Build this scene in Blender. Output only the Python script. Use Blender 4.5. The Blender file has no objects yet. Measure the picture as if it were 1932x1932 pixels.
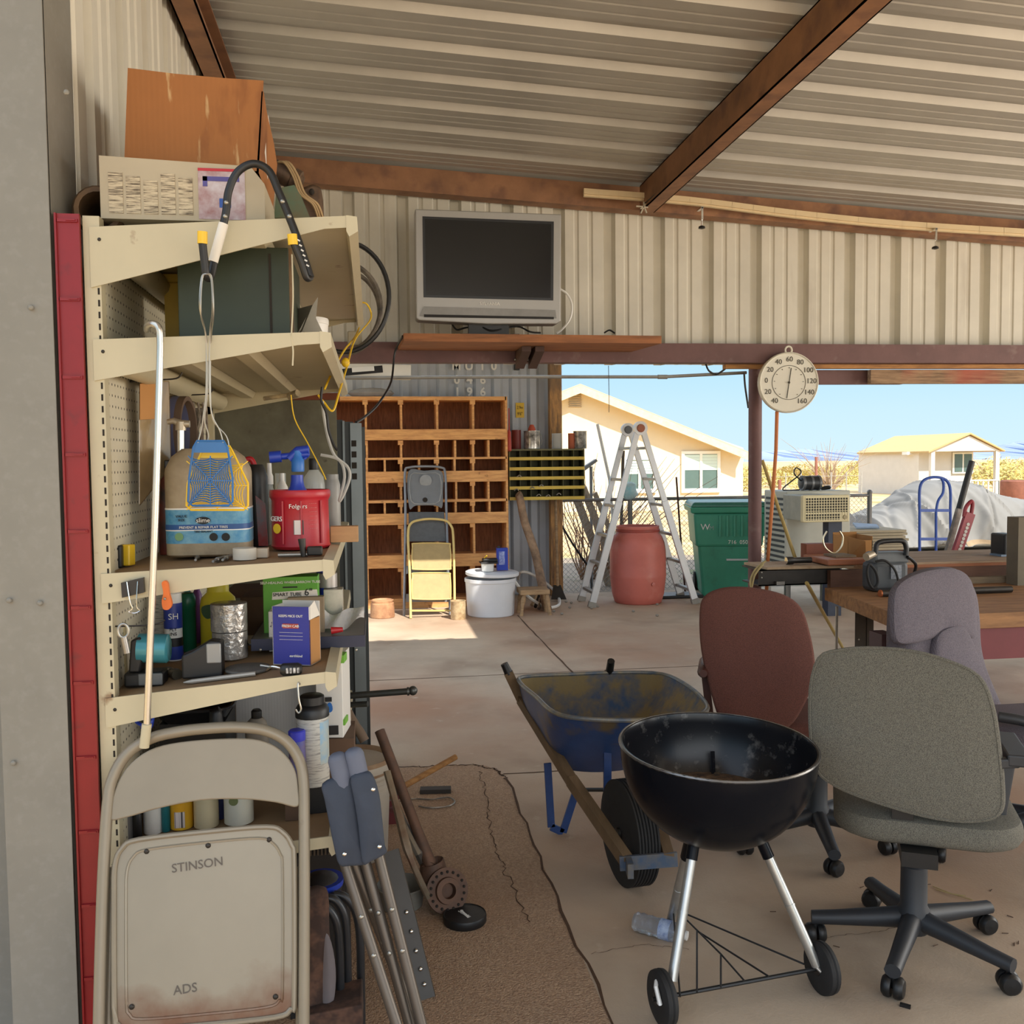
import bpy, math, random
from mathutils import Vector as V, Matrix as Mx
random.seed(7)
sc=bpy.context.scene; COL=sc.collection
R=math.radians
# ---------- camera ----------
H=1.55; F=1760.; YAW,PIT,ROLL=R(8.5),R(3.03),R(.6)
fw=V((math.sin(YAW)*math.cos(PIT),math.cos(YAW)*math.cos(PIT),-math.sin(PIT)))
r0=V((math.cos(YAW),-math.sin(YAW),0)); u0=r0.cross(fw)
q=Mx.Rotation(ROLL,3,fw); rt=q@r0; up=q@u0; CP=V((0,0,H))
cd=bpy.data.cameras.new('camera'); cam=bpy.data.objects.new('camera',cd); COL.objects.link(cam)
m3=Mx((rt,up,-fw)).transposed(); cam.matrix_world=Mx.Translation(CP)@m3.to_4x4()
cd.sensor_fit='HORIZONTAL'; cd.sensor_width=36; cd.lens=36*F/1932; cd.clip_start=.05; cd.clip_end=5000
sc.camera=cam
# ---------- sky, sun, added fill lamps ----------
w=bpy.data.worlds.new('sky'); sc.world=w; w.use_nodes=True
nt=w.node_tree; bgn=nt.nodes['Background']
tc=nt.nodes.new('ShaderNodeTexCoord'); sx=nt.nodes.new('ShaderNodeSeparateXYZ'); rp=nt.nodes.new('ShaderNodeValToRGB')
nt.links.new(tc.outputs['Generated'],sx.inputs[0]); nt.links.new(sx.outputs['Z'],rp.inputs[0]); nt.links.new(rp.outputs[0],bgn.inputs[0])
e=rp.color_ramp.elements
e[0].position=0.; e[0].color=(.42,.55,.62,1); e[1].position=.6; e[1].color=(.80,.92,1.1,1)
x=e.new(.05); x.color=(.38,.53,.62,1); x=e.new(.13); x.color=(.26,.46,.62,1); x=e.new(.3); x.color=(.60,.76,.95,1)
bgn.inputs[1].default_value=1.15
def light(name,kind,energy,col,loc=(0,0,5),rot=(0,0,0),**k):
    d=bpy.data.lights.new(name,kind); d.energy=energy; d.color=col
    for a,b in k.items(): setattr(d,a,b)
    o=bpy.data.objects.new(name,d); o.location=loc; o.rotation_euler=rot; COL.objects.link(o); return o
SAZ,SEL=R(27),R(46)   # sun stands behind the camera, to the right
sd=V((-math.sin(SAZ)*math.cos(SEL),math.cos(SAZ)*math.cos(SEL),-math.sin(SEL)))
so=light('sun','SUN',5.2,(1,.95,.85),angle=R(.5)); so.rotation_euler=sd.to_track_quat('-Z','Y').to_euler()
light('fill_open_front','AREA',85,(1,.93,.84),(2.2,-3.2,2.0),(R(90),0,0),shape='RECTANGLE',size=7,size_y=3.2)  # added fill lamp behind the camera, standing in for daylight from the front
light('fill_open_side','AREA',210,(1,.95,.88),(8.2,2,1.6),(R(90),0,R(90)),shape='RECTANGLE',size=6,size_y=2.6)  # added fill lamp at the right, standing in for daylight from the side
sc.view_settings.view_transform='Standard'; sc.view_settings.look='None'; sc.view_settings.gamma=1
sc.view_settings.exposure=0.55
sc.view_settings.use_curve_mapping=False
sc.cycles.use_denoising=True; sc.cycles.max_bounces=8; sc.cycles.diffuse_bounces=5; sc.cycles.caustics_reflective=False; sc.cycles.caustics_refractive=False
# ---------- photograph geometry ----------
def ray(px,py): return fw+rt*((px-966)/F)+up*((966-py)/F)
def Yp(px,py,Y): d=ray(px,py); return CP+d*(Y/d.y)
def Zp(px,py,z=0.): d=ray(px,py); return CP+d*((z-H)/d.z)
def Xp(px,py,X): d=ray(px,py); return CP+d*(X/d.x)
def Pl(px,py,P,n): d=ray(px,py); n=V(n); return CP+d*((V(P)-CP).dot(n)/d.dot(n))
def mpp(p): return (V(p)-CP).dot(fw)/F
# ---------- materials ----------
def lin(c): 
    f=lambda u:(u/255/12.92 if u<10.3 else ((u/255+.055)/1.055)**2.4)
    return (f(c[0]),f(c[1]),f(c[2]),1)
MATS={}
def mt(n,c=(128,128,128),rough=.6,metal=0.,var=.25,scale=6.,c2=None,bump=0.,bs=60.,alpha=1.,trans=0.,emit=0.,det=4.,str=(1,1,1),coat=0.,sheen=0.,lo=.35,hi=.7,spec=.5):
    if n in MATS: return MATS[n]
    m=bpy.data.materials.new(n); m.use_nodes=True; t=m.node_tree; b=t.nodes['Principled BSDF']; L=t.links.new
    b.inputs['Roughness'].default_value=rough; b.inputs['Metallic'].default_value=metal
    b.inputs['Specular IOR Level'].default_value=spec; b.inputs['Coat Weight'].default_value=coat; b.inputs['Sheen Weight'].default_value=sheen
    b.inputs['Alpha'].default_value=alpha; b.inputs['Transmission Weight'].default_value=trans
    a=lin(c); d=lin(c2) if c2 else tuple(u*(1-var) for u in a[:3])+(1,)
    co=t.nodes.new('ShaderNodeTexCoord'); mp=t.nodes.new('ShaderNodeMapping'); mp.inputs['Scale'].default_value=str
    L(co.outputs['Object'],mp.inputs[0])
    if var or c2:
        nz=t.nodes.new('ShaderNodeTexNoise'); nz.inputs['Scale'].default_value=scale; nz.inputs['Detail'].default_value=det; nz.inputs['Roughness'].default_value=.65
        rm=t.nodes.new('ShaderNodeValToRGB'); rm.color_ramp.elements[0].position=lo; rm.color_ramp.elements[1].position=hi
        rm.color_ramp.elements[0].color=a; rm.color_ramp.elements[1].color=d
        L(mp.outputs[0],nz.inputs[0]); L(nz.outputs[0],rm.inputs[0]); L(rm.outputs[0],b.inputs['Base Color'])
    else: b.inputs['Base Color'].default_value=a
    if emit: b.inputs['Emission Color'].default_value=a; b.inputs['Emission Strength'].default_value=emit
    if bump:
        n2=t.nodes.new('ShaderNodeTexNoise'); n2.inputs['Scale'].default_value=bs; n2.inputs['Detail'].default_value=3
        bp=t.nodes.new('ShaderNodeBump'); bp.inputs['Strength'].default_value=bump; bp.inputs['Distance'].default_value=.01
        L(mp.outputs[0],n2.inputs[0]); L(n2.outputs[0],bp.inputs['Height']); L(bp.outputs[0],b.inputs['Normal'])
    MATS[n]=m; return m
def layer(m,c,scale,lo,hi,str=(1,1,1),off=(0,0,0),fac=1.,det=5.):
    """a second, stained coat over a material: noise mask in object space"""
    t=m.node_tree; b=t.nodes['Principled BSDF']; L=t.links.new
    old=b.inputs['Base Color'].links[0].from_socket if b.inputs['Base Color'].links else None
    co=t.nodes.new('ShaderNodeTexCoord'); mp=t.nodes.new('ShaderNodeMapping'); mp.inputs['Scale'].default_value=str; mp.inputs['Location'].default_value=off
    nz=t.nodes.new('ShaderNodeTexNoise'); nz.inputs['Scale'].default_value=scale; nz.inputs['Detail'].default_value=det
    rm=t.nodes.new('ShaderNodeMapRange'); rm.inputs[1].default_value=lo; rm.inputs[2].default_value=hi; rm.inputs[4].default_value=fac
    mx=t.nodes.new('ShaderNodeMix'); mx.data_type='RGBA'; mx.inputs[7].default_value=lin(c)
    L(co.outputs['Object'],mp.inputs[0]); L(mp.outputs[0],nz.inputs[0]); L(nz.outputs[0],rm.inputs[0]); L(rm.outputs[0],mx.inputs[0])
    if old: L(old,mx.inputs[6])
    else: mx.inputs[6].default_value=b.inputs['Base Color'].default_value
    L(mx.outputs[2],b.inputs['Base Color']); return m
def stain(m,c,z0,z1,scale=12,fac=1.):
    """a stain that thickens towards one edge (object height z0 clean -> z1 stained), broken up by noise"""
    t=m.node_tree; b=t.nodes['Principled BSDF']; L=t.links.new; old=b.inputs['Base Color'].links[0].from_socket
    co=t.nodes.new('ShaderNodeTexCoord'); s=t.nodes.new('ShaderNodeSeparateXYZ'); L(co.outputs['Object'],s.inputs[0])
    rm=t.nodes.new('ShaderNodeMapRange'); rm.inputs[1].default_value=z0; rm.inputs[2].default_value=z1; L(s.outputs['Z'],rm.inputs[0])
    nz=t.nodes.new('ShaderNodeTexNoise'); nz.inputs['Scale'].default_value=scale; nz.inputs['Detail'].default_value=8; L(co.outputs['Object'],nz.inputs[0])
    a=t.nodes.new('ShaderNodeMath'); a.operation='ADD'; L(rm.outputs[0],a.inputs[0]); L(nz.outputs[0],a.inputs[1])
    r2=t.nodes.new('ShaderNodeMapRange'); r2.inputs[1].default_value=.75; r2.inputs[2].default_value=1.25; r2.inputs[4].default_value=fac; L(a.outputs[0],r2.inputs[0])
    mx=t.nodes.new('ShaderNodeMix'); mx.data_type='RGBA'; mx.inputs[7].default_value=lin(c); L(r2.outputs[0],mx.inputs[0]); L(old,mx.inputs[6]); L(mx.outputs[2],b.inputs['Base Color']); return m
def dots(m,pitch,r,axes,c=(25,22,18)):
    """regular punched holes in a board"""
    t=m.node_tree; b=t.nodes['Principled BSDF']; L=t.links.new
    old=b.inputs['Base Color'].links[0].from_socket
    co=t.nodes.new('ShaderNodeTexCoord'); s=t.nodes.new('ShaderNodeSeparateXYZ'); L(co.outputs['Object'],s.inputs[0])
    def mth(op,a,v=None):
        n=t.nodes.new('ShaderNodeMath'); n.operation=op
        L(a,n.inputs[0])
        if isinstance(v,(int,float)): n.inputs[1].default_value=v
        elif v is not None: L(v,n.inputs[1])
        return n.outputs[0]
    sq=[]
    for ax in axes:
        u=mth('MULTIPLY',s.outputs[ax],1/pitch); u=mth('FRACT',u); u=mth('SUBTRACT',u,.5); sq.append(mth('MULTIPLY',u,u))
    d=mth('ADD',sq[0],sq[1]); k=mth('LESS_THAN',d,(r/pitch)**2)
    mx=t.nodes.new('ShaderNodeMix'); mx.data_type='RGBA'; mx.inputs[7].default_value=lin(c); L(k,mx.inputs[0]); L(old,mx.inputs[6]); L(mx.outputs[2],b.inputs['Base Color'])
    return m
def wave(m,scale,axis,strength,dist=.004):
    """woven or corrugated relief"""
    t=m.node_tree; b=t.nodes['Principled BSDF']; L=t.links.new
    co=t.nodes.new('ShaderNodeTexCoord'); wv=t.nodes.new('ShaderNodeTexWave'); wv.bands_direction=axis; wv.inputs['Scale'].default_value=scale; wv.inputs['Distortion'].default_value=.3
    bp=t.nodes.new('ShaderNodeBump'); bp.inputs['Strength'].default_value=strength; bp.inputs['Distance'].default_value=dist
    L(co.outputs['Object'],wv.inputs[0]); L(wv.outputs[0],bp.inputs['Height'])
    if b.inputs['Normal'].links: L(b.inputs['Normal'].links[0].from_socket,bp.inputs['Normal'])
    L(bp.outputs[0],b.inputs['Normal']); return m
def glass(n,c=(230,240,240),rough=.05,alpha=.35): return mt(n,c,rough,0,0,alpha=alpha)
# ---------- mesh builder ----------
def cr(pts,n=6,closed=False):
    """smooth curve through points"""
    P=[V(p) for p in pts]; k=len(P); out=[]
    for i in range(k if closed else k-1):
        g=(lambda j:P[j%k]) if closed else (lambda j:P[max(0,min(k-1,j))])
        a,b,c,d=g(i-1),g(i),g(i+1),g(i+2)
        for s in range(n):
            u=s/n; out.append(.5*((2*b)+(c-a)*u+(2*a-5*b+4*c-d)*u*u+(3*b-a-3*c+d)*u**3))
    if not closed: out.append(P[-1])
    return out
class M:
    def __init__(s): s.v=[]; s.f=[]; s.k=[]; s.mi=0
    def add(s,vs,fs):
        o=len(s.v); s.v+= [V(x) for x in vs]; s.f+=[tuple(i+o for i in f) for f in fs]; s.k+=[s.mi]*len(fs); return s
    def bx(s,x0,x1,y0,y1,z0,z1,rz=0.,T=None):
        vs=[V((x,y,z)) for z in (z0,z1) for y in (y0,y1) for x in (x0,x1)]
        if rz:
            c=V(((x0+x1)/2,(y0+y1)/2,0)); q=Mx.Rotation(rz,3,'Z'); vs=[q@(p-c)+c for p in vs]
        if T is not None: vs=[T@p for p in vs]
        return s.add(vs,[(0,2,3,1),(4,5,7,6),(0,1,5,4),(2,6,7,3),(0,4,6,2),(1,3,7,5)])
    def beam(s,a,b,w,h,u=(0,0,1)):
        a,b=V(a),V(b); d=(b-a).normalized(); u=V(u); r=d.cross(u)
        if r.length<1e-4: r=d.cross(V((1,0,0)))
        r.normalize(); u=r.cross(d); r*=w/2; u=u*h/2
        return s.add([a-r-u,a+r-u,a+r+u,a-r+u,b-r-u,b+r-u,b+r+u,b-r+u],[(0,1,2,3),(7,6,5,4),(0,4,5,1),(1,5,6,2),(2,6,7,3),(3,7,4,0)])
    def tube(s,pts,r,n=8,closed=False,flat=1.):
        P=[V(p) for p in pts]; k=len(P); rr=r if isinstance(r,(list,tuple)) else [r]*k
        vs=[]; fs=[]; N=None
        for i,p in enumerate(P):
            t=((P[(i+1)%k]-P[i-1]) if closed else (P[min(i+1,k-1)]-P[max(i-1,0)])).normalized()
            if N is None:
                N=t.cross(V((0,0,1)));
                if N.length<1e-3: N=t.cross(V((1,0,0)))
            N=(N-t*N.dot(t)).normalized(); B=t.cross(N)
            for j in range(n):
                a=2*math.pi*j/n; vs.append(p+(N*math.cos(a)+B*math.sin(a)*flat)*rr[i])
        for i in range(k if closed else k-1):
            for j in range(n):
                a=i*n+j; b=i*n+(j+1)%n; c=((i+1)%k)*n; fs.append((a,b,c+(j+1)%n,c+j))
        if not closed: fs.append(tuple(range(n-1,-1,-1))); fs.append(tuple((k-1)*n+j for j in range(n)))
        return s.add(vs,fs)
    def lathe(s,prof,c=(0,0,0),n=20,ax=(0,0,1),sx=1.,sy=1.,rz=0.,cap=True):
        q=V((0,0,1)).rotation_difference(V(ax)).to_matrix()@Mx.Rotation(rz,3,'Z'); c=V(c); vs=[]; fs=[]
        for r,z in prof:
            for j in range(n):
                a=2*math.pi*j/n; vs.append(c+q@V((r*math.cos(a)*sx,r*math.sin(a)*sy,z)))
        for i in range(len(prof)-1):
            for j in range(n):
                fs.append((i*n+j,i*n+(j+1)%n,(i+1)*n+(j+1)%n,(i+1)*n+j))
        if cap and prof[0][0]>1e-5: fs.append(tuple(range(n-1,-1,-1)))
        if cap and prof[-1][0]>1e-5: fs.append(tuple((len(prof)-1)*n+j for j in range(n)))
        return s.add(vs,fs)
    def prism(s,poly,vec):
        P=[V(p) for p in poly]; k=len(P); vec=V(vec)
        nn=sum(((P[i]-P[0]).cross(P[(i+1)%k]-P[0]) for i in range(1,k)),V((0,0,0)))
        if nn.dot(vec)>0: P.reverse()
        return s.add(P+[p+vec for p in P],[tuple(range(k)),tuple(range(2*k-1,k-1,-1))]+[(i,k+i,k+(i+1)%k,(i+1)%k) for i in range(k)])
    def grid(s,fn,nu,nv,th=None):
        vs=[V(fn(i/nu,j/nv)) for j in range(nv+1) for i in range(nu+1)]
        W=nu+1; fs=[(j*W+i,j*W+i+1,(j+1)*W+i+1,(j+1)*W+i) for j in range(nv) for i in range(nu)]
        if th is None: return s.add(vs,fs)
        th=V(th); n=len(vs); v2=[p+th for p in vs]; f2=[tuple(n+i for i in reversed(f)) for f in fs]
        ed=[j for j in range(W)]+[j*W+nu for j in range(1,nv+1)]+[nv*W+i for i in range(nu-1,-1,-1)]+[j*W for j in range(nv-1,0,-1)]
        f3=[(ed[(i+1)%len(ed)],ed[i],n+ed[i],n+ed[(i+1)%len(ed)]) for i in range(len(ed))]
        return s.add(vs+v2,fs+f2+f3)
    def ball(s,c,r,n=12,m=8):
        r=r if isinstance(r,(tuple,list)) else (r,r,r); c=V(c)
        vs=[]; fs=[]
        for i in range(m+1):
            a=math.pi*i/m
            for j in range(n):
                b=2*math.pi*j/n; vs.append(c+V((r[0]*math.sin(a)*math.cos(b),r[1]*math.sin(a)*math.sin(b),-r[2]*math.cos(a))))
        for i in range(m):
            for j in range(n): fs.append((i*n+j,i*n+(j+1)%n,(i+1)*n+(j+1)%n,(i+1)*n+j))
        return s.add(vs,fs)
ORG={}
def link(o): COL.objects.link(o); return o
def tag(o,label=None,cat=None,group=None,kind=None):
    for k,v in (('label',label),('category',cat),('group',group),('kind',kind)):
        if v: o[k]=v
    return o
def T(name,label,cat,loc=(0,0,0),rz=0.,group=None,local=False):
    """a thing: an Empty at its base that parents its parts; parts are given in world space unless local"""
    o=link(bpy.data.objects.new(name,None)); o.empty_display_size=.05; o.location=loc; o.rotation_euler.z=rz
    ORG[o.name]=V((0,0,0)) if local else V(loc); return tag(o,label,cat,group)
def fin(me,mats,smooth,ang=40):
    for m in (mats if isinstance(mats,(list,tuple)) else [mats]): me.materials.append(m)
    if smooth:
        me.shade_smooth(); me.set_sharp_from_angle(angle=R(ang))
def P(m,name,mat,par,smooth=True,bev=0.,label=None,sub=0,kind=None,solid=0.):
    """a part (or, with no parent, one whole thing) as one mesh"""
    og=ORG.get(par.name,V((0,0,0))) if par else None
    if og is None:
        xs=[p.x for p in m.v]; ys=[p.y for p in m.v]; og=V(((min(xs)+max(xs))/2,(min(ys)+max(ys))/2,min(p.z for p in m.v)))
    me=bpy.data.meshes.new(name); me.from_pydata([p-og for p in m.v],[],m.f); me.polygons.foreach_set('material_index',m.k); me.validate(); me.update()
    fin(me,mat,smooth)
    o=link(bpy.data.objects.new(name,me)); ORG[o.name]=og
    if par: o.parent=par
    else: o.location=og
    if solid: x=o.modifiers.new('thick','SOLIDIFY'); x.thickness=solid; x.offset=0
    if bev: x=o.modifiers.new('edge','BEVEL'); x.width=bev; x.segments=2; x.limit_method='ANGLE'
    if sub: x=o.modifiers.new('smooth','SUBSURF'); x.levels=x.render_levels=sub
    if label: o['label']=label
    if kind: o['kind']=kind
    return o
def S(m,name,mat,label,cat,group=None,kind=None,**k):
    return tag(P(m,name,mat,None,**k),label,cat,group,kind)
def ST(m,name,mat,label=None,**k):
    o=P(m,name,mat,None,**k); o['kind']='structure'
    if label: o['label']=label
    return o
def dup(root,loc,rz=None,label=None):
    def cp(o,par):
        c=link(o.copy()); c.parent=par; ORG[c.name]=ORG.get(o.name,V((0,0,0)))
        for ch in list(o.children): cp(ch,c)
        return c
    r=cp(root,None); r.location=loc
    if rz is not None: r.rotation_euler.z=rz
    if label: r['label']=label
    return r
def text(par,s,c,size,mat,rz=0.,tilt=90.,name='lettering',roll=0.,th=.0008,sx=1.,sp=1.,bold=0.):
    """lettering centred at c, facing -Y turned by rz"""
    cu=bpy.data.curves.new(name,'FONT'); cu.body=s; cu.size=size; cu.align_x='CENTER'; cu.align_y='CENTER'; cu.extrude=th; cu.offset=bold; cu.resolution_u=3; cu.space_line=sp
    t=link(bpy.data.objects.new('t',cu)); bpy.context.view_layer.update()
    me=bpy.data.meshes.new_from_object(t.evaluated_get(bpy.context.evaluated_depsgraph_get())); bpy.data.objects.remove(t)
    og=ORG.get(par.name,V((0,0,0)))
    me.transform(Mx.Translation(V(c)-og)@Mx.Rotation(rz,4,'Z')@Mx.Rotation(R(tilt),4,'X')@Mx.Rotation(roll,4,'Z')@Mx.Diagonal((sx,1,1,1)))
    me.materials.clear(); me.materials.append(mat)
    o=link(bpy.data.objects.new(name,me)); o.parent=par; ORG[o.name]=og; return o
def pbox(m,x0,y0,x1,y1,Y,dep,rz=0.):
    """upright block whose front spans these photograph pixels at depth Y"""
    a=Yp((x0+x1)/2,(y0+y1)/2,Y); k=mpp(a); hw=(x1-x0)/2*k; hh=(y1-y0)/2*k
    m.bx(a.x-hw,a.x+hw,Y,Y+dep,a.z-hh,a.z+hh,rz); return V((a.x,Y,a.z-hh)),hw*2,hh*2
def rrect(w,h,r,n=4):
    o=[]
    for cx,cy,a0 in ((w/2-r,h/2-r,0),(-w/2+r,h/2-r,90),(-w/2+r,-h/2+r,180),(w/2-r,-h/2+r,270)):
        for i in range(n+1): a=R(a0+90*i/n); o.append((cx+r*math.cos(a),cy+r*math.sin(a)))
    return o
# ---------- shared materials ----------
PANEL=mt('painted_panel',(214,209,194),.5,.0,var=.12,scale=3,bump=.05,bs=8); layer(PANEL,(120,95,70),2.2,.62,.8,str=(3,3,.5),fac=.35)
ROOFM=mt('galvanised_roof',(196,194,186),.42,.45,var=.14,scale=2.5,bump=.04,bs=6)
RUST=mt('red_oxide_steel',(158,114,82),.6,.1,var=.35,scale=5); layer(RUST,(112,78,62),9,.5,.75)
RUSTP=mt('purple_brown_steel',(110,78,75),.6,.1,var=.25,scale=6); layer(RUSTP,(140,120,112),14,.6,.8,fac=.5)
CONC=mt('concrete',(202,182,158),.8,0,var=.22,scale=1.6,bump=.12,bs=120,det=8); layer(CONC,(162,110,76),.55,.44,.70,fac=.7); layer(CONC,(116,86,64),1.3,.52,.8,off=(3,1,0),fac=.7); layer(CONC,(226,212,190),9,.66,.85,fac=.5)
AGG=mt('exposed_aggregate',(204,172,140),.95,0,c2=(138,108,86),scale=120,bump=.8,bs=170,det=6,lo=.3,hi=.75); layer(AGG,(164,124,92),1.6,.45,.75,fac=.6); layer(AGG,(222,198,170),190,.62,.74,fac=.7)
DIRT=mt('crack_dirt',(92,66,46),1.,0,var=.4,scale=40)
GALV=mt('grey_galvanised',(134,131,122),.6,.1,var=.12,scale=5); layer(GALV,(150,148,142),60,.5,.8,fac=.3)
BLK=mt('black_plastic',(24,24,25),.45,var=.2,scale=20); GRYP=mt('grey_plastic',(110,112,114),.5)
STEEL=mt('bare_steel',(150,146,140),.35,.8,var=.2,scale=20); ALU=mt('aluminium',(205,206,205),.35,.6,var=.12,scale=10)
CHROME=mt('chrome',(225,225,222),.15,1.,var=.05); ZINC=mt('zinc_wire',(170,168,160),.35,.8)
WHITE=mt('white_plastic',(232,230,224),.4,var=.06); INK=mt('black_ink',(28,26,26),.7,var=0); WINK=mt('white_ink',(236,234,228),.6,var=0)
CARD=mt('cardboard',(176,126,72),.85,var=.12,scale=5); LUMB=mt('old_lumber',(182,150,112),.8,c2=(134,108,80),scale=5,str=(1,6,6),bump=.15,bs=30)
BEIGE=mt('beige_enamel',(190,180,150),.42,var=.06,scale=6); layer(BEIGE,(120,82,50),14,.68,.76,fac=.8)
RUBBER=mt('rubber',(34,33,33),.75,var=.25,scale=30); DKST=mt('dark_steel',(62,58,54),.5,.6,var=.25,scale=12)
YEL=mt('yellow_plastic',(232,190,40),.4,var=.08); REDP=mt('red_plastic',(180,32,40),.4,var=.12,scale=5); BLUEP=mt('blue_plastic',(38,78,160),.4,var=.12)
PAPER=mt('white_paper',(226,222,212),.7,var=.06)
# ---------- floor and ground ----------
m=M()
def slab(x0,x1,y0,y1,z=-.12): m.bx(x0,x1,y0,y1,z,0)
m.mi=0; m.prism([(.62,-5,0),(10,-5,0),(10,10.75,0),(-.75,10.75,0),(-.75,4.72,0),(.4,4.72,0),(.54,4.69,0),(.6,4.6,0),(.625,4.45,0)],(0,0,-.12))
m.mi=1; m.prism([(.62,-5,0),(.625,4.45,0),(.6,4.6,0),(.54,4.69,0),(.4,4.72,0),(-.75,4.72,0),(-1.6,4.72,0),(-1.6,-5,0)],(0,0,-.12))
ST(m,'floor',[CONC,AGG],'tan concrete slab beside brown pebbly concrete',smooth=False)
def crack(name,pts,wd,label,jit=.012,n=14,mat=DIRT):
    m=M(); C=[]
    for a,b in zip(pts,pts[1:]):
        a,b=V(a),V(b)
        for i in range(n): C.append(a.lerp(b,i/n)+V((random.uniform(-jit,jit),random.uniform(-jit,jit),0)))
    C.append(V(pts[-1])); vs=[]
    for i,p in enumerate(C):
        t=(C[min(i+1,len(C)-1)]-C[max(i-1,0)]).normalized(); s=V((-t.y,t.x,0))*wd*random.uniform(.35,1.)/2
        vs+=[p+s+V((0,0,.0015)),p-s+V((0,0,.0015))]
    m.add(vs,[(2*i,2*i+1,2*i+3,2*i+2) for i in range(len(C)-1)]); o=ST(m,name,mat,label,smooth=False); return o
crack('trim_1',[(.625,1.5,0),(.625,4.45,0),(.6,4.6,0),(.5,4.7,0),(.1,4.73,0),(-.6,4.73,0)],.013,'dirty joint between the pebbly patch and the slab',n=26)
crack('trim_2',[(1.432,9.3,0),(1.432,6.7,0),(1.432,4.6,0)],.018,'dirt-filled control joint running to the back',.004)
crack('trim_3',[(-.6,6.69,0),(3.,6.7,0)],.012,'cross joint in the concrete slab',.004)
crack('trim_4',[(.62,4.53,0),(1.6,4.54,0),(3,4.54,0)],.012,'cross joint behind the wheelbarrow legs',.006)
g=lambda *p:[tuple(Zp(a,b)) for a,b in p]
crack('trim_5',g((1115,1800),(1210,1782),(1300,1792)),.0025,'hairline crack near the water bottle',.006)
crack('trim_6',g((1530,1772),(1640,1760),(1730,1745)),.0025,'hairline crack under the grey chair',.006)
crack('trim_7',g((905,1455),(920,1520),(930,1590),(955,1650),(1000,1740)),.006,'meandering crack in the pebbly concrete',.012,mat=DIRT)
DESERT=mt('desert_ground',(222,190,140),.95,c2=(170,138,96),scale=.8,bump=.3,bs=8); layer(DESERT,(120,116,60),.35,.52,.68,fac=.8)
m=M(); m.bx(-400,500,-60,900,-.3,-.1); ST(m,'ground',DESERT,'dry tan desert ground',smooth=False)
GRAV=mt('gravel',(168,150,130),.95,c2=(90,80,70),scale=60,bump=1,bs=70); layer(GRAV,(96,104,60),3,.55,.7,fac=.7)
m=M(); m.bx(-6,14,10.76,15,-.11,-.03); ST(m,'ground.001',GRAV,'gravel strip outside the slab',smooth=False)
# ---------- corrugated sheets ----------
PROF=[(0,0),(.014,.044),(.060,.044),(.074,0),(.125,0),(.132,.007),(.15,.007),(.157,0),(.21,0),(.217,.007),(.235,.007),(.242,0)]
RPROF=[(0,0),(.02,.03),(.09,.03),(.11,0),(.172,0),(.177,.004),(.187,.004),(.192,0),(.242,0),(.247,.004),(.257,.004),(.262,0)]
def corr(u0,u1,fn,pitch=.305,off=0.,th=(0,0,.002),PROF=PROF):
    """fn(u,h,t) -> point ; t in 0..1 across"""
    us=[]; k=math.floor((u0-off)/pitch)-1
    while off+k*pitch<u1:
        for a,h in PROF:
            u=off+k*pitch+a*pitch/.305
            if u0<=u<=u1: us.append((u,h))
        k+=1
    m=M(); n=len(us)-1
    m.grid(lambda i,j:fn(us[round(i*n)][0],us[round(i*n)][1],j),n,1,th); return m
zr=lambda x:3.25-.05*(x+.42)
XR=9.
ST(corr(-1.6,5.52,lambda u,h,t:(-.75+t*(XR+.75),u,zr(-.75+t*(XR+.75))+h),off=.1,PROF=RPROF),'ceiling',ROOFM,'corrugated metal roof sloping down to the right',smooth=False)
o=Yp(1243,550,5.46).x-.035
ST(corr(-.7,XR,lambda u,h,t:(u,5.46+h,2.13+t*(zr(u)-2.13)),off=o,th=(0,.002,0)),'wall_back',PANEL,'off-white ribbed metal panel above the opening',smooth=False)
XW=-.665
ST(corr(2.3,5.5,lambda u,h,t:(XW-h,u,t*(zr(XW)+.02)),off=2.42,th=(-.002,0,0)),'wall_left',PANEL,'ribbed metal wall behind the shelving',smooth=False)
m=M(); m.bx(-.80,XW,2.125,2.135,0,3.3); m.bx(XW-.006,XW,2.13,2.32,0,3.3)
for px,py in ((125,174),(58,580),(75,1138),(25,1440),(17,1133)):
    p=Yp(px,py,2.12); m.ball(p,(.006,.004,.006),8,5)
m.bx(-3.2,-.80,2.5,2.55,0,3.3); ST(m,'trim_8',GALV,'grey sheet-metal corner flashing at the left edge, with an added blocking panel behind',smooth=False)  # wide rear panel added to close off the bright gap beyond the flashing
m=M(); m.bx(XR-.05,XR,-1.6,5.5,2.0,zr(XR)); ST(m,'wall_right',PANEL,smooth=False)
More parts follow.
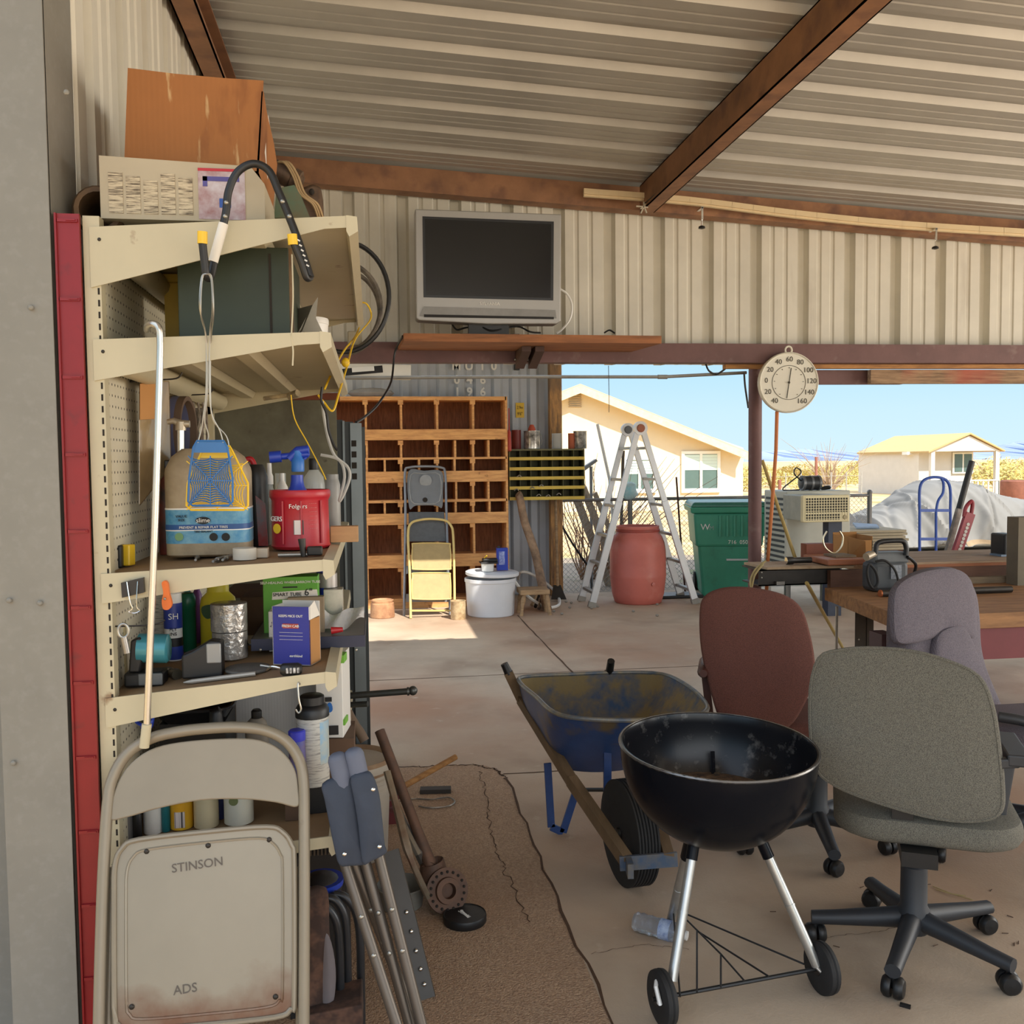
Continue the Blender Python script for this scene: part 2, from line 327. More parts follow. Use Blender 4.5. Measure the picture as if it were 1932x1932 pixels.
# purlins and beams
def chan(m,x,y0,y1,zt,w,h,s=1):
    m.bx(x-w/2,x-w/2+.006,y0,y1,zt-h,zt); m.bx(x-w/2,x+w/2,y0,y1,zt-.006,zt); m.bx(x-w/2,x+w/2,y0,y1,zt-h,zt-h+.006); m.bx(x+w/2-.006,x+w/2,y0,y1,zt-h,zt-h+.02)
m=M(); chan(m,1.60,-1.6,5.3,zr(1.62)-.012,.085,.15); ST(m,'trim_9',RUST,'rusty roof purlin running towards the back wall',smooth=False)
m=M(); chan(m,-.60,-1.6,5.3,zr(-.6)-.012,.085,.14); ST(m,'trim_10',RUST,'rusty roof purlin above the cardboard box',smooth=False)
m=M(); chan(m,5.3,-1.6,5.3,zr(5.3)-.012,.085,.15); ST(m,'trim_11',RUST,smooth=False)
m=M(); m.prism([(-.66,5.33,zr(-.66)-.145),(XR,5.33,zr(XR)-.145),(XR,5.33,zr(XR)-.012),(-.66,5.33,zr(-.66)-.012)],(0,.1,0)); ST(m,'trim_12',RUST,'rust-red eave beam under the roof at the back',smooth=False)
a=Yp(621,644.5,5.36); b=Yp(1932,651,5.36); c=Yp(1932,684.5,5.36); d=Yp(621,683.5,5.36)
e=(b-a)*.6; m=M(); m.prism([a-e,b+e,c+e,d-e],(0,.09,0)); ST(m,'trim_13',RUSTP,'long brown steel header beam across the opening',smooth=False)
m=M(); p=Yp(1425,720,5.56); m.tube([(p.x,p.y,0),(p.x,p.y,2.15)],.041,20); ST(m,'trim_14',RUSTP,'round brown steel post holding up the header beam')
# boards on top of the opening to the right
OW=mt('orange_pine',(190,138,80),.75,c2=(140,96,54),scale=6,str=(1,8,8)); WW=mt('weathered_plank',(170,140,108),.85,c2=(112,88,68),scale=5,str=(1,12,12)); layer(WW,(176,60,56),1.7,.52,.74,off=(1.,0,0),fac=.75)
m=M(); a=Yp(1366,692,5.47); b=Yp(2060,692,5.47); m.beam(a,b,.05,.024); S(m,'wooden_batten',OW,'thin orange pine batten lying along under the header beam','board',smooth=False)
m=M(); a=Yp(1640,711,5.5); b=Yp(2060,711,5.5); m.beam(a,b,.04,.088); S(m,'wooden_plank',WW,'weathered plank with a red smear under the header beam','board',smooth=False)
m=M(); a=Yp(1470,712,5.58); b=Yp(1700,712,5.58); m.beam(a,b,.04,.09); S(m,'wooden_plank',RUSTP,'short dark brown plank beside the round thermometer','board',smooth=False)
# unseen second roof, shaped for yard shade and a sun strip at the pigeonholes
def flat(x0,x1,y0,y1,z): m.bx(x0,x1,y0,y1,z,z+.03)
m=M(); flat(-2.2,8,7.25,11.4,3.25); flat(2.35,8,4.8,7.25,3.3); ST(m,'ceiling.001',ROOFM,'unseen flat metal roof shaped to shade the yard beyond the opening',smooth=False)
# ---------- foreground: grill, wheelbarrow, chairs ----------
def kettle():
    E_=mt('black_enamel',(17,19,25),.22,var=.2,scale=4,spec=.12); IN=mt('sooty_enamel',(24,24,28),.25,c2=(120,116,112),scale=20,lo=.58,hi=.82,spec=.35); ASH=mt('ash_and_rust',(120,92,66),1.,c2=(40,34,30),scale=40,bump=1,bs=60)
    c=Zp(1354,1408,.72); t=T('kettle_grill','black kettle charcoal grill without its lid on aluminium legs','grill',(c.x,c.y,0))
    k=mpp(c); rr=183*k; ax=V((.01,-.055,1)).normalized()
    n=20; out=[(rr*math.cos(a)**.92,-.285*math.sin(a)) for a in [R(90)*(1-i/n) for i in range(n)]]
    m=M(); m.mi=0; m.lathe([(0,-.285)]+out[1:]+[(rr,0),(rr+.005,.004),(rr+.003,.010),(rr-.006,.008)],c,56,ax,cap=False)
    m.mi=1; m.lathe([(rr-.006,.008),(rr-.009,0)]+[(rr*.965*math.cos(a)**.92,-.275*math.sin(a)) for a in [R(90)*i/n for i in range(1,n)]]+[(0,-.275)],c,56,ax,cap=False)
    P(m,'bowl',[E_,IN],t)
    m=M(); m.tube([c+V((rr*1.003*math.cos(a),rr*1.003*math.sin(a),.006+.055*rr*math.sin(a)-.01*rr*math.cos(a))) for a in [2*math.pi*i/60 for i in range(60)]],.0045,6,True); P(m,'rim',mt('worn_rim',(120,118,116),.25,.7),t)
    m=M(); m.lathe([(.222,-.165),(.19,-.158),(.1,-.152),(0,-.15)],c,30,ax); P(m,'ash_bed',ASH,t,label='rusty ash and scraps in the bottom of the bowl')
    m=M()
    for i in range(26):
        a=random.uniform(0,6.3); r_=random.uniform(.02,.2); p=c+V((r_*math.cos(a),r_*math.sin(a),-.148)); m.ball(p,(random.uniform(.006,.016),.007,.006),6,4)
    P(m,'charred_scraps',ASH,t,kind='stuff')
    m=M(); p=c+V((.06,.17,-.11)); m.beam(p+V((0,.03,.03)),p+V((0,.02,-.06)),.012,.006); P(m,'inner_bracket',IN,t)
    wl=Zp(1250,1882,.074); wr=Zp(1551,1826,.074); axd=(wr-wl).normalized()
    ft=Zp(1263,1748,0.012)
    tops=[Pl(1309,1592,c,(0,1,0)),Pl(1438,1590,c,(0,1,0)),Pl(1299,1598,c+V((0,.12,0)),(0,1,0))]
    legs=[]
    for i,(a,b) in enumerate(zip(tops,(Zp(1268,1850,.1),Zp(1541,1822,.085),ft))):
        mid=a.lerp(b,.5); m=M(); m.tube([a.lerp(b,.1),b],.0145,14); m.tube([mid,mid.lerp(b,.03)],.0158,14)
        if i==1:
            e=Zp(1551,1826,.074)+V((-.01,-.02,0)); m.tube([b.lerp(a,.02),b,e],[.0145,.014,.011],10,flat=.6)
        l=P(m,'leg',mt('dull_aluminium',(190,190,186),.32,.75,var=.15,scale=14),t)
        m=M(); m.tube([a.lerp(b,-.10),a.lerp(b,.12)],.0175,14); P(m,'leg_socket',E_,l)
    m=M(); m.ball(ft,.016,10,6); P(m,'foot_cap',BLK,t)
    for ctr,s in ((wl,1),(wr,1)):
        m=M(); m.lathe([(.03,-.019),(.062,-.019),(.072,-.014),(.074,-.004),(.071,0),(.074,.004),(.072,.014),(.062,.019),(.03,.019)],ctr,40,axd); wk=P(m,'wheel',RUBBER,t)
        m=M(); m.lathe([(0,-.021),(.018,-.021),(.022,-.012),(.06,-.012),(.06,.012),(.022,.012),(.018,.021),(0,.021)],ctr,24,axd); P(m,'hub',BLK,wk)
    q=wl-axd*.018; m=M(); m.tube([q+V((0,0,.05)),q+V((-.008,-.02,.045)),q+V((-.004,-.045,.01)),q+V((0,-.02,0))],.006,6); P(m,'fork',WHITE,t)
    m=M(); m.tube([wl-axd*.03,wr+axd*.02],.006,8)
    z=.085
    for pl in (((1270,1714),(1517,1819)),((1316,1757),(1450,1842)),((1360,1800),(1404,1850)),((1315,1757),(1315,1872)),((1360,1800),(1360,1862)),((1270,1714),(1290,1730),(1360,1800)),((1270,1714),(1283,1880))):
        m.tube([Zp(u,v,z) for u,v in pl],.0028,6)
    P(m,'wire_shelf',BLK,t)
kettle()

def barrow():
    BL=mt('blue_tray_paint',(50,82,138),.38,var=.3,scale=7,bump=.05,bs=12); layer(BL,(112,98,66),7,.58,.72,fac=.9)
    BI=mt('muddy_tray',(146,126,86),.8,c2=(70,92,122),scale=6,bump=.2,bs=30,lo=.42,hi=.62); BS=mt('blue_steel',(44,72,128),.45,var=.3,scale=10); WD=mt('barrow_wood',(122,98,70),.8,var=.3,scale=6,str=(6,1,1))
    wc=Zp(1198,1677,0); t=T('wheelbarrow','blue steel wheelbarrow with muddy tray behind the black grill','wheelbarrow',(.9,3.7,0))
    zr_=.60
    rim=[Zp(u,v,zr_) for u,v in ((988,1277),(1085,1272),(1165,1269),(1250,1272),(1300,1296),(1331,1326),(1331,1343),(1300,1352),(1200,1359),(1100,1356),(1045,1344),(1012,1315),(983,1290))]
    rim=cr(rim,4,True); n=len(rim); ce=sum(rim,V((0,0,0)))/n
    b0=Yp(1050,1462,3.62); b1=Yp(1215,1466,3.62); bx0,bx1=b0.x,b1.x; bz=b0.z
    bot=[]
    for p in rim:
        u=(p.x-min(q.x for q in rim))/(max(q.x for q in rim)-min(q.x for q in rim)); v_=(p.y-min(q.y for q in rim))/(max(q.y for q in rim)-min(q.y for q in rim))
        bot.append(V((bx0+u*(bx1-bx0),3.62+v_*.42,bz+.03*v_)))
    m=M(); K=7
    for mi,sh in ((0,0.),(1,.006)):
        m.mi=mi; L=[]
        for i in range(K+1):
            s=i/K; bulge=math.sin(s*math.pi)*.018
            for a,b in zip(bot,rim):
                p=a.lerp(b,s); d=(p-ce); d.z=0; d.normalize(); L.append(p+d*(bulge-sh)+V((0,0,sh if i==0 else 0)))
        fs=[(i*n+j,i*n+(j+1)%n,(i+1)*n+(j+1)%n,(i+1)*n+j) for i in range(K) for j in range(n)]+[tuple(range(n))]
        if mi==0: fs=[tuple(reversed(f)) for f in fs]
        m.add(L,fs)
    P(m,'tray',[BL,BI],t)
    m=M(); m.tube(rim,.009,8,True); P(m,'rim',mt('worn_blue_rim',(92,104,118),.4,.2,c2=(150,138,110),scale=18),t)
    # handles run from the grips under the tray to the wheel
    hl=[Zp(951,1252,.66),Zp(984,1290,.60)]; fl=Zp(1185,1628,.16); hr=[Zp(1153,1247,.66)]; fr=Zp(1262,1622,.17)
    for g,f in ((hl[0],fl),(hr[0],fr)):
        m=M(); j=V((g.x+(f.x-g.x)*.25,4.05,.50)) if g is hl[0] else V((hr[0].x+.01,4.2,.40))
        mid=Zp(1078,1472,.33) if g is hl[0] else Zp(1228,1500,.25)
        m.beam(g.lerp(j,.25),j,.036,.04); m.beam(j,mid,.036,.04); m.beam(mid,f,.036,.045); h=P(m,'handle',WD,t,smooth=False)
        m=M(); m.tube([g,g.lerp(j,.14),g.lerp(j,.3)],[.017,.018,.02],10); P(m,'grip',BLK,h)
    m=M(); m.beam(fl+V((-.03,0,0)),fr+V((.03,0,0)),.012,.05); m.beam(fl,fl+V((-.01,-.07,0)),.02,.05); P(m,'nose_guard',mt('worn_guard_blue',(78,94,116),.5,.2,c2=(128,116,96),scale=16),t,smooth=False)
    for pts in (((1033,1440,.40),(1040,1560,.03),(1062,1570,.008),(1087,1492,.2)),((1146,1415,.40),(1146,1545,.10),(1152,1560,.06),(1165,1500,.2))):
        m=M(); q=[Zp(a,b,z) for a,b,z in pts]; y=q[0].y; 
        if pts[0][0]<1100: q=[Pl(a,b,Zp(1045,1570,0.01),(0,1,0)) for a,b,z in pts]
        else: q=[Yp(a,b,3.47) for a,b,z in pts[:2]]
        for a,b in zip(q,q[1:]): m.beam(a,b,.03,.012,(0,1,0))
        P(m,'leg',BS,t,smooth=False)
    m=M(); a=Zp(1085,1490,.2); b=Zp(1160,1490,.2); m.beam(a,b,.02,.01); P(m,'leg_brace',DKST,t,smooth=False)
    c=Zp(1196,1680,0); c=V((c.x,c.y+.06,.193)); axd=V((1,.12,0)).normalized()
    m=M(); pr=[(.10,-.040),(.15,-.046),(.178,-.040)]
    for i in range(7): z=-.036+.012*i; pr+=[(.190,z-.003),(.1905,z+.003),(.184,z+.006)]
    pr+=[(.178,.040),(.15,.046),(.10,.040)]; m.lathe(pr,c,44,axd); wh=P(m,'wheel',RUBBER,t)
    m=M(); m.lathe([(0,-.05),(.02,-.05),(.022,-.02),(.085,-.012),(.102,-.036),(.102,.036),(.085,.012),(.022,.02),(.02,.05),(0,.05)],c,28,axd); P(m,'wheel_rim',DKST,wh)
barrow()

FIB=lambda n,c,c2,s=480: mt(n,c,.95,c2=c2,scale=s,bump=.35,bs=500,det=2,lo=.4,hi=.62)
CHP=mt('charcoal_chair_plastic',(46,48,52),.5,var=.15,scale=10)
def caster(t,p,par):
    d=V((p.x-t.x,p.y-t.y,0)).normalized(); s=V((-d.y,d.x,0)); ra=random.uniform(0,6); ax=V((math.cos(ra),math.sin(ra),0))
    m=M()
    for k in (-1,1): m.lathe([(0,k*.004),(.028,k*.004),(.032,k*.010),(.031,k*.022),(.024,k*.030),(0,k*.032)] if k>0 else [(0,k*.032),(.024,k*.030),(.031,k*.022),(.032,k*.010),(.028,k*.004),(0,k*.004)],(p.x,p.y,.032),20,ax)
    m.tube([(p.x,p.y,.03),(p.x,p.y,.07)],.009,8)
    P(m,'caster',BLK,par)
def star(t,c,pts,zt=.115,hubz=.40):
    for p in pts:
        m=M(); d=(p-c).normalized(); e=V((p.x,p.y,.083)); b=V((c.x,c.y,zt)); s=V((-d.y,d.x,0))
        sec=[(0,.036,.036),(.25,.031,.031),(.8,.025,.023),(1.,.024,.021)]; vs=[];fs=[]
        for u,w_,h_ in sec:
            q=b.lerp(e,u)+d*(.012 if u==1 else 0)
            for a in range(10): an=2*math.pi*a/10; vs.append(q+s*w_*math.cos(an)+V((0,0,h_*math.sin(an))))
        for i in range(3):
            for a in range(10): fs.append((i*10+a,i*10+(a+1)%10,(i+1)*10+(a+1)%10,(i+1)*10+a))
        fs+=[tuple(range(9,-1,-1)),tuple(30+a for a in range(10))]; m.add(vs,fs)
        a=P(m,'base_arm',CHP,t); caster(c,p,a)
    m=M(); m.lathe([(.02,zt-.05),(.042,zt-.045),(.05,zt-.02),(.05,zt+.02),(.04,zt+.04),(.039,zt+.165),(.034,zt+.17),(.02,zt+.17)],(c.x,c.y,0),24); P(m,'column_sleeve',CHP,t)
    m=M(); m.tube([(c.x,c.y,zt+.15),(c.x,c.y,hubz)],.0145,14); P(m,'gas_lift',mt('rusty_lift',(140,120,104),.35,.6,c2=(120,80,60),scale=20),t)
def backp(t,name,out,P0,n,th,mat,bev,k=4,par=None):
    """rounded upholstered slab: traced outline on a leaning plane, given thickness away from the viewer"""
    nn=V(n).normalized(); pts=cr([Pl(a,b,P0,nn) for a,b in out],k,True); ce=sum(pts,V((0,0,0)))/len(pts)
    m=M(); L=[]; N=len(pts); rows=[(0,.93),(-.0,.93),(.12,.975),(.3,1.),(.7,1.),(.88,.98),(1.,.93)]
    rows=[(.0,1-bev*1.0),(.06,1-bev*.45),(.2,1-bev*.08),(.4,1),(.65,1),(.85,1-bev*.15),(.96,1-bev*.5),(1.,1-bev)]
    for d,s in rows:
        for p in pts: L.append(ce+(p-ce)*s-nn*th*d)
    R_=len(rows); fs=[(i*N+j,(i+1)*N+j,(i+1)*N+(j+1)%N,i*N+(j+1)%N) for i in range(R_-1) for j in range(N)]
    # domed caps
    L.append(ce+nn*.012); L.append(ce-nn*(th+.015)); 
    mid0=len(L)
    for p in pts: L.append(ce+(p-ce)*(1-bev)*.6+nn*.008)
    for p in pts: L.append(ce+(p-ce)*(1-bev)*.6-nn*(th+.01))
    a=R_*N
    for j in range(N):
        j2=(j+1)%N; o=(R_-1)*N
        fs+=[(j,j2,mid0+j2,mid0+j),(mid0+j,mid0+j2,a),(o+j2,o+j,mid0+N+j,mid0+N+j2),(mid0+N+j2,mid0+N+j,a+1)]
    fs=[tuple(reversed(f)) for f in fs]
    m.add(L,fs); return P(m,name,mat,par or t,smooth=True)
def cushion(t,name,c,w_,d_,h_,rz,mat):
    m=M(); pr=rrect(w_,d_,.13,6); N=len(pr); L=[];q=Mx.Rotation(rz,3,'Z')
    rows=[(0,.9),(.12,.97),(.3,1),(.65,1),(.88,.97),(1,.88)]
    for z,s in rows:
        for x,y in pr: L.append(V(c)+q@V((x*s,y*s,z*h_)))
    fs=[(i*N+j,i*N+(j+1)%N,(i+1)*N+(j+1)%N,(i+1)*N+j) for i in range(len(rows)-1) for j in range(N)]+[tuple(range(N-1,-1,-1)),tuple((len(rows)-1)*N+j for j in range(N))]
    m.add(L,fs); return P(m,name,mat,t)
def chair_grey():
    G=FIB('grey_tweed',(122,119,108),(78,76,69)); cs=[Zp(*p) for p in ((1645,1712),(1538,1778),(1685,1882),(1903,1872),(1859,1759))]
    c=sum(cs,V((0,0,0)))/5; c=V((c.x,c.y,0)); t=T('office_chair','grey tweed swivel office chair with its back to the viewer, right of the grill','chair',(c.x,c.y,0)); star(t,c,cs,.115,.37)
    al=R(-27); fwd=V((math.sin(-al),math.cos(al),0)); n=-fwd+V((0,0,.10)); P0=Pl(1712,1390,(c.x-.07,c.y-.12,0),(-fwd))
    out=[(1545,1243),(1580,1228),(1640,1223),(1720,1229),(1790,1248),(1845,1276),(1870,1330),(1882,1400),(1890,1480),(1888,1528),(1866,1546),(1815,1550),(1740,1539),(1640,1509),(1575,1482),(1541,1452),(1530,1395),(1529,1300)]
    bk=backp(t,'backrest',out,P0,n,.035,G,.03)
    out2=[(a+9,b+2) for a,b in out]; backp(t,'back_cushion',out2,P0-V(n).normalized()*.03,n,.07,G,.06)
    m=M(); nn=V(n).normalized(); m.tube(cr([Pl(966+(a-966),b,P0+nn*.0,nn)+nn*(-.006) for a,b in out],3,True),.006,6,True); P(m,'piping',G,bk)
    sc_=V((c.x+.035,c.y,0))+fwd*.10; cushion(t,'seat',(sc_.x,sc_.y,.385),.54,.50,.085,al,G)
    b=V((c.x,c.y,0))-fwd*.05; m=M(); m.bx(b.x-.05,b.x+.05,b.y-.12,b.y+.12,.34,.385,al); m.lathe([(.03,.325),(.04,.33),(.04,.36),(.02,.37)],(c.x,c.y,0),16); P(m,'tilt_mechanism',BLK,t)
    e=P0-fwd*.03; m=M(); q0=V((c.x,c.y,.34))-fwd*.06; q1=Pl(1705,1555,P0,nn)+fwd*.05; m.beam(q0,q1+V((0,0,-.02)),.06,.012,fwd); m.beam(V((q1.x,q1.y,q1.z-.02)),q1+V((0,0,.08)),.06,.012,fwd); P(m,'back_bracket',BLK,t,smooth=False)
    rgt=V((fwd.y,-fwd.x,0)); a0=Pl(1884,1440,P0,nn); m=M(); p=a0+rgt*.06+fwd*.03; z=a0.z
    m.beam(p,p+fwd*.26,.065,.035); m.beam(a0-rgt*.03+fwd*.02+V((0,0,-.01)),p+fwd*.03+V((0,0,-.01)),.03,.03); m.beam(p+fwd*.14,V((p.x,p.y,.37))+fwd*.1-rgt*.05,.04,.02,fwd); m.beam(V((p.x,p.y,.37))+fwd*.1-rgt*.05,V((sc_.x,sc_.y,.36)),.04,.02); P(m,'armrest',CHP,t,smooth=False,bev=.006)
chair_grey()
def chair_red():
    G=FIB('maroon_fabric',(120,76,66),(90,56,48)); cs=[Zp(*p) for p in ((1405,1612),(1573,1652),(1675,1612),(1608,1540),(1450,1545))]
    c=sum(cs,V((0,0,0)))/5; c=V((c.x,c.y,0)); t=T('office_chair','maroon fabric swivel office chair behind the wheelbarrow and grill','chair',(c.x,c.y,0)); star(t,c,cs,.12,.44)
    al=R(-22); fwd=V((math.sin(-al),math.cos(al),0)); n=-fwd+V((0,0,.16)); P0=Pl(1430,1240,(c.x-.06,c.y-.12,0),(-fwd)); nn=V(n).normalized()
    out=[(1319,1160),(1328,1125),(1365,1108),(1420,1108),(1478,1121),(1512,1146),(1528,1190),(1538,1245),(1534,1290),(1516,1335),(1490,1372),(1430,1408),(1375,1405),(1353,1350),(1336,1290),(1322,1225)]
    bk=backp(t,'backrest',out,P0,n,.075,G,.05)
    cushion(t,'seat',(c.x+fwd.x*.08,c.y+fwd.y*.08,.43),.48,.46,.09,al,G)
    m=M(); m.bx(c.x-.07,c.x+.07,c.y-.1,c.y+.1,.38,.43,al); P(m,'tilt_mechanism',BLK,t)
    m=M(); q1=Pl(1440,1400,P0,nn)+fwd*.06; m.beam(V((c.x,c.y,.40)),V((q1.x,q1.y,.41)),.06,.012); m.beam(V((q1.x,q1.y,.40)),q1+V((0,0,.05)),.06,.012,fwd); P(m,'back_bracket',BLK,t,smooth=False)
    rgt=V((fwd.y,-fwd.x,0))
    for s in (-1,1):
        m=M(); p=V((c.x,c.y,.70))+rgt*s*.27-fwd*.14
        if s<0: p=Yp(1327,1271,c.y+.02)
        m.tube([p,p+fwd*.03,p+fwd*.22,p+fwd*.25],[.015,.025,.025,.015],12); m.beam(p+fwd*.12,V((p.x,p.y,.44))+fwd*.12-rgt*s*.03,.03,.02,fwd); m.beam(V((p.x,p.y,.44))+fwd*.12-rgt*s*.03,V((c.x,c.y,.42)),.03,.02); P(m,'armrest',mt('brown_arm',(84,48,40),.5),t)
chair_red()
def chair_purple():
    G=FIB('purple_grey_corduroy',(126,118,126),(96,90,98),380); wave(G,60,'X',.35,.003)
    c=Zp(1965,1612); c=V((c.x,c.y,0)); a1=Zp(1768,1626); r_=(a1-c).length; a0=math.atan2(a1.y-c.y,a1.x-c.x); cs=[c+V((r_*math.cos(a0+k*R(72)),r_*math.sin(a0+k*R(72)),0)) for k in range(5)]
    t=T('office_chair','purple-grey corduroy high-back office chair in front of the workbench','chair',(c.x,c.y,0)); star(t,c,cs,.15,.46)
    P0=Pl(1775,1200,(c.x-.1,c.y+.28,0),(0,1,0)); n=V((.25,-1,.22))
    out=[(1722,1140),(1730,1100),(1755,1078),(1795,1066),(1828,1078),(1848,1110),(1855,1160),(1858,1215),(1868,1260),(1890,1315),(1912,1370),(1918,1420),(1880,1450),(1800,1450),(1745,1430),(1728,1350),(1722,1280),(1720,1210)]
    out=[(a-(6 if a<1760 else 0),b) for a,b in out]
    backp(t,'backrest',out,P0,n,.15,G,.16)
    nn=n.normalized(); inn=[(1768,1225),(1776,1196),(1800,1182),(1824,1184),(1842,1215),(1862,1270),(1880,1330),(1884,1400),(1840,1420),(1790,1400),(1776,1330),(1769,1270)]
    backp(t,'lumbar_panel',inn,P0+nn*.045,n,.05,G,.14)
    backp(t,'head_cushion',[(1690,1140),(1698,1105),(1730,1083),(1775,1072),(1815,1074),(1838,1095),(1846,1135),(1849,1185),(1840,1205),(1790,1190),(1765,1205),(1720,1215),(1694,1205)],P0+nn*.03,n,.06,G,.2)
    cushion(t,'seat',(c.x,c.y-.04,.45),.5,.5,.1,0,G)
    m=M(); m.bx(c.x-.07,c.x+.07,c.y-.1,c.y+.1,.4,.45); P(m,'tilt_mechanism',BLK,t)
    for s in (-1,1):
        m=M(); x=c.x+s*.29; p=[V((x,c.y+.16,.62)),V((x,c.y+.05,.66)),V((x,c.y-.16,.655)),V((x,c.y-.22,.62)),V((x-s*.03,c.y-.12,.48)),V((c.x+s*.2,c.y-.05,.445))]
        if s<0: continue
        m.tube(cr(p,5),.024,10,flat=.8); P(m,'armrest',CHP,t)
    a=Xp(1888,1358,c.x-.02); m=M(); p0=Pl(1884,1352,(0,c.y-.1,0),(0,1,0)); m.tube(cr([p0,p0+V((.08,-.05,-.01)),p0+V((.2,-.1,-.05))],4),.02,10); P(m,'armrest',CHP,t)
chair_purple()

def folding():
    TAN=mt('tan_metal',(138,128,110),.38,.15,var=.10,scale=5); layer(TAN,(90,62,42),9,.68,.78,fac=.8)
    PAN=mt('worn_tan_seat',(142,133,116),.32,.15,var=.1,scale=4); stain(PAN,(104,66,42),.50,.33,14,.95)
    n=V((.03,-1,.26)).normalized(); P0=Yp(390,1500,2.10)
    q=lambda a,b,o=0.: Pl(a,b,P0,n)+n*o
    base=Pl(380,2240,P0,n); t=T('folding_chair','tan metal folding chair, folded and leaning against the shelving','chair',(base.x,base.y,0))
    z0=lambda a,b: (lambda p,d: p+d*((0.014-p.z)/d.z))(q(*a),q(*b)-q(*a))
    L=[(187,1932),(190,1800),(195,1650),(203,1520),(213,1468),(240,1422),(285,1393),(340,1380),(395,1374),(450,1372),(500,1378),(540,1398),(565,1435),(573,1480),(574,1560),(574,1700),(573,1932)]
    pts=[z0((190,1800),(187,1932))]+cr([q(*p) for p in L],4)+[z0((574,1700),(573,1932))]
    m=M(); m.tube(pts,.0125,12); P(m,'frame',TAN,t)
    # curved backrest panel
    bo=[(207,1545),(214,1500),(238,1450),(282,1415),(340,1400),(430,1393),(490,1396),(530,1415),(556,1450),(563,1490),(562,1522),(520,1514),(460,1508),(380,1510),(300,1525),(240,1542)]
    m=M(); m.prism([q(a,b,-.004) for a,b in cr3(bo)],n*.008); P(m,'backrest',TAN,t,smooth=False,bev=.003)
    so_=[(215,1900),(214,1700),(216,1630),(230,1598),(262,1582),(400,1566),(505,1558),(535,1568),(552,1592),(557,1630),(557,1880),(550,1905),(520,1920),(380,1935),(250,1945),(222,1935)]
    m=M(); m.prism([q(a,b,-.012) for a,b in cr3(so_)],n*.014); st=P(m,'seat',PAN,t,smooth=False,bev=.004)
    ce=(386,1752); ring=[(ce[0]+(a-ce[0])*.99,ce[1]+(b-ce[1])*.99) for a,b in so_]
    m=M(); m.tube(cr([q(a,b,.003) for a,b in ring],4,True),.006,8,True); P(m,'seat_rim',TAN,st)
    i2=[(ce[0]+(a-ce[0])*.86,ce[1]+(b-ce[1])*.88) for a,b in so_]
    m=M(); m.tube(cr([q(a,b,.0015) for a,b in i2],4,True),.0035,6,True); P(m,'pressed_bead',PAN,st)
    m=M()
    for a,b in ((277,1606),(393,1595),(508,1584),(249,1899),(520,1880)): m.ball(q(a,b,.003),(.006,.004,.006),8,5)
    P(m,'rivet',DKST,st)
    # rear legs folded behind
    for u,u2 in ((205,200),(566,566)): m=M(); m.tube([q(u,1640,-.03),z0((u,1700),(u2,1932))+V((0,.02,0))],.011,10); P(m,'rear_leg',TAN,t)
    rz=0; ink=mt('pencil_mark',(96,88,80),.8,var=0)
    k=mpp(P0)
    text(st,'STINSON',q(373,1632,.0035),.026,ink,0.03,76,'handwriting',R(4),.0003); text(st,'ADS',q(350,1866,.0035),.026,ink,.03,76,'handwriting',R(3),.0003)
def cr3(p):
    return [(v.x,v.y) for v in cr([V((a,b,0)) for a,b in p],4,True)]
folding()
# ---------- the beige store shelving against the left wall ----------
SHZ=[(2.062,2.096),(1.822,1.843),(1.312,1.331),(1.036,1.074),(.66,.691)]
SX0=-.590; Y0,Y1=2.15,3.55
def sz(i,x):
    a,b=SHZ[i]; return a+(b-a)*(x+.582)/.474
def SP(i,px,py):
    z=SHZ[i][0]
    for _ in range(6): p=Zp(px,py,z); z=sz(i,p.x)
    return V((p.x,p.y,z))
PEG=mt('pegboard',(206,198,174),.6,var=.1,scale=4); layer(PEG,(150,120,88),1.6,.55,.75,fac=.6); dots(PEG,.0254,.0032,(1,2))
SLOT=mt('slot_shadow',(40,34,28),.9,var=0)
WOODD=mt('dusty_shelf_board',(150,122,88),.85,var=.2,scale=8)
t=T('store_shelving','beige metal store shelving unit with pegboard back and crowded shelves at left','shelving unit',(-.35,2.85,0))
for y in (Y0,Y1):
    m=M(); m.bx(-.606,-.572,y,y+.035,0,2.09); u=P(m,'upright',BEIGE,t,smooth=False)
    if y==Y0:
        m=M(); z=.5
        while z<2.06: m.bx(-.5795,-.5755,y-.0006,y+.001,z,z+.014); z+=.0254
        P(m,'slots',SLOT,u,smooth=False)
m=M(); m.bx(SX0-.012,SX0,Y0+.035,Y1,.55,2.05); P(m,'back_panel',PEG,t,smooth=False)
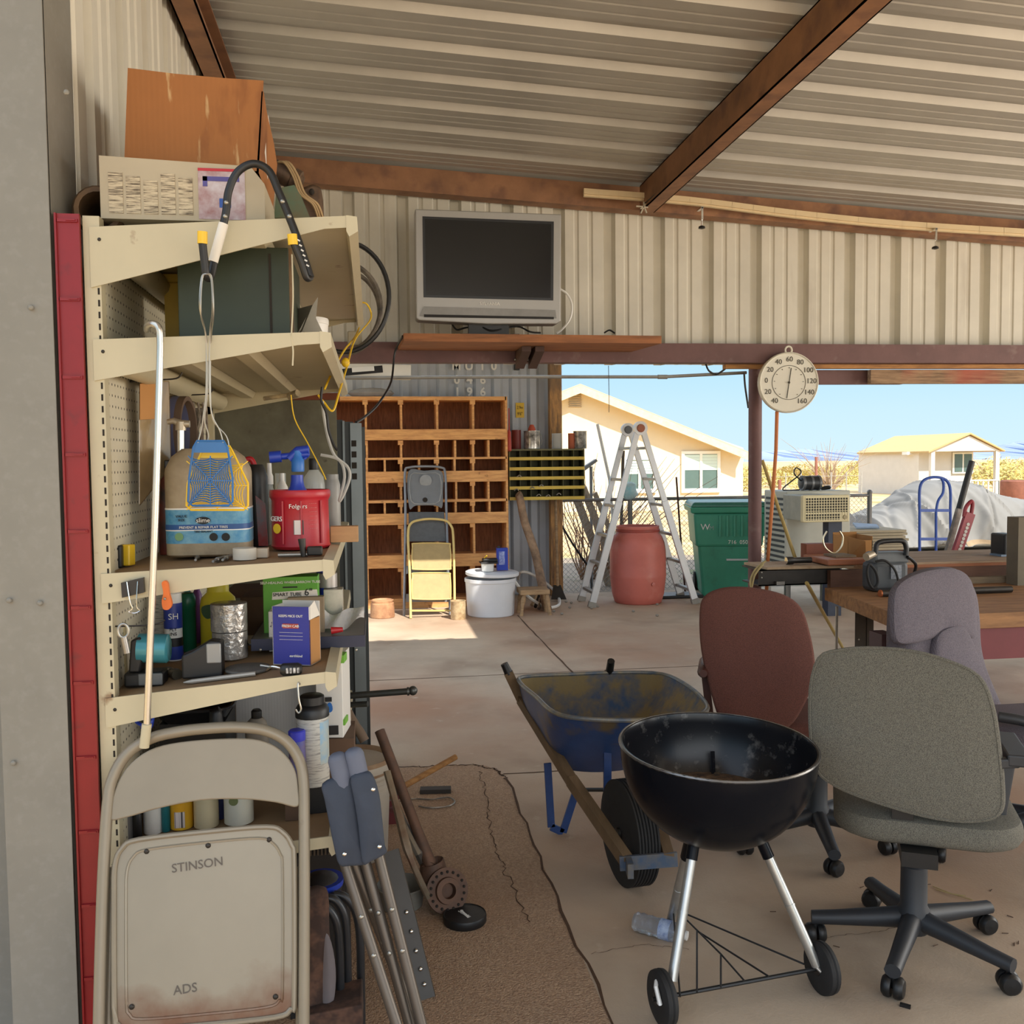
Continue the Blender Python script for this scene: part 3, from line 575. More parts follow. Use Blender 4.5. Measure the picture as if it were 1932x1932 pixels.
for i,(za,zb) in enumerate(SHZ):
    xe=[-.045,-.108,-.112,-.112,-.112][i]; ze=sz(i,xe); zl=sz(i,SX0); par=P(M().prism([(SX0,Y0,zl),(xe,Y0,ze),(xe,Y0,ze-.012),(SX0,Y0,zl-.012)],(0,Y1-Y0,0)),'shelf_board',[BEIGE,BEIGE,WOODD,WOODD,WOODD][i],t,smooth=False)
    hl=.125 if i==0 else (.085 if i==1 else .062)
    for y in (Y0-.004,Y1):
        m=M(); m.prism([(SX0-.002,y,zl+.004),(xe,y,ze+.004),(xe,y,ze-.022),(xe-.05,y,ze-.026),(SX0-.002,y,zl-hl)],(0,.004,0)); b=P(m,'bracket',BEIGE,par,smooth=False)
    m=M(); m.ball((SX0+.018,Y0-.004,zl-.022),(.004,.003,.004),8,5); P(m,'bolt_head',DKST,b)
    m=M(); m.prism([(xe-.002,Y0-.006,ze+.005),(xe+.022,Y0-.006,ze+.002),(xe+.024,Y0-.006,ze-.03),(xe+.004,Y0-.006,ze-.042),(xe-.002,Y0-.006,ze-.03)],(0,Y1-Y0+.012,0)); P(m,'front_lip',BEIGE,par,smooth=False)
    if i<2:
        for f in (.3,.62):
            x=SX0+(xe-SX0)*f; z=sz(i,x)-.012; m=M(); m.prism([(x-.03,Y0+.01,z),(x-.018,Y0+.01,z-.02),(x+.018,Y0+.01,z-.02),(x+.03,Y0+.01,z)],(0,Y1-Y0-.02,0)); P(m,'stiffener',BEIGE,par,smooth=False)
        x=SX0+.045; z=sz(i,x)-.012; m=M(); m.tube([(x,Y0+.03,z-.03),(x,Y1-.02,z-.03)],.03,12); P(m,'rear_rail',BEIGE,par)
for i,yy in ((0,720),(1,760),):
    pass
REDM=mt('red_enamel',(136,18,24),.4,var=.18,scale=5); layer(REDM,(92,28,30),16,.62,.75,fac=.7)
t=T('red_upright','red painted steel end strip with tab joints beside the shelving','shelf upright',(-.63,2.145,0))
m=M(); m.bx(-.657,-.609,2.136,2.146,0,2.09); P(m,'strip',REDM,t,smooth=False)
m=M(); m.bx(-.658,-.654,2.130,2.136,0,2.09); P(m,'edge_flange',REDM,t,smooth=False)
z=2.075
while z>.3:
    m=M(); m.bx(-.652,-.612,2.131,2.137,z-.0035,z+.0035); m.bx(-.634,-.615,2.128,2.137,z-.001,z+.002); P(m,'tab',REDM,t,smooth=False); z-=.166
# ---------- item helpers ----------
def lathe_px(x0,y0,x1,y1,prof,p=None,Y=None,sy=1.,n=24):
    p=p or Yp((x0+x1)/2,y1,Y); k=mpp(p); r=(x1-x0)/2*k; h=(y1-y0)*k
    return V((p.x,p.y+r*sy,p.z)),r,h
def jar(name,label,cat,x0,y0,x1,y1,where,prof,mat,cap=None,lab=None,group=None,sy=1.,txt=(),ovl=24,extra=None):
    """a turned container sized from the photograph, standing on a shelf (int) or at a depth (float)"""
    p=SP(where,(x0+x1)/2,y1) if isinstance(where,int) else Yp((x0+x1)/2,y1,where)
    c,r,h=lathe_px(x0,y0,x1,y1,prof,p,sy=sy)
    if isinstance(where,int): c.z=max(sz(where,c.x-r*.9),sz(where,c.x+r*.9))+.001
    t=T(name,label,cat,tuple(c),group=group)
    m=M(); m.lathe([(a*r,b*h) for a,b in prof],c,ovl,sy=sy); b=P(m,'body',mat,t)
    if cap: m=M(); m.lathe([(a*r,z*h) for a,z in cap[0]],c,20,sy=sy); P(m,'cap',cap[1],t)
    if lab:
        L=lab if isinstance(lab,list) else [lab]
        for z0,z1,mm,rr in L: m=M(); m.lathe([(rr*r+.0006,z0*h),(rr*r+.0006,z1*h)],c,ovl,sy=sy); P(m,'label',mm,b)
    for s,dx,zz,size,mm in txt: 
        x=dx*r; text(b,s,(c.x+x,c.y-sy*math.sqrt(max(r*r-x*x,0))-.002,c.z+zz*h),size,mm,math.atan2(x,r)*.8)
    return t,c,r,h
def carton(name,label,cat,x0,y0,x1,y1,where,dep,mat,rz=0.,group=None,par=None,bev=.0015):
    p=SP(where,(x0+x1)/2,y1) if isinstance(where,int) else Yp((x0+x1)/2,y1,where)
    k=mpp(p); w_=(x1-x0)*k; h=(y1-y0)*k
    zb=p.z
    if isinstance(where,int): zb=max(sz(where,p.x-w_/2),sz(where,p.x+w_/2))+.001
    t=T(name,label,cat,(p.x,p.y,zb),group=group)
    m=M(); m.bx(p.x-w_/2,p.x+w_/2,p.y,p.y+dep,zb,zb+h,rz); b=P(m,'box',mat,t,smooth=False,bev=bev); return t,b,V((p.x,p.y,zb)),w_,h
CYL=[(.94,0),(1,.015),(1,.985),(.94,1)]
BOT=[(.9,0),(1,.03),(1,.68),(.9,.78),(.5,.86),(.42,.88),(.42,.97),(.38,1)]
CAP=[(.46,.88),(.46,1),(.4,1.01),(0,1.01)]
# ---------- top shelf ----------
BOXC=mt('orange_cardboard',(158,102,54),.8,var=.12,scale=4,bump=.0); wave(BOXC,26,'X',.12,.002); layer(BOXC,(210,180,130),13,.62,.68,str=(2.2,1,.4),fac=.7); layer(BOXC,(110,62,30),5,.60,.68,str=(1.6,1,.6),fac=.7)
p0=Yp(240,128,2.3); zb=2.238
f=lambda *q: [Yp(a,b,2.3) for a,b in q]
pl=f((241,128),(330,139),(420,147),(497,152),(496,170),(489,362),(235,348)); pl[-1].z=pl[-2].z=zb
t=T('cardboard_box','large orange-brown corrugated cardboard box with drip stains on top of the shelving','box',(pl[6].x+.16,2.45,zb))
m=M(); m.prism(pl,(0,.005,0)); P(m,'front_panel',BOXC,t,smooth=False)
br=pl[5]; tr=pl[3]
m=M(); m.prism([br,V((tr.x,2.3,tr.z-.025)),V((tr.x,2.36,tr.z-.05)),V((tr.x,2.52,tr.z-.07)),V((tr.x,2.6,tr.z-.10)),V((br.x,2.62,zb))],(-.005,0,0)); sd_=P(m,'side_panel',BOXC,t,smooth=False)
xs=lambda z: br.x+(tr.x-br.x)*(z-zb)/(tr.z-zb)+.002
m=M(); m.prism([V((xs(zb+z),y,zb+z)) for y,z in ((2.37,.07),(2.40,.17),(2.47,.15),(2.45,.03))],(.001,0,0)); P(m,'sticker',PAPER,sd_,smooth=False)
m=M(); m.bx(pl[0].x+.004,pl[0].x+.009,2.305,2.62,zb,pl[0].z-.01); P(m,'side_panel',BOXC,t,smooth=False)
m=M(); m.bx(pl[6].x,br.x,2.615,2.62,zb,tr.z-.05); P(m,'back_panel',BOXC,t,smooth=False)
m=M(); m.bx(pl[6].x,br.x,2.3,2.62,zb,zb+.004); P(m,'bottom_panel',BOXC,t,smooth=False)
m=M(); a,b=pl[0],pl[1]; m.prism([V((b.x-.06,2.34,b.z-.01)),V((b.x+.02,2.34,b.z-.012)),V((b.x+.012,2.40,b.z+.025)),V((b.x-.07,2.42,b.z+.012))],(0,0,.004)); P(m,'top_flap',BOXC,t,smooth=False)
FLAT=mt('dusty_white_board',(180,168,144),.8,var=.1,scale=5); layer(FLAT,(150,110,66),6,.66,.76,fac=.7)
a=Yp(190,402,2.2); b=Yp(500,395,2.2); za=2.098; zt=2.234
t=T('flat_carton','long flat white carton printed with columns of text and a picture under the brown box','box',((a.x+b.x)/2,2.35,za))
m=M(); m.prism([(a.x,2.2,zt),(b.x-.03,2.2,zt-.012),(b.x,2.2,zt-.05),(b.x,2.2,za),(a.x,2.2,za)],(0,.36,0)); cb=P(m,'carton_body',FLAT,t,smooth=False)
PRN=mt('print_lines',(198,184,156),.8,c2=(92,80,66),scale=170,str=(.15,1,2.6),lo=.45,hi=.6)
for k in range(5):
    x=Yp(205+k*33,360,2.2).x; zz=zt-.035-.008*(k%3); m=M(); m.bx(x,x+.030,2.1985,2.2,za+.012,zz); P(m,'printed_column',PRN,cb,smooth=False)
x0=Yp(374,345,2.2).x; x1=Yp(462,345,2.2).x
PIC=mt('printed_picture',(196,190,196),.6,c2=(150,110,110),scale=16); m=M(); m.bx(x0,x1,2.1985,2.2,za+.004,zt-.02); pc=P(m,'printed_picture',PIC,cb,smooth=False)
m=M(); m.bx(x0,x1,2.1975,2.1985,zt-.026,zt-.02); P(m,'red_band',REDP,pc,smooth=False)
m=M(); m.bx(x0+.01,x1-.012,2.1975,2.1985,zt-.048,zt-.038); m.bx(x0+.01,x0+.02,2.1975,2.1985,zt-.060,zt-.038); P(m,'blue_handle_print',mt('violet_print',(88,82,150),.6),pc,smooth=False)
m=M(); m.bx(x0+.045,x0+.07,2.1975,2.1985,za+.03,za+.05); P(m,'blue_print',BLUEP,pc,smooth=False)
c=Yp(172,362,2.25); m=M(); m.lathe([(.0,0),(.05,0),(.056,.01),(.056,.2),(.05,.21),(.04,.21),(.04,.03),(0,.03)],(c.x-.0,2.43,2.066+.056),20,(0.1,-1,0)); S(m,'rusty_can',mt('rusty_tin',(112,86,58),.7,.3,c2=(60,46,36),scale=9),'dark rusty can lying on its side at the left end of the top shelf','can')
OLDIR=mt('old_machine',(112,88,66),.6,.4,c2=(64,50,42),scale=12); PATG=mt('patina_green',(84,108,84),.6,.2,c2=(112,92,60),scale=9)
m=M(); m.prism(f((508,410),(512,352),(548,345),(562,368),(580,412)),(0,.03,0)); 
for v in m.v: v.y+=.12; v.z=max(v.z+.03,2.1)
S(m,'green_plate',PATG,'green weathered metal plate leaning beside the brown cardboard box','metal plate',smooth=False)
t=T('old_motor','dusty brown machine part with loose wires at the right end of the top shelf','machine part',(-.12,2.9,2.092))
q=lambda a,b,Y=2.9: Yp(a,b,Y)
m=M(); a=q(515,318); b=q(552,338); m.tube([a,a.lerp(b,.9),b],[.03,.032,.028],14); m.lathe([(.0,-.0),(.035,0),(.035,.02),(.026,.022),(.022,.03),(0,.03)],b,16,(b-a)); P(m,'barrel',OLDIR,t)
m=M(); m.prism([q(545,362),q(590,345),q(606,352),q(612,400),q(600,412),q(560,412)],(0,.12,0)); zm=min(v.z for v in m.v)
for v in m.v:
    if v.z<zm+.06: v.z=2.094
m=m; P(m,'housing',OLDIR,t,bev=.01)
m=M(); m.ball(q(588,362,2.89),(.008,.006,.01),10,6); P(m,'bolt_hole',SLOT,t)
for off in (0,4,9):
    m=M(); m.tube(cr([q(515+off,310),q(535+off,306,2.86),q(552+off,330,2.86),q(566+off,365,2.86),q(590+off,385,2.86),q(600+off,410,2.88)],6),.0035,6); P(m,'wire',mt('dusty_wire',(190,160,116),.7),t)
# hanging double hook
HK=BLK; t=T('double_hook','black tubular double storage hook with yellow tips hanging on the top bracket','hook',tuple(Yp(480,440,2.1)))
yb=2.11
m=M(); m.tube(cr([Yp(405,488,yb),Yp(425,408,yb),Yp(431,362,yb),Yp(448,325,yb),Yp(478,309,yb),Yp(507,322,yb),Yp(526,362,yb),Yp(545,408,yb),Yp(565,460,yb),Yp(586,524,yb)],8),.0085,12); P(m,'bent_tube',HK,t)
m=M(); m.tube([Yp(402,494,yb-.002),Yp(422,422,yb-.002)],.0105,12); s=P(m,'barcode_sleeve',PAPER,t)
m=M(); m.tube(cr([Yp(405,488,yb),Yp(397,522,yb-.01),Yp(389,520,yb-.03),Yp(386,495,yb-.035),Yp(382,458,yb-.04)],6),.0085,12); P(m,'left_prong',HK,t)
m=M(); m.tube(cr([Yp(586,524,yb),Yp(578,524,yb-.02),Yp(568,495,yb-.03),Yp(553,458,yb-.04)],6),.007,12); P(m,'right_prong',HK,t)
for a,b,c_,d_ in ((382,460,382,437),(553,462,551,442)):
    m=M(); m.tube([Yp(a,b,yb-.04),Yp(c_,d_,yb-.042)],.0105,12); P(m,'tip',YEL,t)
for a,b in ((427,382),(425,408),(533,380),(546,408)):
    m=M(); m.ball(Yp(a,b,yb-.009),.005,8,6); P(m,'rivet',ZINC,t)
for k in range(6):
    a=Yp(561+k*3.4,452+k*9.5,yb-.009); m=M(); m.beam(a,Yp(566+k*3.4,455+k*9.5,yb-.009),.001,.003); P(m,'print_mark',WINK,t,smooth=False)
# fly swatters hanging from the hook
def swatter(label,mat,cx,y0,y1,wt,wb,Y,wx,hang):
    t=T('fly_swatter',label,'fly swatter',tuple(Yp(cx,y0,Y)),group=None)
    o=[(cx-wt*.8,y0),(cx+wt*.8,y0),(cx+wt,y0+12),(cx+wb,y0+70),(cx+wb,y1-8),(cx+wb-8,y1),(cx-wb+8,y1),(cx-wb,y1-8),(cx-wb+2,y0+70),(cx-wt,y0+12)]
    q=lambda a,b:Yp(a,b,Y); cy=(y0+24+y1)/2+2
    m=M(); m.tube([q(*p) for p in o],.0026,6,True); m.prism([q(*p) for p in ((cx-wt*.8,y0),(cx+wt*.8,y0),(cx+wt+2,y0+22),(cx-wt-2,y0+22))],(0,.002,0))
    for a,b in ((0,1),(1,0),(1,1),(1,-1)):
        m.beam(q(cx-wb*a,cy-(y1-cy)*b),q(cx+wb*a,cy+(y1-cy)*b),.002,.0042,(0,1,0))
    BP=[(wb,0),(wb,1),(0,1),(-wb,1),(-wb,0),(-wb*.93,-1),(0,-1),(wb*.93,-1)]; hh=y1-cy
    for k in range(1,10):
        s=k/10
        for i in range(8):
            a,b=BP[i],BP[(i+1)%8]; A=V((cx+a[0]*s,cy+a[1]*hh*s,0)); B=V((cx+b[0]*s,cy+b[1]*hh*s,0)); mid=A.lerp(B,.5); mid=mid.lerp(V((cx,cy,0)),.22)
            C=[A*(1-u)**2+mid*2*u*(1-u)+B*u*u for u in (0,.25,.5,.75,1)]; m.tube([q(p.x,p.y) for p in C],.0013,4)
    P(m,'mesh_head',mat,t,smooth=False)
    m=M()
    for s in (-1,1): m.tube(cr([q(cx+s*wt*.75,y0+3),q(cx+s*wt*.55,y0-20),Yp(wx+s*8,y0-50,Y-.005),Yp(wx+s*3,y0-100,Y-.01),Yp(wx+s*4,y0-200,Y-.02),Yp(hang+s*12,y0-250,2.07),Yp(hang+s*9,525,2.07),Yp(hang,517,2.068)],5),.0016,6)
    P(m,'wire_handle',ZINC,t); return t
swatter('blue plastic fly swatter hanging from the black hook by its wire handle',mt('swatter_blue',(44,108,170),.4),397,832,954,32,42,2.14,392,389)
swatter('yellow plastic fly swatter hanging behind the blue one',YEL,410,842,962,30,58,2.165,394,391)
# ---------- second shelf ----------
GRN=mt('dark_green_paint',(40,52,36),.55,var=.3,scale=5); layer(GRN,(96,88,62),9,.70,.78,fac=.7)
t,b,p,w_,h=carton('metal_cabinet','dark green metal box with rusty edges on the second shelf','box',342,458,545,632,2.26,.34,GRN)
t.location.z=t.location.z
zz=sz(1,p.x+w_/2)+.002-p.z; t.location.z+=zz
m=M(); m.bx(p.x+w_/2-.004,p.x+w_/2+.008,p.y+.004,p.y+.012,p.z+.0,p.z+h); P(m,'door_edge',mt('rusty_edge',(124,98,66),.6,.3,c2=(80,56,40),scale=14),t,smooth=False)
m=M(); m.bx(p.x+w_/2-.045,p.x+w_/2-.04,p.y-.003,p.y,p.z+.01,p.z+h-.015); P(m,'door_seam',SLOT,t,smooth=False)
a=Yp(304,515,2.55); m=M(); m.bx(a.x,a.x+.09,2.58,2.62,sz(1,a.x)+.004,a.z); m.bx(a.x-.0,a.x+.2,2.56,2.75,a.z-.02,a.z); S(m,'yellow_bracket',mt('mustard_steel',(180,150,40),.5,var=.2),'mustard yellow metal stand behind the green box','bracket',smooth=False)
t,c,r,h=jar('plastic_bucket','small white plastic bucket at the right end of the second shelf','bucket',548,562,618,648,2.75,[(.86,0),(1,.86),(1.03,.87),(1.03,.97),(1,1),(.95,1),(.95,.9),(0,.9)],WHITE)
t.location.z+=sz(1,c.x)+.004-c.z
m=M(); a=Yp(590,592,2.45); m.prism([Yp(552,585,2.55),Yp(590,575,2.5),Yp(600,560,2.5),Yp(596,600,2.5),Yp(615,640,2.5),Yp(570,625,2.5),Yp(555,640,2.5)],(0,.004,0))
for v in m.v: v.z=max(v.z,1.852)
S(m,'bent_sheet_scrap',mt('dusty_sheet',(150,140,122),.4,.5),'bent dusty sheet-metal scrap in front of the small white bucket','metal scrap',smooth=False)
# wire hangers and pegboard hooks
def wire(name,label,cat,pts,r=.002,mat=ZINC,group=None,n=5):
    m=M(); m.tube(cr(pts,n),r,6); return S(m,name,mat,label,cat,group)
wire('wire_hook','long straight wire hook at the right end of the second shelf','hook',[Yp(551,480,2.1),Yp(553,560,2.1),Yp(550,628,2.1),Yp(549,632,2.09),Yp(553,660,2.09),Yp(552,690,2.09)],.0018,BEIGE)
for k,(a,b,lb) in enumerate((((182,697),(245,688),'upper left one of the wire peg hooks under the second shelf'),((245,720),(292,714),'middle one of the wire peg hooks under the second shelf'),((320,748),(366,742),'wire peg hook above the spoked wheel behind the fly swatters'))):
    A=Xp(a[0],a[1],SX0+.002); B=A+V((.11,0,.008)); wire('peg_hook','%s'%lb,'hook',[A,A.lerp(B,.5),B,B+V((.015,0,.015))],.0022,DKST,'pegboard hooks')
# chrome cane
t=T('metal_cane','bent aluminium tube with a hooked top hanging on the second shelf bracket','tube',tuple(Yp(272,1400,2.09)))
m=M(); m.tube(cr([Yp(277,622,2.145),Yp(279,614,2.125),Yp(288,611,2.105),Yp(299,618,2.095),Yp(302,640,2.095),Yp(301,700,2.095),Yp(292,1000,2.095),Yp(277,1370,2.095)],6),.0075,14,flat=1.); P(m,'tube',mt('polished_alu',(205,200,188),.25,.85,var=.1,scale=9),t)
m=M(); m.tube([Yp(277,1366,2.095),Yp(272,1410,2.095)],.0105,12); P(m,'end_ferrule',BEIGE,t)
# coiled hose and yellow cord hanging past the end of the shelving
HOS=mt('grey_hose',(120,110,96),.6,c2=(50,46,42),scale=14)
for k,(mat,r_,cx,cy,rx,ry,lb) in enumerate(((BLK,.011,648,560,86,104,'black hose coil hanging beyond the top shelf'),(HOS,.012,640,580,78,86,'dusty grey hose coil hanging beside the black hose'),(HOS,.010,650,590,66,78,'inner dusty hose coil nearest the yellow cord'))):
    m=M(); m.tube([Yp(cx+rx*math.cos(a),cy-ry*math.sin(a),3.95+.05*k+.01*math.sin(3*a)) for a in [2*math.pi*i/48 for i in range(48)]],r_*.9,8,True); S(m,'hose_coil',mat,lb,'hose')
m=M(); m.tube(cr([Yp(612,735,3.0),Yp(628,700,3.05),Yp(650,660,3.3),Yp(672,632,3.6),Yp(680,600,3.8),Yp(668,578,3.9),Yp(690,572,3.9),Yp(700,600,3.9),Yp(670,640,3.5),Yp(655,690,3.2),Yp(640,740,3.0),Yp(628,775,2.95),Yp(612,760,2.95),Yp(600,745,2.95)],6),.0035,6)
m.ball(Yp(652,684,3.1),(.014,.012,.016),8,6); S(m,'yellow_rope',YEL,'knotted thin yellow cord dangling from the end of the second shelf','cord')
m=M(); m.bx(*(lambda p:(p.x-.03,p.x+.03,4.0,4.03,p.z-.03,p.z+.03))(Yp(669,638,4.0))); S(m,'plug_block',mt('dusty_beige',(170,160,136),.7),'small square beige block hanging beside the yellow cord','plug',smooth=False,bev=.006)
wire('black_cable','black cable sagging from the header beam to the metal trim','cable',[Yp(760,634,5.0),Yp(745,665,5.1),Yp(738,720,5.0),Yp(715,760,4.6),Yp(690,785,4.2),Yp(672,797,3.95)],.006,BLK)
wire('yellow_string','thin yellow string hanging from the second shelf to the third','string',[Yp(549,745,2.6),Yp(556,790,2.6),Yp(580,835,2.6),Yp(606,885,2.6),Yp(615,905,2.6)],.0018,YEL)
m=M(); m.tube([Yp(498,752,2.75),Yp(548,745,2.72)],.006,8); m.tube([Yp(546,748,2.72),Yp(562,742,2.7)],.011,10); S(m,'paint_roller',mt('dirty_roller',(190,170,130),.9,c2=(50,44,40),scale=12),'thin stick with a black end lying under the second shelf','stick')
# grey weathered plywood sheet standing at the far end of the shelving
PLY=mt('weathered_plywood',(112,110,92),.85,c2=(84,80,66),scale=5,bump=.1,bs=30); layer(PLY,(60,54,44),18,.66,.74,fac=.8)
a=Yp(388,755,3.62); b=Yp(634,755,3.62); m=M(); m.bx(a.x,b.x,3.62,3.64,0,a.z); S(m,'plywood_sheet',PLY,'grey-green weathered plywood sheet standing behind the third shelf','board',smooth=False)
m=M(); a=Yp(400,748,3.6); b=Yp(640,748,3.6); m.beam(a,b,.05,.03); 
for v in m.v: v.y+=.05
S(m,'wooden_cleat',mt('red_brown_board',(128,70,48),.8,var=.3,scale=8),'reddish board lying along the top of the plywood sheet','board',smooth=False)
# steel trim standing at the end of the wall
t=T('steel_trim','tall folded grey-blue steel trim standing at the end of the shelving','metal trim',tuple(Yp(662,1500,3.85).xy)+(0,))
BLG=mt('blue_grey_steel',(120,128,130),.4,.5,var=.15,scale=5); DKT=mt('dark_grey_steel',(62,66,66),.5,.4,var=.2)
xs=[Yp(u,900,3.9).x for u in (634,648,652,668,684,690)]; ztp=Yp(640,792,3.9).z
for i,(u,v_,mt_,y,dz) in enumerate(((xs[0],xs[1],DKT,3.9,0),(xs[1],xs[2],BLG,3.885,-.005),(xs[2],xs[3],DKT,3.905,-.008),(xs[3]-.012,xs[4],BLG,3.888,-.014),(xs[4],xs[5],DKT,3.895,-.03))):
    m=M(); m.bx(u,v_,y,y+.03,0,ztp+dz); P(m,'fold',mt_,t,smooth=False)
m=M()
for k in range(4): m.bx(xs[3]-.008,xs[3]+.012,3.886,3.889,ztp-.11-.045*k,ztp-.085-.045*k)
P(m,'slot_row',SLOT,t,smooth=False)
# ---------- third shelf ----------
SKY=mt('label_blue',(58,132,176),.5,c2=(120,170,190),scale=30); DUSTY=mt('dusty_jug',(172,156,128),.6,c2=(132,116,92),scale=8,bump=.1)
def jug():
    p=SP(2,389,1056); k=mpp(p); w_=154*k; zb=sz(2,p.x)+.006
    t=T('sealant_jug','large dusty gallon jug with blue label and silver pump on the third shelf','jug',(p.x,p.y+.06,zb))
    rows=[(0,.47,.9),(4,.5,1),(160,.5,1),(168,.49,.98),(190,.42,.86),(205,.30,.6)]
    def ringm(rows,sc_=1.):
        m=M(); pr=[(a/1.,b) for a,b in rrect(1,.75,.18,5)]; N=len(pr)
        for y,hw,s in rows:
            for a,b in pr: m.v.append(V((p.x+a*2*hw*w_*1.0*(sc_),p.y+.075+b*w_*s*.9*sc_,zb+y*k)))
        n=len(rows)
        m.f=[(i*N+j,i*N+(j+1)%N,(i+1)*N+(j+1)%N,(i+1)*N+j) for i in range(n-1) for j in range(N)]+[tuple(range(N-1,-1,-1)),tuple((n-1)*N+j for j in range(N))]; m.k=[0]*len(m.f); return m
    b=P(ringm(rows),'body',DUSTY,t)
    l=P(ringm([(26,.5,1),(92,.5,1)],1.006),'label',SKY,b); P(ringm([(52,.5,1),(62,.5,1)],1.012),'dark_band',mt('label_navy',(36,84,146),.5),l); P(ringm([(90,.5,1),(93,.5,1)],1.012),'white_line',WHITE,l); P(ringm([(50,.5,1),(52,.5,1)],1.012),'white_line',WHITE,l)
    yf=p.y+.075-.375*w_*.9*1.02-.002
    for u,v_,rr in ((383,982,22),):
        m=M(); c=Yp(u,v_,yf); m.lathe([(0,0),(rr*k*.62,0),(rr*k*.62,.001),(0,.001)],c,24,(0,-1,0),sx=1,sy=.55 if 0 else 1); 
        for q_ in m.v: q_.z=c.z+(q_.z-c.z)*.5
        o=P(m,'logo_patch',INK,l)
    text(l,'slime',Yp(383,982,yf-.002),.016,WINK); text(l,'VALUE\nSIZE',Yp(342,978,yf-.001),.009,INK); text(l,'PREVENT & REPAIR FLAT TIRES',Yp(384,995,yf-.001),.0085,WINK); text(l,'TIRE SEALANT',Yp(384,1003,yf-.001),.007,INK)
    for u in (338,403,426):
        m=M(); m.lathe([(0,0),(.010,0),(.010,.001),(0,.001)],Yp(u,1013,yf),16,(0,-1,0)); P(m,'round_print',INK if u>350 else mt('print_green',(120,160,110),.6),l)
    # pump
    q_=lambda a,b_:Yp(a,b_,p.y+.075)
    m=M(); m.lathe([(.0,-.02),(.022,-.02),(.022,.0),(.018,.012),(.012,.016),(0,.016)],q_(341,888),16); P(m,'neck_cap',BLK,t)
    m=M(); m.tube([q_(341,886),q_(341,802)],.0085,12); P(m,'pump_rod',CHROME,t)
    m=M(); m.tube([q_(316,796),q_(328,794),q_(341,800),q_(358,800)],[.007,.008,.011,.009],10); m.tube([q_(341,812),q_(341,796)],.013,12); P(m,'pump_head',mt('pump_head_alloy',(176,164,144),.4,.5),t)
    m=M(); m.bx(q_(312,880).x,q_(330,880).x,p.y+.06,p.y+.10,q_(320,885).z,q_(320,868).z); P(m,'clamp',BLK,t,bev=.003)
jug()
FOL=mt('coffee_red',(176,30,44),.38,var=.1,scale=6)
p=SP(2,565,1042); k=mpp(p)
t,c,r,h=jar('coffee_canister','red plastic coffee canister on the third shelf, holding a blue sprayer','canister',506,928,622,1041,2,[(.90,0),(.98,.05),(.95,.08),(.93,.82),(.98,.87),(1,.89),(1,.97),(.97,1),(.93,1),(.93,.2),(0,.2)],FOL,ovl=40)
bd=t.children[0]
for dx in (-.5,.1,.72):
    m=M(); x=dx*r; y=c.y-math.sqrt(r*r-x*x)*.955; m.bx(c.x+x-.002,c.x+x+.002,y-.003,y+.004,c.z+.1*h,c.z+.82*h); P(m,'moulded_rib',FOL,bd,smooth=False)
text(bd,'Folgers',(c.x+.0,c.y-r*.97,c.z+.73*h),.016,WINK); text(bd,'GERS',(c.x-.72*r,c.y-r*.72,c.z+.52*h),.018,WINK,R(-42)); 
m=M(); m.bx(c.x-.012,c.x+.013,c.y-r*.965-.001,c.y-r*.955,c.z+.26*h,c.z+.5*h); bc=P(m,'barcode',mt('barcode',(226,214,208),.7,c2=(50,40,40),scale=160,str=(1,1,.001),lo=.5,hi=.55),bd,smooth=False)
m=M(); m.lathe([(0,0),(.013,0),(.013,.001),(0,.001)],(c.x-.7*r,c.y-r*.735,c.z+.36*h),16,(-.6,-.75,0)); P(m,'yellow_patch',YEL,bd)
for i in range(7): text(bd,'- -- - --',(c.x+.47*r,c.y-r*.865,c.z+(.78-.07*i)*h),.007,mt('pale_print',(226,150,150),.6),R(26))
# blue hose-end sprayer standing in the canister
bs=mt('royal_blue',(34,62,170),.35,var=.1)
q_=lambda a,b,dy=0.:Yp(a,b,c.y+dy)
t=T('hose_sprayer','royal blue hose-end sprayer bottle standing in the red canister','sprayer',tuple(q_(560,1010)))
m=M(); m.lathe([(.034,0),(.036,.01),(.036,.09),(.030,.115),(.019,.135),(.016,.15),(.016,.165)],q_(563,1014),24); P(m,'bottle',bs,t)
m=M(); m.lathe([(.0,0),(.016,0),(.017,.004),(.017,.032),(.014,.036),(.013,.055),(0,.055)],q_(562,890),20); P(m,'collar',mt('mid_blue',(44,110,190),.4),t)
m=M(); m.tube([q_(525,862),q_(582,857)],.0085,12); m.tube([q_(509,863),q_(531,861)],.0155,14); m.tube([q_(545,866),q_(562,850),q_(582,848)],.012,10); P(m,'nozzle',bs,t)
m=M(); m.tube([q_(566,852),q_(582,845),q_(582,858),q_(574,866)],.004,8); P(m,'trigger',bs,t)
CLR=glass('clear_plastic',(214,220,218),.1,.4)
jar('plastic_bottle','clear plastic bottle with black cap standing behind the red canister','bottle',573,868,614,1015,2.62,BOT,CLR,([(.44,.87),(.46,.88),(.46,1),(.4,1.02),(0,1.02)],BLK)); 
t,c,r,h=jar('spray_tube','grey plastic bottle at the right end of the third shelf','bottle',613,895,643,1008,2.66,[(.9,0),(1,.03),(1,.82),(.85,.9),(.8,.92),(.8,1)],mt('grey_bottle',(150,150,146),.4))
jar('spray_bottle','small clear spray bottle left of the red canister','bottle',496,875,524,1030,2,[(.8,0),(1,.05),(1,.45),(.8,.62),(.42,.7),(.42,.78)],CLR,([(.5,.74),(.5,.84),(.34,.88),(.3,1),(0,1)],WHITE))
jar('pill_bottle','small white capped bottle at the back beside the clear spray bottle','bottle',521,893,545,1012,2.75,BOT,WHITE)
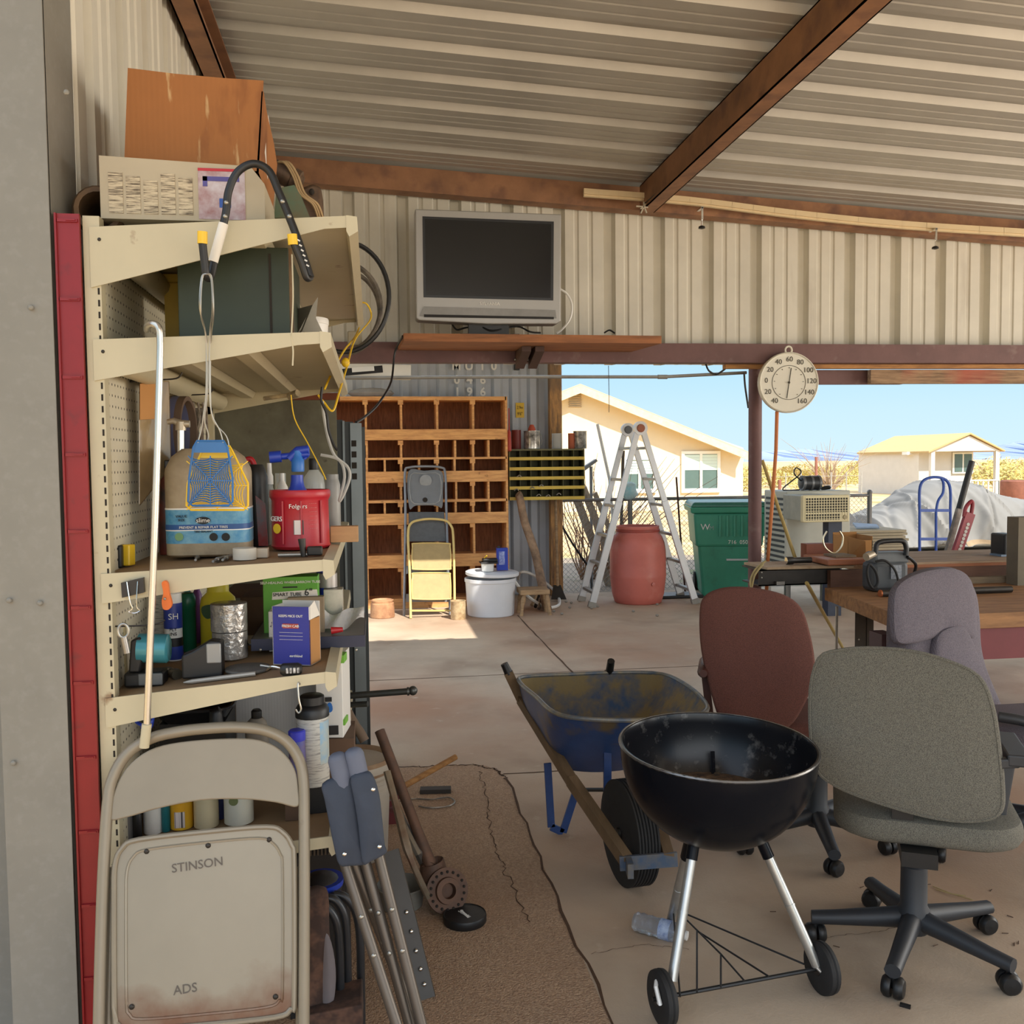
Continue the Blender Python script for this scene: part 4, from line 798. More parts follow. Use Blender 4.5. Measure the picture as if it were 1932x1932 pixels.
t,c,r,h=jar('oil_jug','tall black motor oil jug with red handle right of the large jug','jug',463,878,505,1034,2,[(.9,0),(1,.04),(1,.85),(.8,.95),(.6,1)],BLK,sy=1.1)
m=M(); m.tube(cr([Yp(462,869,c.y),Yp(474,867,c.y),Yp(484,890,c.y),Yp(496,930,c.y),Yp(498,945,c.y)],5),.008,10); P(m,'handle',REDP,t)
m=M(); q1=[Yp(*u,c.y-r-.004) for u in ((482,935),(500,950),(506,1030),(488,1030))]; m.prism(q1,(0,.004,0)); P(m,'paper_label',mt('red_grey_label',(128,128,136),.6,c2=(196,60,50),scale=12),t,smooth=False)
m=M(); a=Yp(453,850,2.6); jar('small_jar','small glass jar at the back between oil jug and spray bottle','jar',520,893,540,980,2.85,CYL,CLR)
t,c,r,h=jar('spray_can','dark spray can half hidden behind the large jug','spray can',298,880,328,1048,2,[(.95,0),(1,.02),(1,.86),(.7,.92),(.7,1)],mt('dark_can',(52,48,44),.5,c2=(150,60,40),scale=9))
# hanging bag, wheel, saw, wires behind the cane
m=M(); m.prism([Xp(*u,SX0+.02) for u in ((262,725),(300,718),(300,960),(258,955))],(.01,0,0)); 
PLB=mt('glossy_bag',(150,128,92),.2,c2=(96,84,66),scale=3,coat=.5)
t=T('hanging_package','glossy plastic package hanging on the pegboard behind the metal cane','package',tuple(Yp(285,960,2.5)))
a0=Yp(262,722,2.4); a1=Yp(318,718,2.52); b0=Yp(262,955,2.4)
m=M(); m.prism([a0,Yp(318,718,2.5),Yp(322,880,2.5),b0],(0,.012,0)); P(m,'bag',PLB,t,smooth=False,bev=.003)
m=M(); m.prism([Yp(264,724,2.395),Yp(300,720,2.46),Yp(300,790,2.46),Yp(264,792,2.395)],(0,.004,0)); P(m,'header_card',CARD,t,smooth=False)
GW=mt('brown_wheel',(92,72,56),.8,var=.2); GW2=mt('blue_stripe_wheel',(88,90,120),.7,var=.2)
t=T('abrasive_belt','thick brown and blue striped abrasive belt hanging behind the jug pump','belt',tuple(Yp(333,890,2.55)))
for k,(mat,dx) in enumerate(((GW,-.018),(GW2,0.),(GW,.018))):
    m=M(); L=[]; 
    for a in range(40):
        an=2*math.pi*a/40; c_=Yp(337,815,2.6); L.append(c_+V((dx+.012*math.cos(an),.055*math.cos(an),.095*math.sin(an))))
    vs=[];fs=[]
    for p_ in L:
        d_=(p_-c_-V((dx,0,0))); d_.x=0; d_.normalize(); vs+=[p_+V((-.009,0,0)),p_+V((.009,0,0)),p_+V((.009,0,0))-d_*.012,p_+V((-.009,0,0))-d_*.012]
    for i in range(40):
        j=(i+1)%40
        for e in range(4): fs.append((i*4+e,i*4+(e+1)%4,j*4+(e+1)%4,j*4+e))
    m.add(vs,fs); P(m,'band',mat,t)
for k in range(4):
    m=M(); x=356+k*9; m.tube(cr([Yp(x,760,2.7),Yp(x+3,790,2.68),Yp(x-4,830,2.66),Yp(x+4,868,2.66),Yp(x+8,830,2.68),Yp(x+6,770,2.7)],5),.0035,6); S(m,'wire_bundle',mt('brown_cord',(96,80,64),.8,c2=(170,160,146),scale=20),'loop of brown wire hanging behind the blue fly swatter','wire','wire loops behind the fly swatters')
# tape measure, tape, bits
t,b,p,w_,h=carton('laser_level','yellow and black laser level lying at the left end of the third shelf','level',200,1031,229,1074,2,.045,BLK,bev=.004)
m=M(); p2=Yp(278,1020,2.42); a=p+V((w_*.3,.02,.002)); 
m.beam(a+V((.0,0,h*.5)),V((p2.x-.03,2.34,p.z+h*.5)),.042,h*.94); P(m,'yellow_body',YEL,t,smooth=False,bev=.003)
for k,(dz,mt_) in enumerate(((.78,REDP),(.48,GRYP),(.2,STEEL))):
    m=M(); m.lathe([(0,0),(.006,0),(.006,.003),(0,.003)],(p.x,p.y-.001,p.z+dz*h),14,(0,-1,0)); P(m,'button',mt_,t)
t,c,r,h=jar('tape_roll','roll of white tape lying on the front of the third shelf','tape',437,1037,481,1059,2,CYL,mt('ptfe_white',(220,212,196),.5))
t,b,p,w_,h=carton('plastic_clip_box','small clear plastic box right of the white tape roll','box',478,1036,505,1054,2,.03,mt('cloudy_plastic',(196,180,158),.3))
def rodthing(name,label,cat,a,b,sh,r,mat,group=None,segs=()):
    A=SP(sh,*a); B=SP(sh,*b); u=V((0,0,r+.001)); A=A+u; B=B+u; m=M()
    if segs: m.tube([A.lerp(B,s) for s,_ in segs],[r*q for _,q in segs],10)
    else: m.tube([A,B],r,10)
    return S(m,name,mat,label,cat,group)
SPK=((0,.5),(.3,.55),(.32,1),(.5,1),(.52,.7),(1,.7))
rodthing('spark_plug','single short spark plug lying at left on the third shelf edge','spark plug',(369,1062),(377,1050),2,.006,STEEL,segs=SPK)
rodthing('spark_plug','left spark plug of the pair before the large jug','spark plug',(402,1065),(424,1056),2,.006,STEEL,segs=SPK)
rodthing('spark_plug','right spark plug of the pair before the large jug','spark plug',(420,1062),(440,1052),2,.006,ZINC,segs=SPK)
t=T('tack_hammer','small dark hammer standing on its face before the red canister','hammer',tuple(SP(2,575,1050)))
c=SP(2,573,1052); m=M(); m.tube([c+V((0,0,.002)),c+V((-.004,.004,.045))],[.006,.009],10); P(m,'peg',DKST,t)
m=M(); a=c+V((-.06,.004,.007)); m.tube([a,c+V((.01,.006,.007))],.006,10); P(m,'shaft',STEEL,t)
m=M(); m.bx(c.x+.008,c.x+.044,c.y-.006,c.y+.02,c.z+.004,c.z+.026); P(m,'head',DKST,t,bev=.004)
t,b,p,w_,h=carton('wood_block','short piece of pale 2x4 sticking out past the end of the third shelf','wood block',624,993,676,1023,2.55,.04,mt('pale_pine',(186,146,102),.75,var=.2,scale=8,str=(1,1,8)))
t.location.z+=max(0,sz(2,p.x)+.001-p.z)
# binder clip
t=T('binder_clip','black binder clip with wire handles on the third shelf bracket','clip',tuple(Yp(248,1110,2.13)))
m=M(); m.prism([Yp(228,1100,2.133),Yp(270,1090,2.133),Yp(272,1118,2.133),Yp(230,1128,2.133)],(0,.012,0)); P(m,'jaw',mt('clip_black',(36,32,32),.35),t,smooth=False)
m=M(); m.tube(cr([Yp(239,1098,2.13),Yp(245,1135,2.125),Yp(250,1148,2.125),Yp(243,1154,2.125),Yp(254,1157,2.125),Yp(264,1152,2.125),Yp(259,1146,2.125),Yp(258,1130,2.125),Yp(260,1097,2.13)],4),.0012,6); P(m,'wire_handle',CHROME,t)
t=T('clip_peg','orange plastic spring clip hanging on the third shelf bracket','clip',tuple(Yp(313,1120,2.12)))
m=M(); m.prism(cr([Yp(*u,2.125) for u in ((305,1100),(312,1096),(317,1103),(319,1120),(324,1140),(318,1150),(308,1149),(305,1135),(308,1118))],4,True),(0,.012,0)); P(m,'jaws',mt('orange_plastic',(226,112,36),.4),t,smooth=False)
m=M(); m.ball(Yp(311,1130,2.122),.003,8,5); P(m,'pivot',ZINC,t)
# cables hooked at the right end of the second shelf
wire('grey_cable','grey looped cable hanging at the steel trim beside the third shelf','cable',[Yp(608,757,2.6),Yp(612,790,2.6),Yp(620,830,2.6),Yp(632,860,2.6),Yp(655,880,2.6),Yp(660,900,2.6),Yp(650,930,2.6),Yp(640,945,2.6),Yp(650,900,2.6),Yp(640,868,2.6),Yp(605,858,2.6)],.0045,mt('light_grey_cable',(176,176,170),.5),n=6)
wire('black_lead','black lead hanging from a hook past the second shelf','cable',[Yp(608,730,2.55),Yp(606,755,2.55),Yp(616,780,2.55),Yp(620,812,2.55),Yp(630,840,2.55),Yp(637,850,2.55)],.004,BLK)
# ---------- fourth shelf ----------
B4=3
t,c,r,h=jar('insect_spray_can','white and blue aerosol can on the fourth shelf behind the orange clip','spray can',309,1113,342,1250,B4,[(.95,0),(1,.02),(1,.93),(.7,.97),(.6,1)],WHITE,lab=[(.45,.8,mt('deep_blue',(40,60,150),.4),1.01),(.2,.32,BLK,1.01),(0.02,.2,mt('deep_blue',(40,60,150),.4),1.01)],txt=[('SH',.25,.62,.022,WINK),('FLY\nINS',.2,.41,.012,INK)])
t,b,p,w_,h=carton('paper_carton','pale carton covered with small print left of the blue aerosol can','carton',288,1124,318,1242,B4,.04,mt('printed_carton',(206,202,192),.7,c2=(140,138,134),scale=120,str=(.2,1,2.5),lo=.5,hi=.6))
jar('green_spray_can','dark green aerosol can with dome cap on the fourth shelf','spray can',338,1120,368,1232,B4,[(.95,0),(1,.02),(1,.74),(1.05,.75),(1.05,.9),(.8,.98),(0,1)],mt('green_can',(24,98,70),.35,var=.15,scale=10))
jar('purple_bottle','purple capped bottle behind the green aerosol can','bottle',363,1096,382,1215,2.75,BOT,mt('purple',(126,70,140),.4))
jar('teal_bottle','teal and white bottle behind the aerosol cans','bottle',344,1098,364,1215,2.75,BOT,mt('pale_teal',(140,200,200),.4))
t,c,r,h=jar('garden_bottle','yellow plastic garden product bottle with green cap on the fourth shelf','bottle',376,1100,444,1228,B4,[(.92,0),(1,.04),(1,.62),(.92,.74),(.62,.82),(.60,.84),(.60,.95),(.56,.97),(.5,1)],mt('lemon_plastic',(224,208,56),.4,var=.1),([(.61,.955),(.61,1.0),(.55,1.03),(0,1.03)],mt('cap_green',(34,110,70),.4)),sy=.75)
m=M(); m.prism(cr([Yp(*u,c.y-r*.75-.001) for u in ((381,1145),(400,1142),(404,1160),(392,1168),(382,1160))],3,True),(0,.001,0)); P(m,'green_patch',mt('dark_green_print',(52,86,44),.6),t.children[0],smooth=False)
TAPE=mt('foil_wrapped_tape',(150,146,142),.25,.5,c2=(200,196,190),scale=14,bump=.5,bs=50)
t,c,r,h=jar('tape_roll','lower one of two grey tape rolls wrapped in film on the fourth shelf','tape',397,1198,463,1250,B4,CYL,TAPE,group='stacked tape rolls',ovl=32)
t2,c2,r2,h2=jar('tape_roll','upper one of two grey tape rolls wrapped in film on the fourth shelf','tape',394,1149,462,1202,c.y-r,CYL,TAPE,group='stacked tape rolls',ovl=32)
t2.location=(c.x-.001,c.y,c.z+h+.001)
BRN=mt('brown_carton',(96,72,54),.8,var=.2,scale=8); 
carton('brown_carton','dark brown carton behind the tape rolls on the fourth shelf','carton',456,1126,505,1204,2.75,.15,BRN); carton('brown_carton','flat brown carton at the back under the third shelf','carton',430,1112,500,1128,2.95,.15,BRN)
t,b,p,w_,h=carton('tube_carton','green carton for an inner tube, standing at the back of the fourth shelf','carton',500,1086,601,1215,2.52,.07,mt('lime_green_print',(92,160,52),.6,var=.08))
t.location.z+=sz(3,p.x+w_/2)+.001-p.z
text(b,'SELF-HEALING WHEELBARROW TUBE',(p.x,p.y-.001,p.z+h*.92),.0092,WINK)
m=M(); m.prism([Yp(*u,p.y-.0006) for u in ((514,1116),(598,1110),(600,1125),(513,1130))],(0,.001,0)); pl_=P(m,'white_band',PAPER,b,smooth=False); text(pl_,'SMART TUBE',Yp(542,1120,p.y-.0018),.013,INK); text(pl_,'6"',Yp(582,1116,p.y-.0018),.026,INK)
m=M(); m.bx(p.x-.02,p.x+.018,p.y-.0008,p.y,p.z+h*.84,p.z+h*.86); P(m,'hang_slot',INK,b,smooth=False)
t,b,p,w_,h=carton('patterned_carton','white carton with dark seed pattern before the green carton','carton',508,1128,560,1204,2.46,.05,mt('speckled_white',(214,210,202),.7,c2=(70,64,90),scale=55,lo=.58,hi=.62))
t.location.z+=sz(3,p.x+w_/2)+.001-p.z
carton('flap_carton','grey-brown carton flap behind the blue carton','carton',545,1126,612,1210,2.5,.03,mt('grey_card',(150,132,108),.8)).__getitem__(0)
FB=mt('repellent_blue',(44,50,142),.5,var=.06)
p=SP(B4,559,1259); k=mpp(p); rz=R(-14)
t=T('pouch_carton','blue open-topped rodent pouch carton on the front of the fourth shelf','carton',(p.x,p.y+.03,sz(3,p.x+.04)+.002))
zb=t.location.z; h=(1259-1148)*k; wd=76*k
Q=Mx.Translation(V((p.x,p.y+.03,zb)))@Mx.Rotation(R(-20),4,'Z')
m=M(); m.bx(-wd/2,wd/2,-.03,-.028,0,h,T=Q); b=P(m,'front_panel',FB,t,smooth=False)
m=M(); m.bx(wd/2-.002,wd/2,-.03,.03,0,h*.78,T=Q); P(m,'side_panel',CARD,t,smooth=False)
m=M(); m.prism([Q@V(v) for v in ((wd/2,-.03,h*.78),(wd/2,-.03,h),(wd/2,0,h*1.08),(wd/2,.03,h*.8))],(-.002,0,0)); P(m,'white_flap',PAPER,t,smooth=False)
m=M(); m.bx(-wd/2,wd/2,.028,.03,0,h*1.05,T=Q); m.bx(-wd/2,-wd/2+.002,-.03,.03,0,h,T=Q); m.bx(-wd/2,wd/2,-.03,.03,0,.002,T=Q); P(m,'back_panels',PAPER,t,smooth=False)
g_=lambda x,z: Q@V((x*wd,-.0312,z*h))
for s,x,z,sz_,mm in (('KEEPS MICE OUT',0,.84,.0082,WINK),('~~~~~~~~~~~~~~~~~',0,.56,.006,WINK),('~~~~~~~~~~~~~~~~~',0,.50,.006,WINK),('~~~~~~~~~~~~~~~~~',0,.44,.006,WINK),('earthkind',.12,.16,.0085,WINK)): text(b,s,g_(x,z),sz_,mm,R(-20))
m=M(); m.bx(-.22*wd,.2*wd,-.031,-.030,h*.63,h*.71,T=Q); rb=P(m,'red_panel',mt('red_print',(176,66,50),.6),b,smooth=False); text(rb,'FRESH CAB',g_(-.01,.67)-V((0,.001,0)),.0088,WINK,R(-20))
# grey-blue metal plate sticking out at the right, with cloth and packets on it
NAV=mt('navy_steel',(52,54,74),.45,.3); a=Yp(476,1237,2.44); b=Yp(688,1237,2.44)
zt=sz(3,-.108)+.032; m=M(); m.mi=1; m.bx(a.x,b.x,2.44,2.80,zt-.004,zt); m.mi=0; m.bx(a.x,b.x,2.436,2.44,zt-.03,zt); m.bx(a.x,b.x,2.80,2.804,zt-.03,zt); m.bx(a.x-.002,a.x,2.436,2.804,zt-.03,zt); m.bx(b.x,b.x+.002,2.436,2.804,zt-.03,zt)
t=S(m,'metal_tray',[NAV,mt('grey_sheet',(128,126,124),.45,.4,var=.15)],'navy-edged grey metal tray on the fourth shelf, jutting out at the right','tray',smooth=False)
for x in (491,672): mm=M(); mm.ball(Yp(x,1226,2.434),(.004,.003,.004),8,5); P(mm,'screw',ZINC,t)
PX=M(); 
def rag(u,v):
    x=612+75*u; y=1150+8*math.sin(5*u)+36*v*(1-.3*u)+4*math.sin(9*u+3*v); return Yp(x,y,2.50+.05*(1-v)+.01*math.sin(12*u+2*v))
PX.grid(rag,16,8,(0,.004,0))
for v in PX.v: v.z=max(v.z,zt+.003)
S(PX,'white_rag',mt('rag_cloth',(206,204,202),.9,var=.08,bump=.4,bs=60),'crumpled white rag lying on the metal tray at the right','cloth')
m=M(); c=Yp(625,1194,2.46); m.tube([c,c+V((.03,.0,.002))],[.010,.006],10)
for v in m.v: v.z=v.z-c.z+zt+.011
S(m,'red_wire_cap',REDP,'small red plastic cap under the white rag','cap')
t,c,r,h=jar('duct_tape','silver tape roll standing behind the small metal fittings at the right','tape',600,1101,636,1128,2.62,CYL,mt('silver_tape',(176,172,168),.35,.3))
tz=t
t,b,p,w_,h=carton('fitting_box','small bright metal bracket box under the silver tape roll','bracket',612,1127,648,1195,2.60,.05,mt('zinc_box',(178,176,166),.3,.5,var=.3,scale=20))
t.location.z=zt+.001; tz.location.z=zt+.002+h
jar('blue_tube','royal blue round tube standing beyond the fourth shelf','tube',598,1062,624,1190,2.72,CYL,bs)[0].location.z=zt+.001
# small tools at the left of the fourth shelf
t,b,p,w_,h=carton('hardware_blister','clear blister pack with brass fitting at the left end of the fourth shelf','package',200,1176,236,1292,B4,.03,glass('yellowed_blister',(206,190,140),.15,.6),bev=.006)
m=M(); m.ball(p+V((0.0,.012,h*.42)),(.016,.010,.03),12,8); P(m,'brass_fitting',mt('brass',(176,146,70),.3,.8),t)
t=T('shackle','steel shackle ring hanging on the wire hook at the left end','shackle',tuple(Yp(233,1215,2.13)))
c=Yp(233,1190,2.14); m=M(); m.tube([c+V((.011*math.cos(a),0,.015*math.sin(a))) for a in [2*math.pi*i/24 for i in range(24)]],.0032,8,True); P(m,'ring',ZINC,t)
m=M(); m.tube([c+V((.0,0,-.014)),c+V((.006,0,-.05))],.007,10); P(m,'swivel',STEEL,t)
A=Xp(205,1182,SX0+.004); wire('peg_hook','lowest wire peg hook, carrying the steel shackle','hook',[A,A+V((.09,-.0,.0)),A+V((.12,0,.01))],.002,DKST,'pegboard hooks')
t=T('pencil_sharpener','crank pencil sharpener with teal drum on the fourth shelf','sharpener',tuple(SP(B4,275,1297)))
p=SP(B4,272,1298); z=p.z; k=mpp(p)
m=M(); m.bx(p.x-.045,p.x+.042,p.y,p.y+.06,z+.001,z+.035); P(m,'base',BLK,t,bev=.006)
m=M(); m.bx(p.x-.012,p.x+.042,p.y-.006,p.y+.0,z+.006,z+.034); P(m,'base_front',mt('grey_base',(96,98,98),.45),t,bev=.003)
m=M(); m.prism([(p.x-.035,p.y+.005,z+.035),(p.x-.010,p.y+.005,z+.035),(p.x+.004,p.y+.005,z+.10),(p.x-.008,p.y+.005,z+.118),(p.x-.028,p.y+.005,z+.11)],(0,.05,0)); P(m,'stand',BLK,t,bev=.004)
m=M(); m.tube([(p.x-.018,p.y+.03,z+.088),(p.x-.016,p.y+.03,z+.088),(p.x+.048,p.y+.03,z+.084),(p.x+.052,p.y+.03,z+.084)],[.026,.034,.034,.028],24); P(m,'drum',mt('teal_enamel',(74,150,164),.25,.2),t)
rodthing('hose_nozzle','small dark brass hose fitting right of the pencil sharpener','fitting',(316,1276),(335,1282),B4,.011,mt('dark_brass',(92,86,72),.4,.6),segs=((0,1.1),(.3,1.1),(.32,.8),(.7,.8),(.72,1.2),(1,1.2)))
t=T('blade_sharpener','black desk sharpener with clear window on the fourth shelf','sharpener',tuple(SP(B4,380,1281)))
p=SP(B4,381,1284); z=sz(3,p.x+.04)+.001
m=M(); m.prism([(p.x-.045,p.y,z),(p.x+.046,p.y,z),(p.x+.046,p.y,z+.085),(p.x+.02,p.y,z+.088),(p.x-.02,p.y,z+.065),(p.x-.045,p.y,z+.055)],(0,.045,0)); P(m,'body',BLK,t,smooth=False,bev=.005)
m=M(); m.bx(p.x+.012,p.x+.045,p.y-.004,p.y+.002,z+.036,z+.082); P(m,'window',glass('smoke_window',(190,190,186),.1,.6),t,bev=.003)
t=T('grinding_disc','flat grey grinding disc lying on the fourth shelf','disc',tuple(SP(B4,468,1272)))
p=SP(B4,468,1268); z=sz(3,p.x+.05)
m=M(); m.lathe([(.011,.001),(.052,.001),(.054,.004),(.052,.008),(.02,.012),(.011,.012)],(p.x,p.y,z),32); P(m,'disc',mt('disc_grit',(96,92,86),.8,var=.25,scale=40,bump=.3,bs=200),t)
m=M(); m.tube([(p.x+.03,p.y-.01,z+.013),(p.x+.07,p.y-.015,z+.006)],.0035,8); P(m,'loose_bolt',ZINC,t)
t=T('combination_lock','black four-digit combination padlock at the front of the fourth shelf','lock',tuple(SP(B4,548,1277)))
p=SP(B4,548,1277); z=sz(3,p.x+.02)+.001
m=M(); m.tube([(p.x-.022,p.y,z+.015),(p.x-.016,p.y,z+.015),(p.x+.018,p.y,z+.015),(p.x+.026,p.y,z+.015)],[.010,.0145,.0145,.010],16); P(m,'body',BLK,t)
m=M(); 
for i in range(4): m.bx(p.x-.008+i*.008,p.x-.003+i*.008,p.y-.0165,p.y-.012,z+.009,z+.021)
P(m,'number_wheels',mt('wheel_white',(216,214,210),.5,c2=(60,60,60),scale=90),t,smooth=False)
m=M(); m.tube(cr([(p.x-.02,p.y+.0,z+.018),(p.x-.04,p.y+.004,z+.022),(p.x-.055,p.y+.02,z+.012)],5),.003,8); P(m,'shackle',CHROME,t)
rodthing('marker_pen','slim silver marker lying along the fourth shelf edge','pen',(346,1293),(482,1276),B4,.0055,mt('pen_silver',(176,170,160),.35,.3),segs=((0,.2),(.05,.6),(.12,1),(1,1)))
wire('s_hook','bright S-shaped wire hook hanging from the fourth shelf bracket','hook',[Yp(566,1291,2.135),Yp(563,1288,2.13),Yp(562,1298,2.125),Yp(564,1320,2.12),Yp(568,1338,2.12),Yp(563,1345,2.12),Yp(558,1338,2.12)],.002,ZINC)
m=M(); m.tube([Yp(252,1390,2.14),Yp(270,1380,2.14)],.006,8)
# ---------- fifth shelf ----------
B5=4
WBX=mt('white_fluted_card',(206,206,204),.75,var=.05); wave(WBX,40,'X',.1,.002)
t,b,p,w_,h=carton('filter_carton','wide white carton with a black triangle under the fourth shelf','carton',453,1308,602,1560,2.62,.3,WBX)
t.location.z+=sz(4,p.x+w_/2)+.001-p.z; dz=sz(4,p.x+w_/2)+.001-p.z
m=M(); m.prism([Yp(500,1358,2.619),Yp(527,1327,2.619),Yp(562,1356,2.619)],(0,.001,0)); P(m,'black_triangle',INK,b,smooth=False)
text(b,'8 X 539g / 19 oz. (1.19 lb.)',Yp(492,1315,2.618),.0125,INK); text(b,'CB9991206',Yp(574,1317,2.618),.016,INK)
t,b,p,w_,h=carton('water_filter_carton','tall white carton with green bands and a blue drop standing at the shelf end','carton',604,1236,654,1392,2.5,.12,WHITE,R(-8))
m=M(); m.bx(p.x-w_/2,p.x+w_/2,p.y-.001,p.y+.05,p.z+h*.91,p.z+h+.001,R(-8)); m.bx(p.x-w_/2+.02,p.x+w_/2,p.y-.0012,p.y+.05,p.z+h*.15,p.z+h*.22,R(-8)); P(m,'green_band',mt('lime_band',(120,186,64),.5),b,smooth=False)
m=M(); d=Yp(622,1338,p.y-.006); m.prism([d+V((.008*math.cos(a),0,.009*math.sin(a) if math.sin(a)<.3 else .018*math.sin(a))) for a in [2*math.pi*i/16 for i in range(16)]],(0,.001,0)); P(m,'blue_drop',mt('drop_blue',(40,110,190),.4),b,smooth=False)
m=M(); m.bx(d.x-.008,d.x+.022,d.y,d.y+.001,d.z-.07,d.z-.045); m.bx(d.x-.012,d.x+.006,d.y,d.y+.001,d.z+.02,d.z+.032); P(m,'black_print',INK,b,smooth=False)
m=M(); q0=Yp(632,1392,2.5); m.bx(q0.x-.04,q0.x+.05,2.49,2.66,sz(4,-.11)+.012,p.z-.001); S(m,'brown_box',BRN,'brown box under the tall white water-filter carton','box',smooth=False)
t,c,r,h=jar('drain_cleaner','large white bottle with wide black cap standing on the fifth shelf','bottle',558,1316,622,1488,2.3,[(.9,0),(.95,.02),(.95,.755)],mt('label_grey_white',(196,194,186),.5,c2=(150,148,144),scale=120,str=(.2,.2,2.5),lo=.5,hi=.6),([(1,.76),(1.0,.84),(.85,.89),(.72,.9),(.72,.985),(.6,1),(0,1)],BLK))
t.location.z+=0
m=M(); 
for a in range(7): pass
x=c.x+.62*r; m.lathe([(.955*r,.25*h),(.955*r,.72*h)],c,24); 
m.v=[v for v in m.v]; keep=[f for f in m.f if all((m.v[i].x-c.x)>.45*r and m.v[i].y<c.y+.6*r for i in f)]; m.f=keep; m.k=[0]*len(keep); P(m,'picture_label',mt('sky_label',(120,170,206),.5,c2=(206,190,140),scale=10),t)
zc=sz(4,c.x)+.001
m=M(); m.bx(c.x-.05,c.x+.035,c.y-.03,c.y+.06,zc,c.z-.001); S(m,'dark_block',BLK,'low dark block under the white drain cleaner bottle','block',smooth=False)
t,c,r,h=jar('glue_stick','blue and brown glue bottle with blue cap left of the large white bottle','bottle',544,1380,578,1490,2.28,[(.75,0),(.85,.03),(1,.2),(.9,.75),(.9,.86)],mt('glue_body',(76,88,160),.45,c2=(124,92,76),scale=12),([(.92,.82),(.95,.84),(.95,.98),(.8,1),(0,1)],mt('cap_blue',(60,66,190),.4)))
c.z=c.z; m=M(); m.bx(c.x-.03,c.x+.03-.012,c.y-.02,c.y+.03,sz(4,c.x)+.001,c.z-.001); S(m,'small_carton',BRN,'small carton under the blue glue bottle','carton',smooth=False)
t,c,r,h=jar('grey_flask','grey plastic flask with black cap before the white carton','flask',462,1342,506,1460,2.4,[(.9,0),(1,.05),(1,.65),(.8,.8),(.5,.86)],mt('flask_grey',(128,120,108),.5),([(.42,.85),(.45,.86),(.45,.97),(.3,1),(0,1)],BLK))
c.z=0; t.location.z=sz(4,t.location.x)+.001 if t.location.z<sz(4,t.location.x) else t.location.z
t=T('black_tray','black plastic oil tray lying under the fourth shelf','tray',tuple(Yp(360,1370,2.4)))
p=Yp(360,1368,2.4); m=M(); pr=rrect(.19,.22,.05,5); N=len(pr); L=[]
for s,z in ((.8,0),(1,.03),(1.06,.034),(1.06,.04),(.98,.04),(.78,.008)):
    for a,b in pr: L.append(V((p.x+a*s,p.y+.1+b*s,p.z+z)))
m.add(L,[(i*N+j,i*N+(j+1)%N,(i+1)*N+(j+1)%N,(i+1)*N+j) for i in range(5) for j in range(N)]+[tuple(range(N-1,-1,-1)),tuple(5*N+j for j in range(N))]); P(m,'pan',mt('glossy_black',(34,35,38),.22,var=.2),t)
m=M(); a=Yp(408,1366,2.36); m.tube([a,a+V((-.0,0,.03)),a+V((.01,0,.035))],[.018,.016,.01],12); P(m,'spout',BLK,t)
m=M(); m.bx(p.x-.08,p.x+.08,p.y+.02,p.y+.2,sz(4,p.x+.08)+.001,p.z-.001); S(m,'storage_box',BLK,'dark storage box under the black oil tray','box',smooth=False)
wire('zip_tie_bundle','blue plastic cord loop hanging left of the black oil tray','cord',[Yp(250,1345,2.2),Yp(258,1362,2.2),Yp(272,1368,2.19),Yp(286,1362,2.19),Yp(288,1348,2.2),Yp(284,1372,2.2),Yp(266,1372,2.2)],.004,bs)
IT=[('jar','white and dark jar seen through the chair gap at far left',224,1535,250,1588,mt('grey_jar',(120,116,112),.5)),('carton','dark small box next to the far left jar',250,1530,266,1585,BLK),('bottle','white rounded bottle through the chair gap',268,1480,303,1578,WHITE),('spray_can','teal can between the white bottle and yellow can',304,1480,320,1572,mt('teal_can',(36,120,128),.4)),('spray_can','yellow-orange spray can with barcode through the chair gap',318,1470,361,1570,mt('amber_label',(232,166,32),.4,c2=(240,196,60),scale=9)),('bottle','cream plastic tube through the chair gap',363,1470,409,1568,mt('cream_plastic',(206,192,156),.4,var=.15)),('bottle','navy and white bottle behind the cream tube',408,1490,422,1548,mt('navy_label',(60,66,110),.5)),('jar','white labelled jar rightmost in the chair gap',420,1490,475,1562,mt('stained_label',(206,204,188),.6,var=.12,scale=7))]
for nm,lb,x0,y0,x1,y1,mat in IT:
    pr=CYL
    t,c,r,h=jar(nm,lb,nm.replace('_',' '),x0,y0,x1,y1,B5,pr,mat)
    if 'barcode' in lb: m=M(); m.bx(c.x-.012,c.x+.012,c.y-r-.001,c.y-r*.85,c.z+.06*h,c.z+.36*h); P(m,'barcode',mt('barcode',(226,214,208),.7),t.children[0],smooth=False)
    if 'rightmost' in lb: m=M(); m.lathe([(0,0),(.011,0),(.011,.001),(0,.001)],(c.x-.2*r,c.y-r*.99,c.z+.68*h),18,(0,-1,0)); P(m,'crest',mt('crest_green',(112,120,74),.6),t.children[0])
m=M(); p=SP(B5,640,1540)
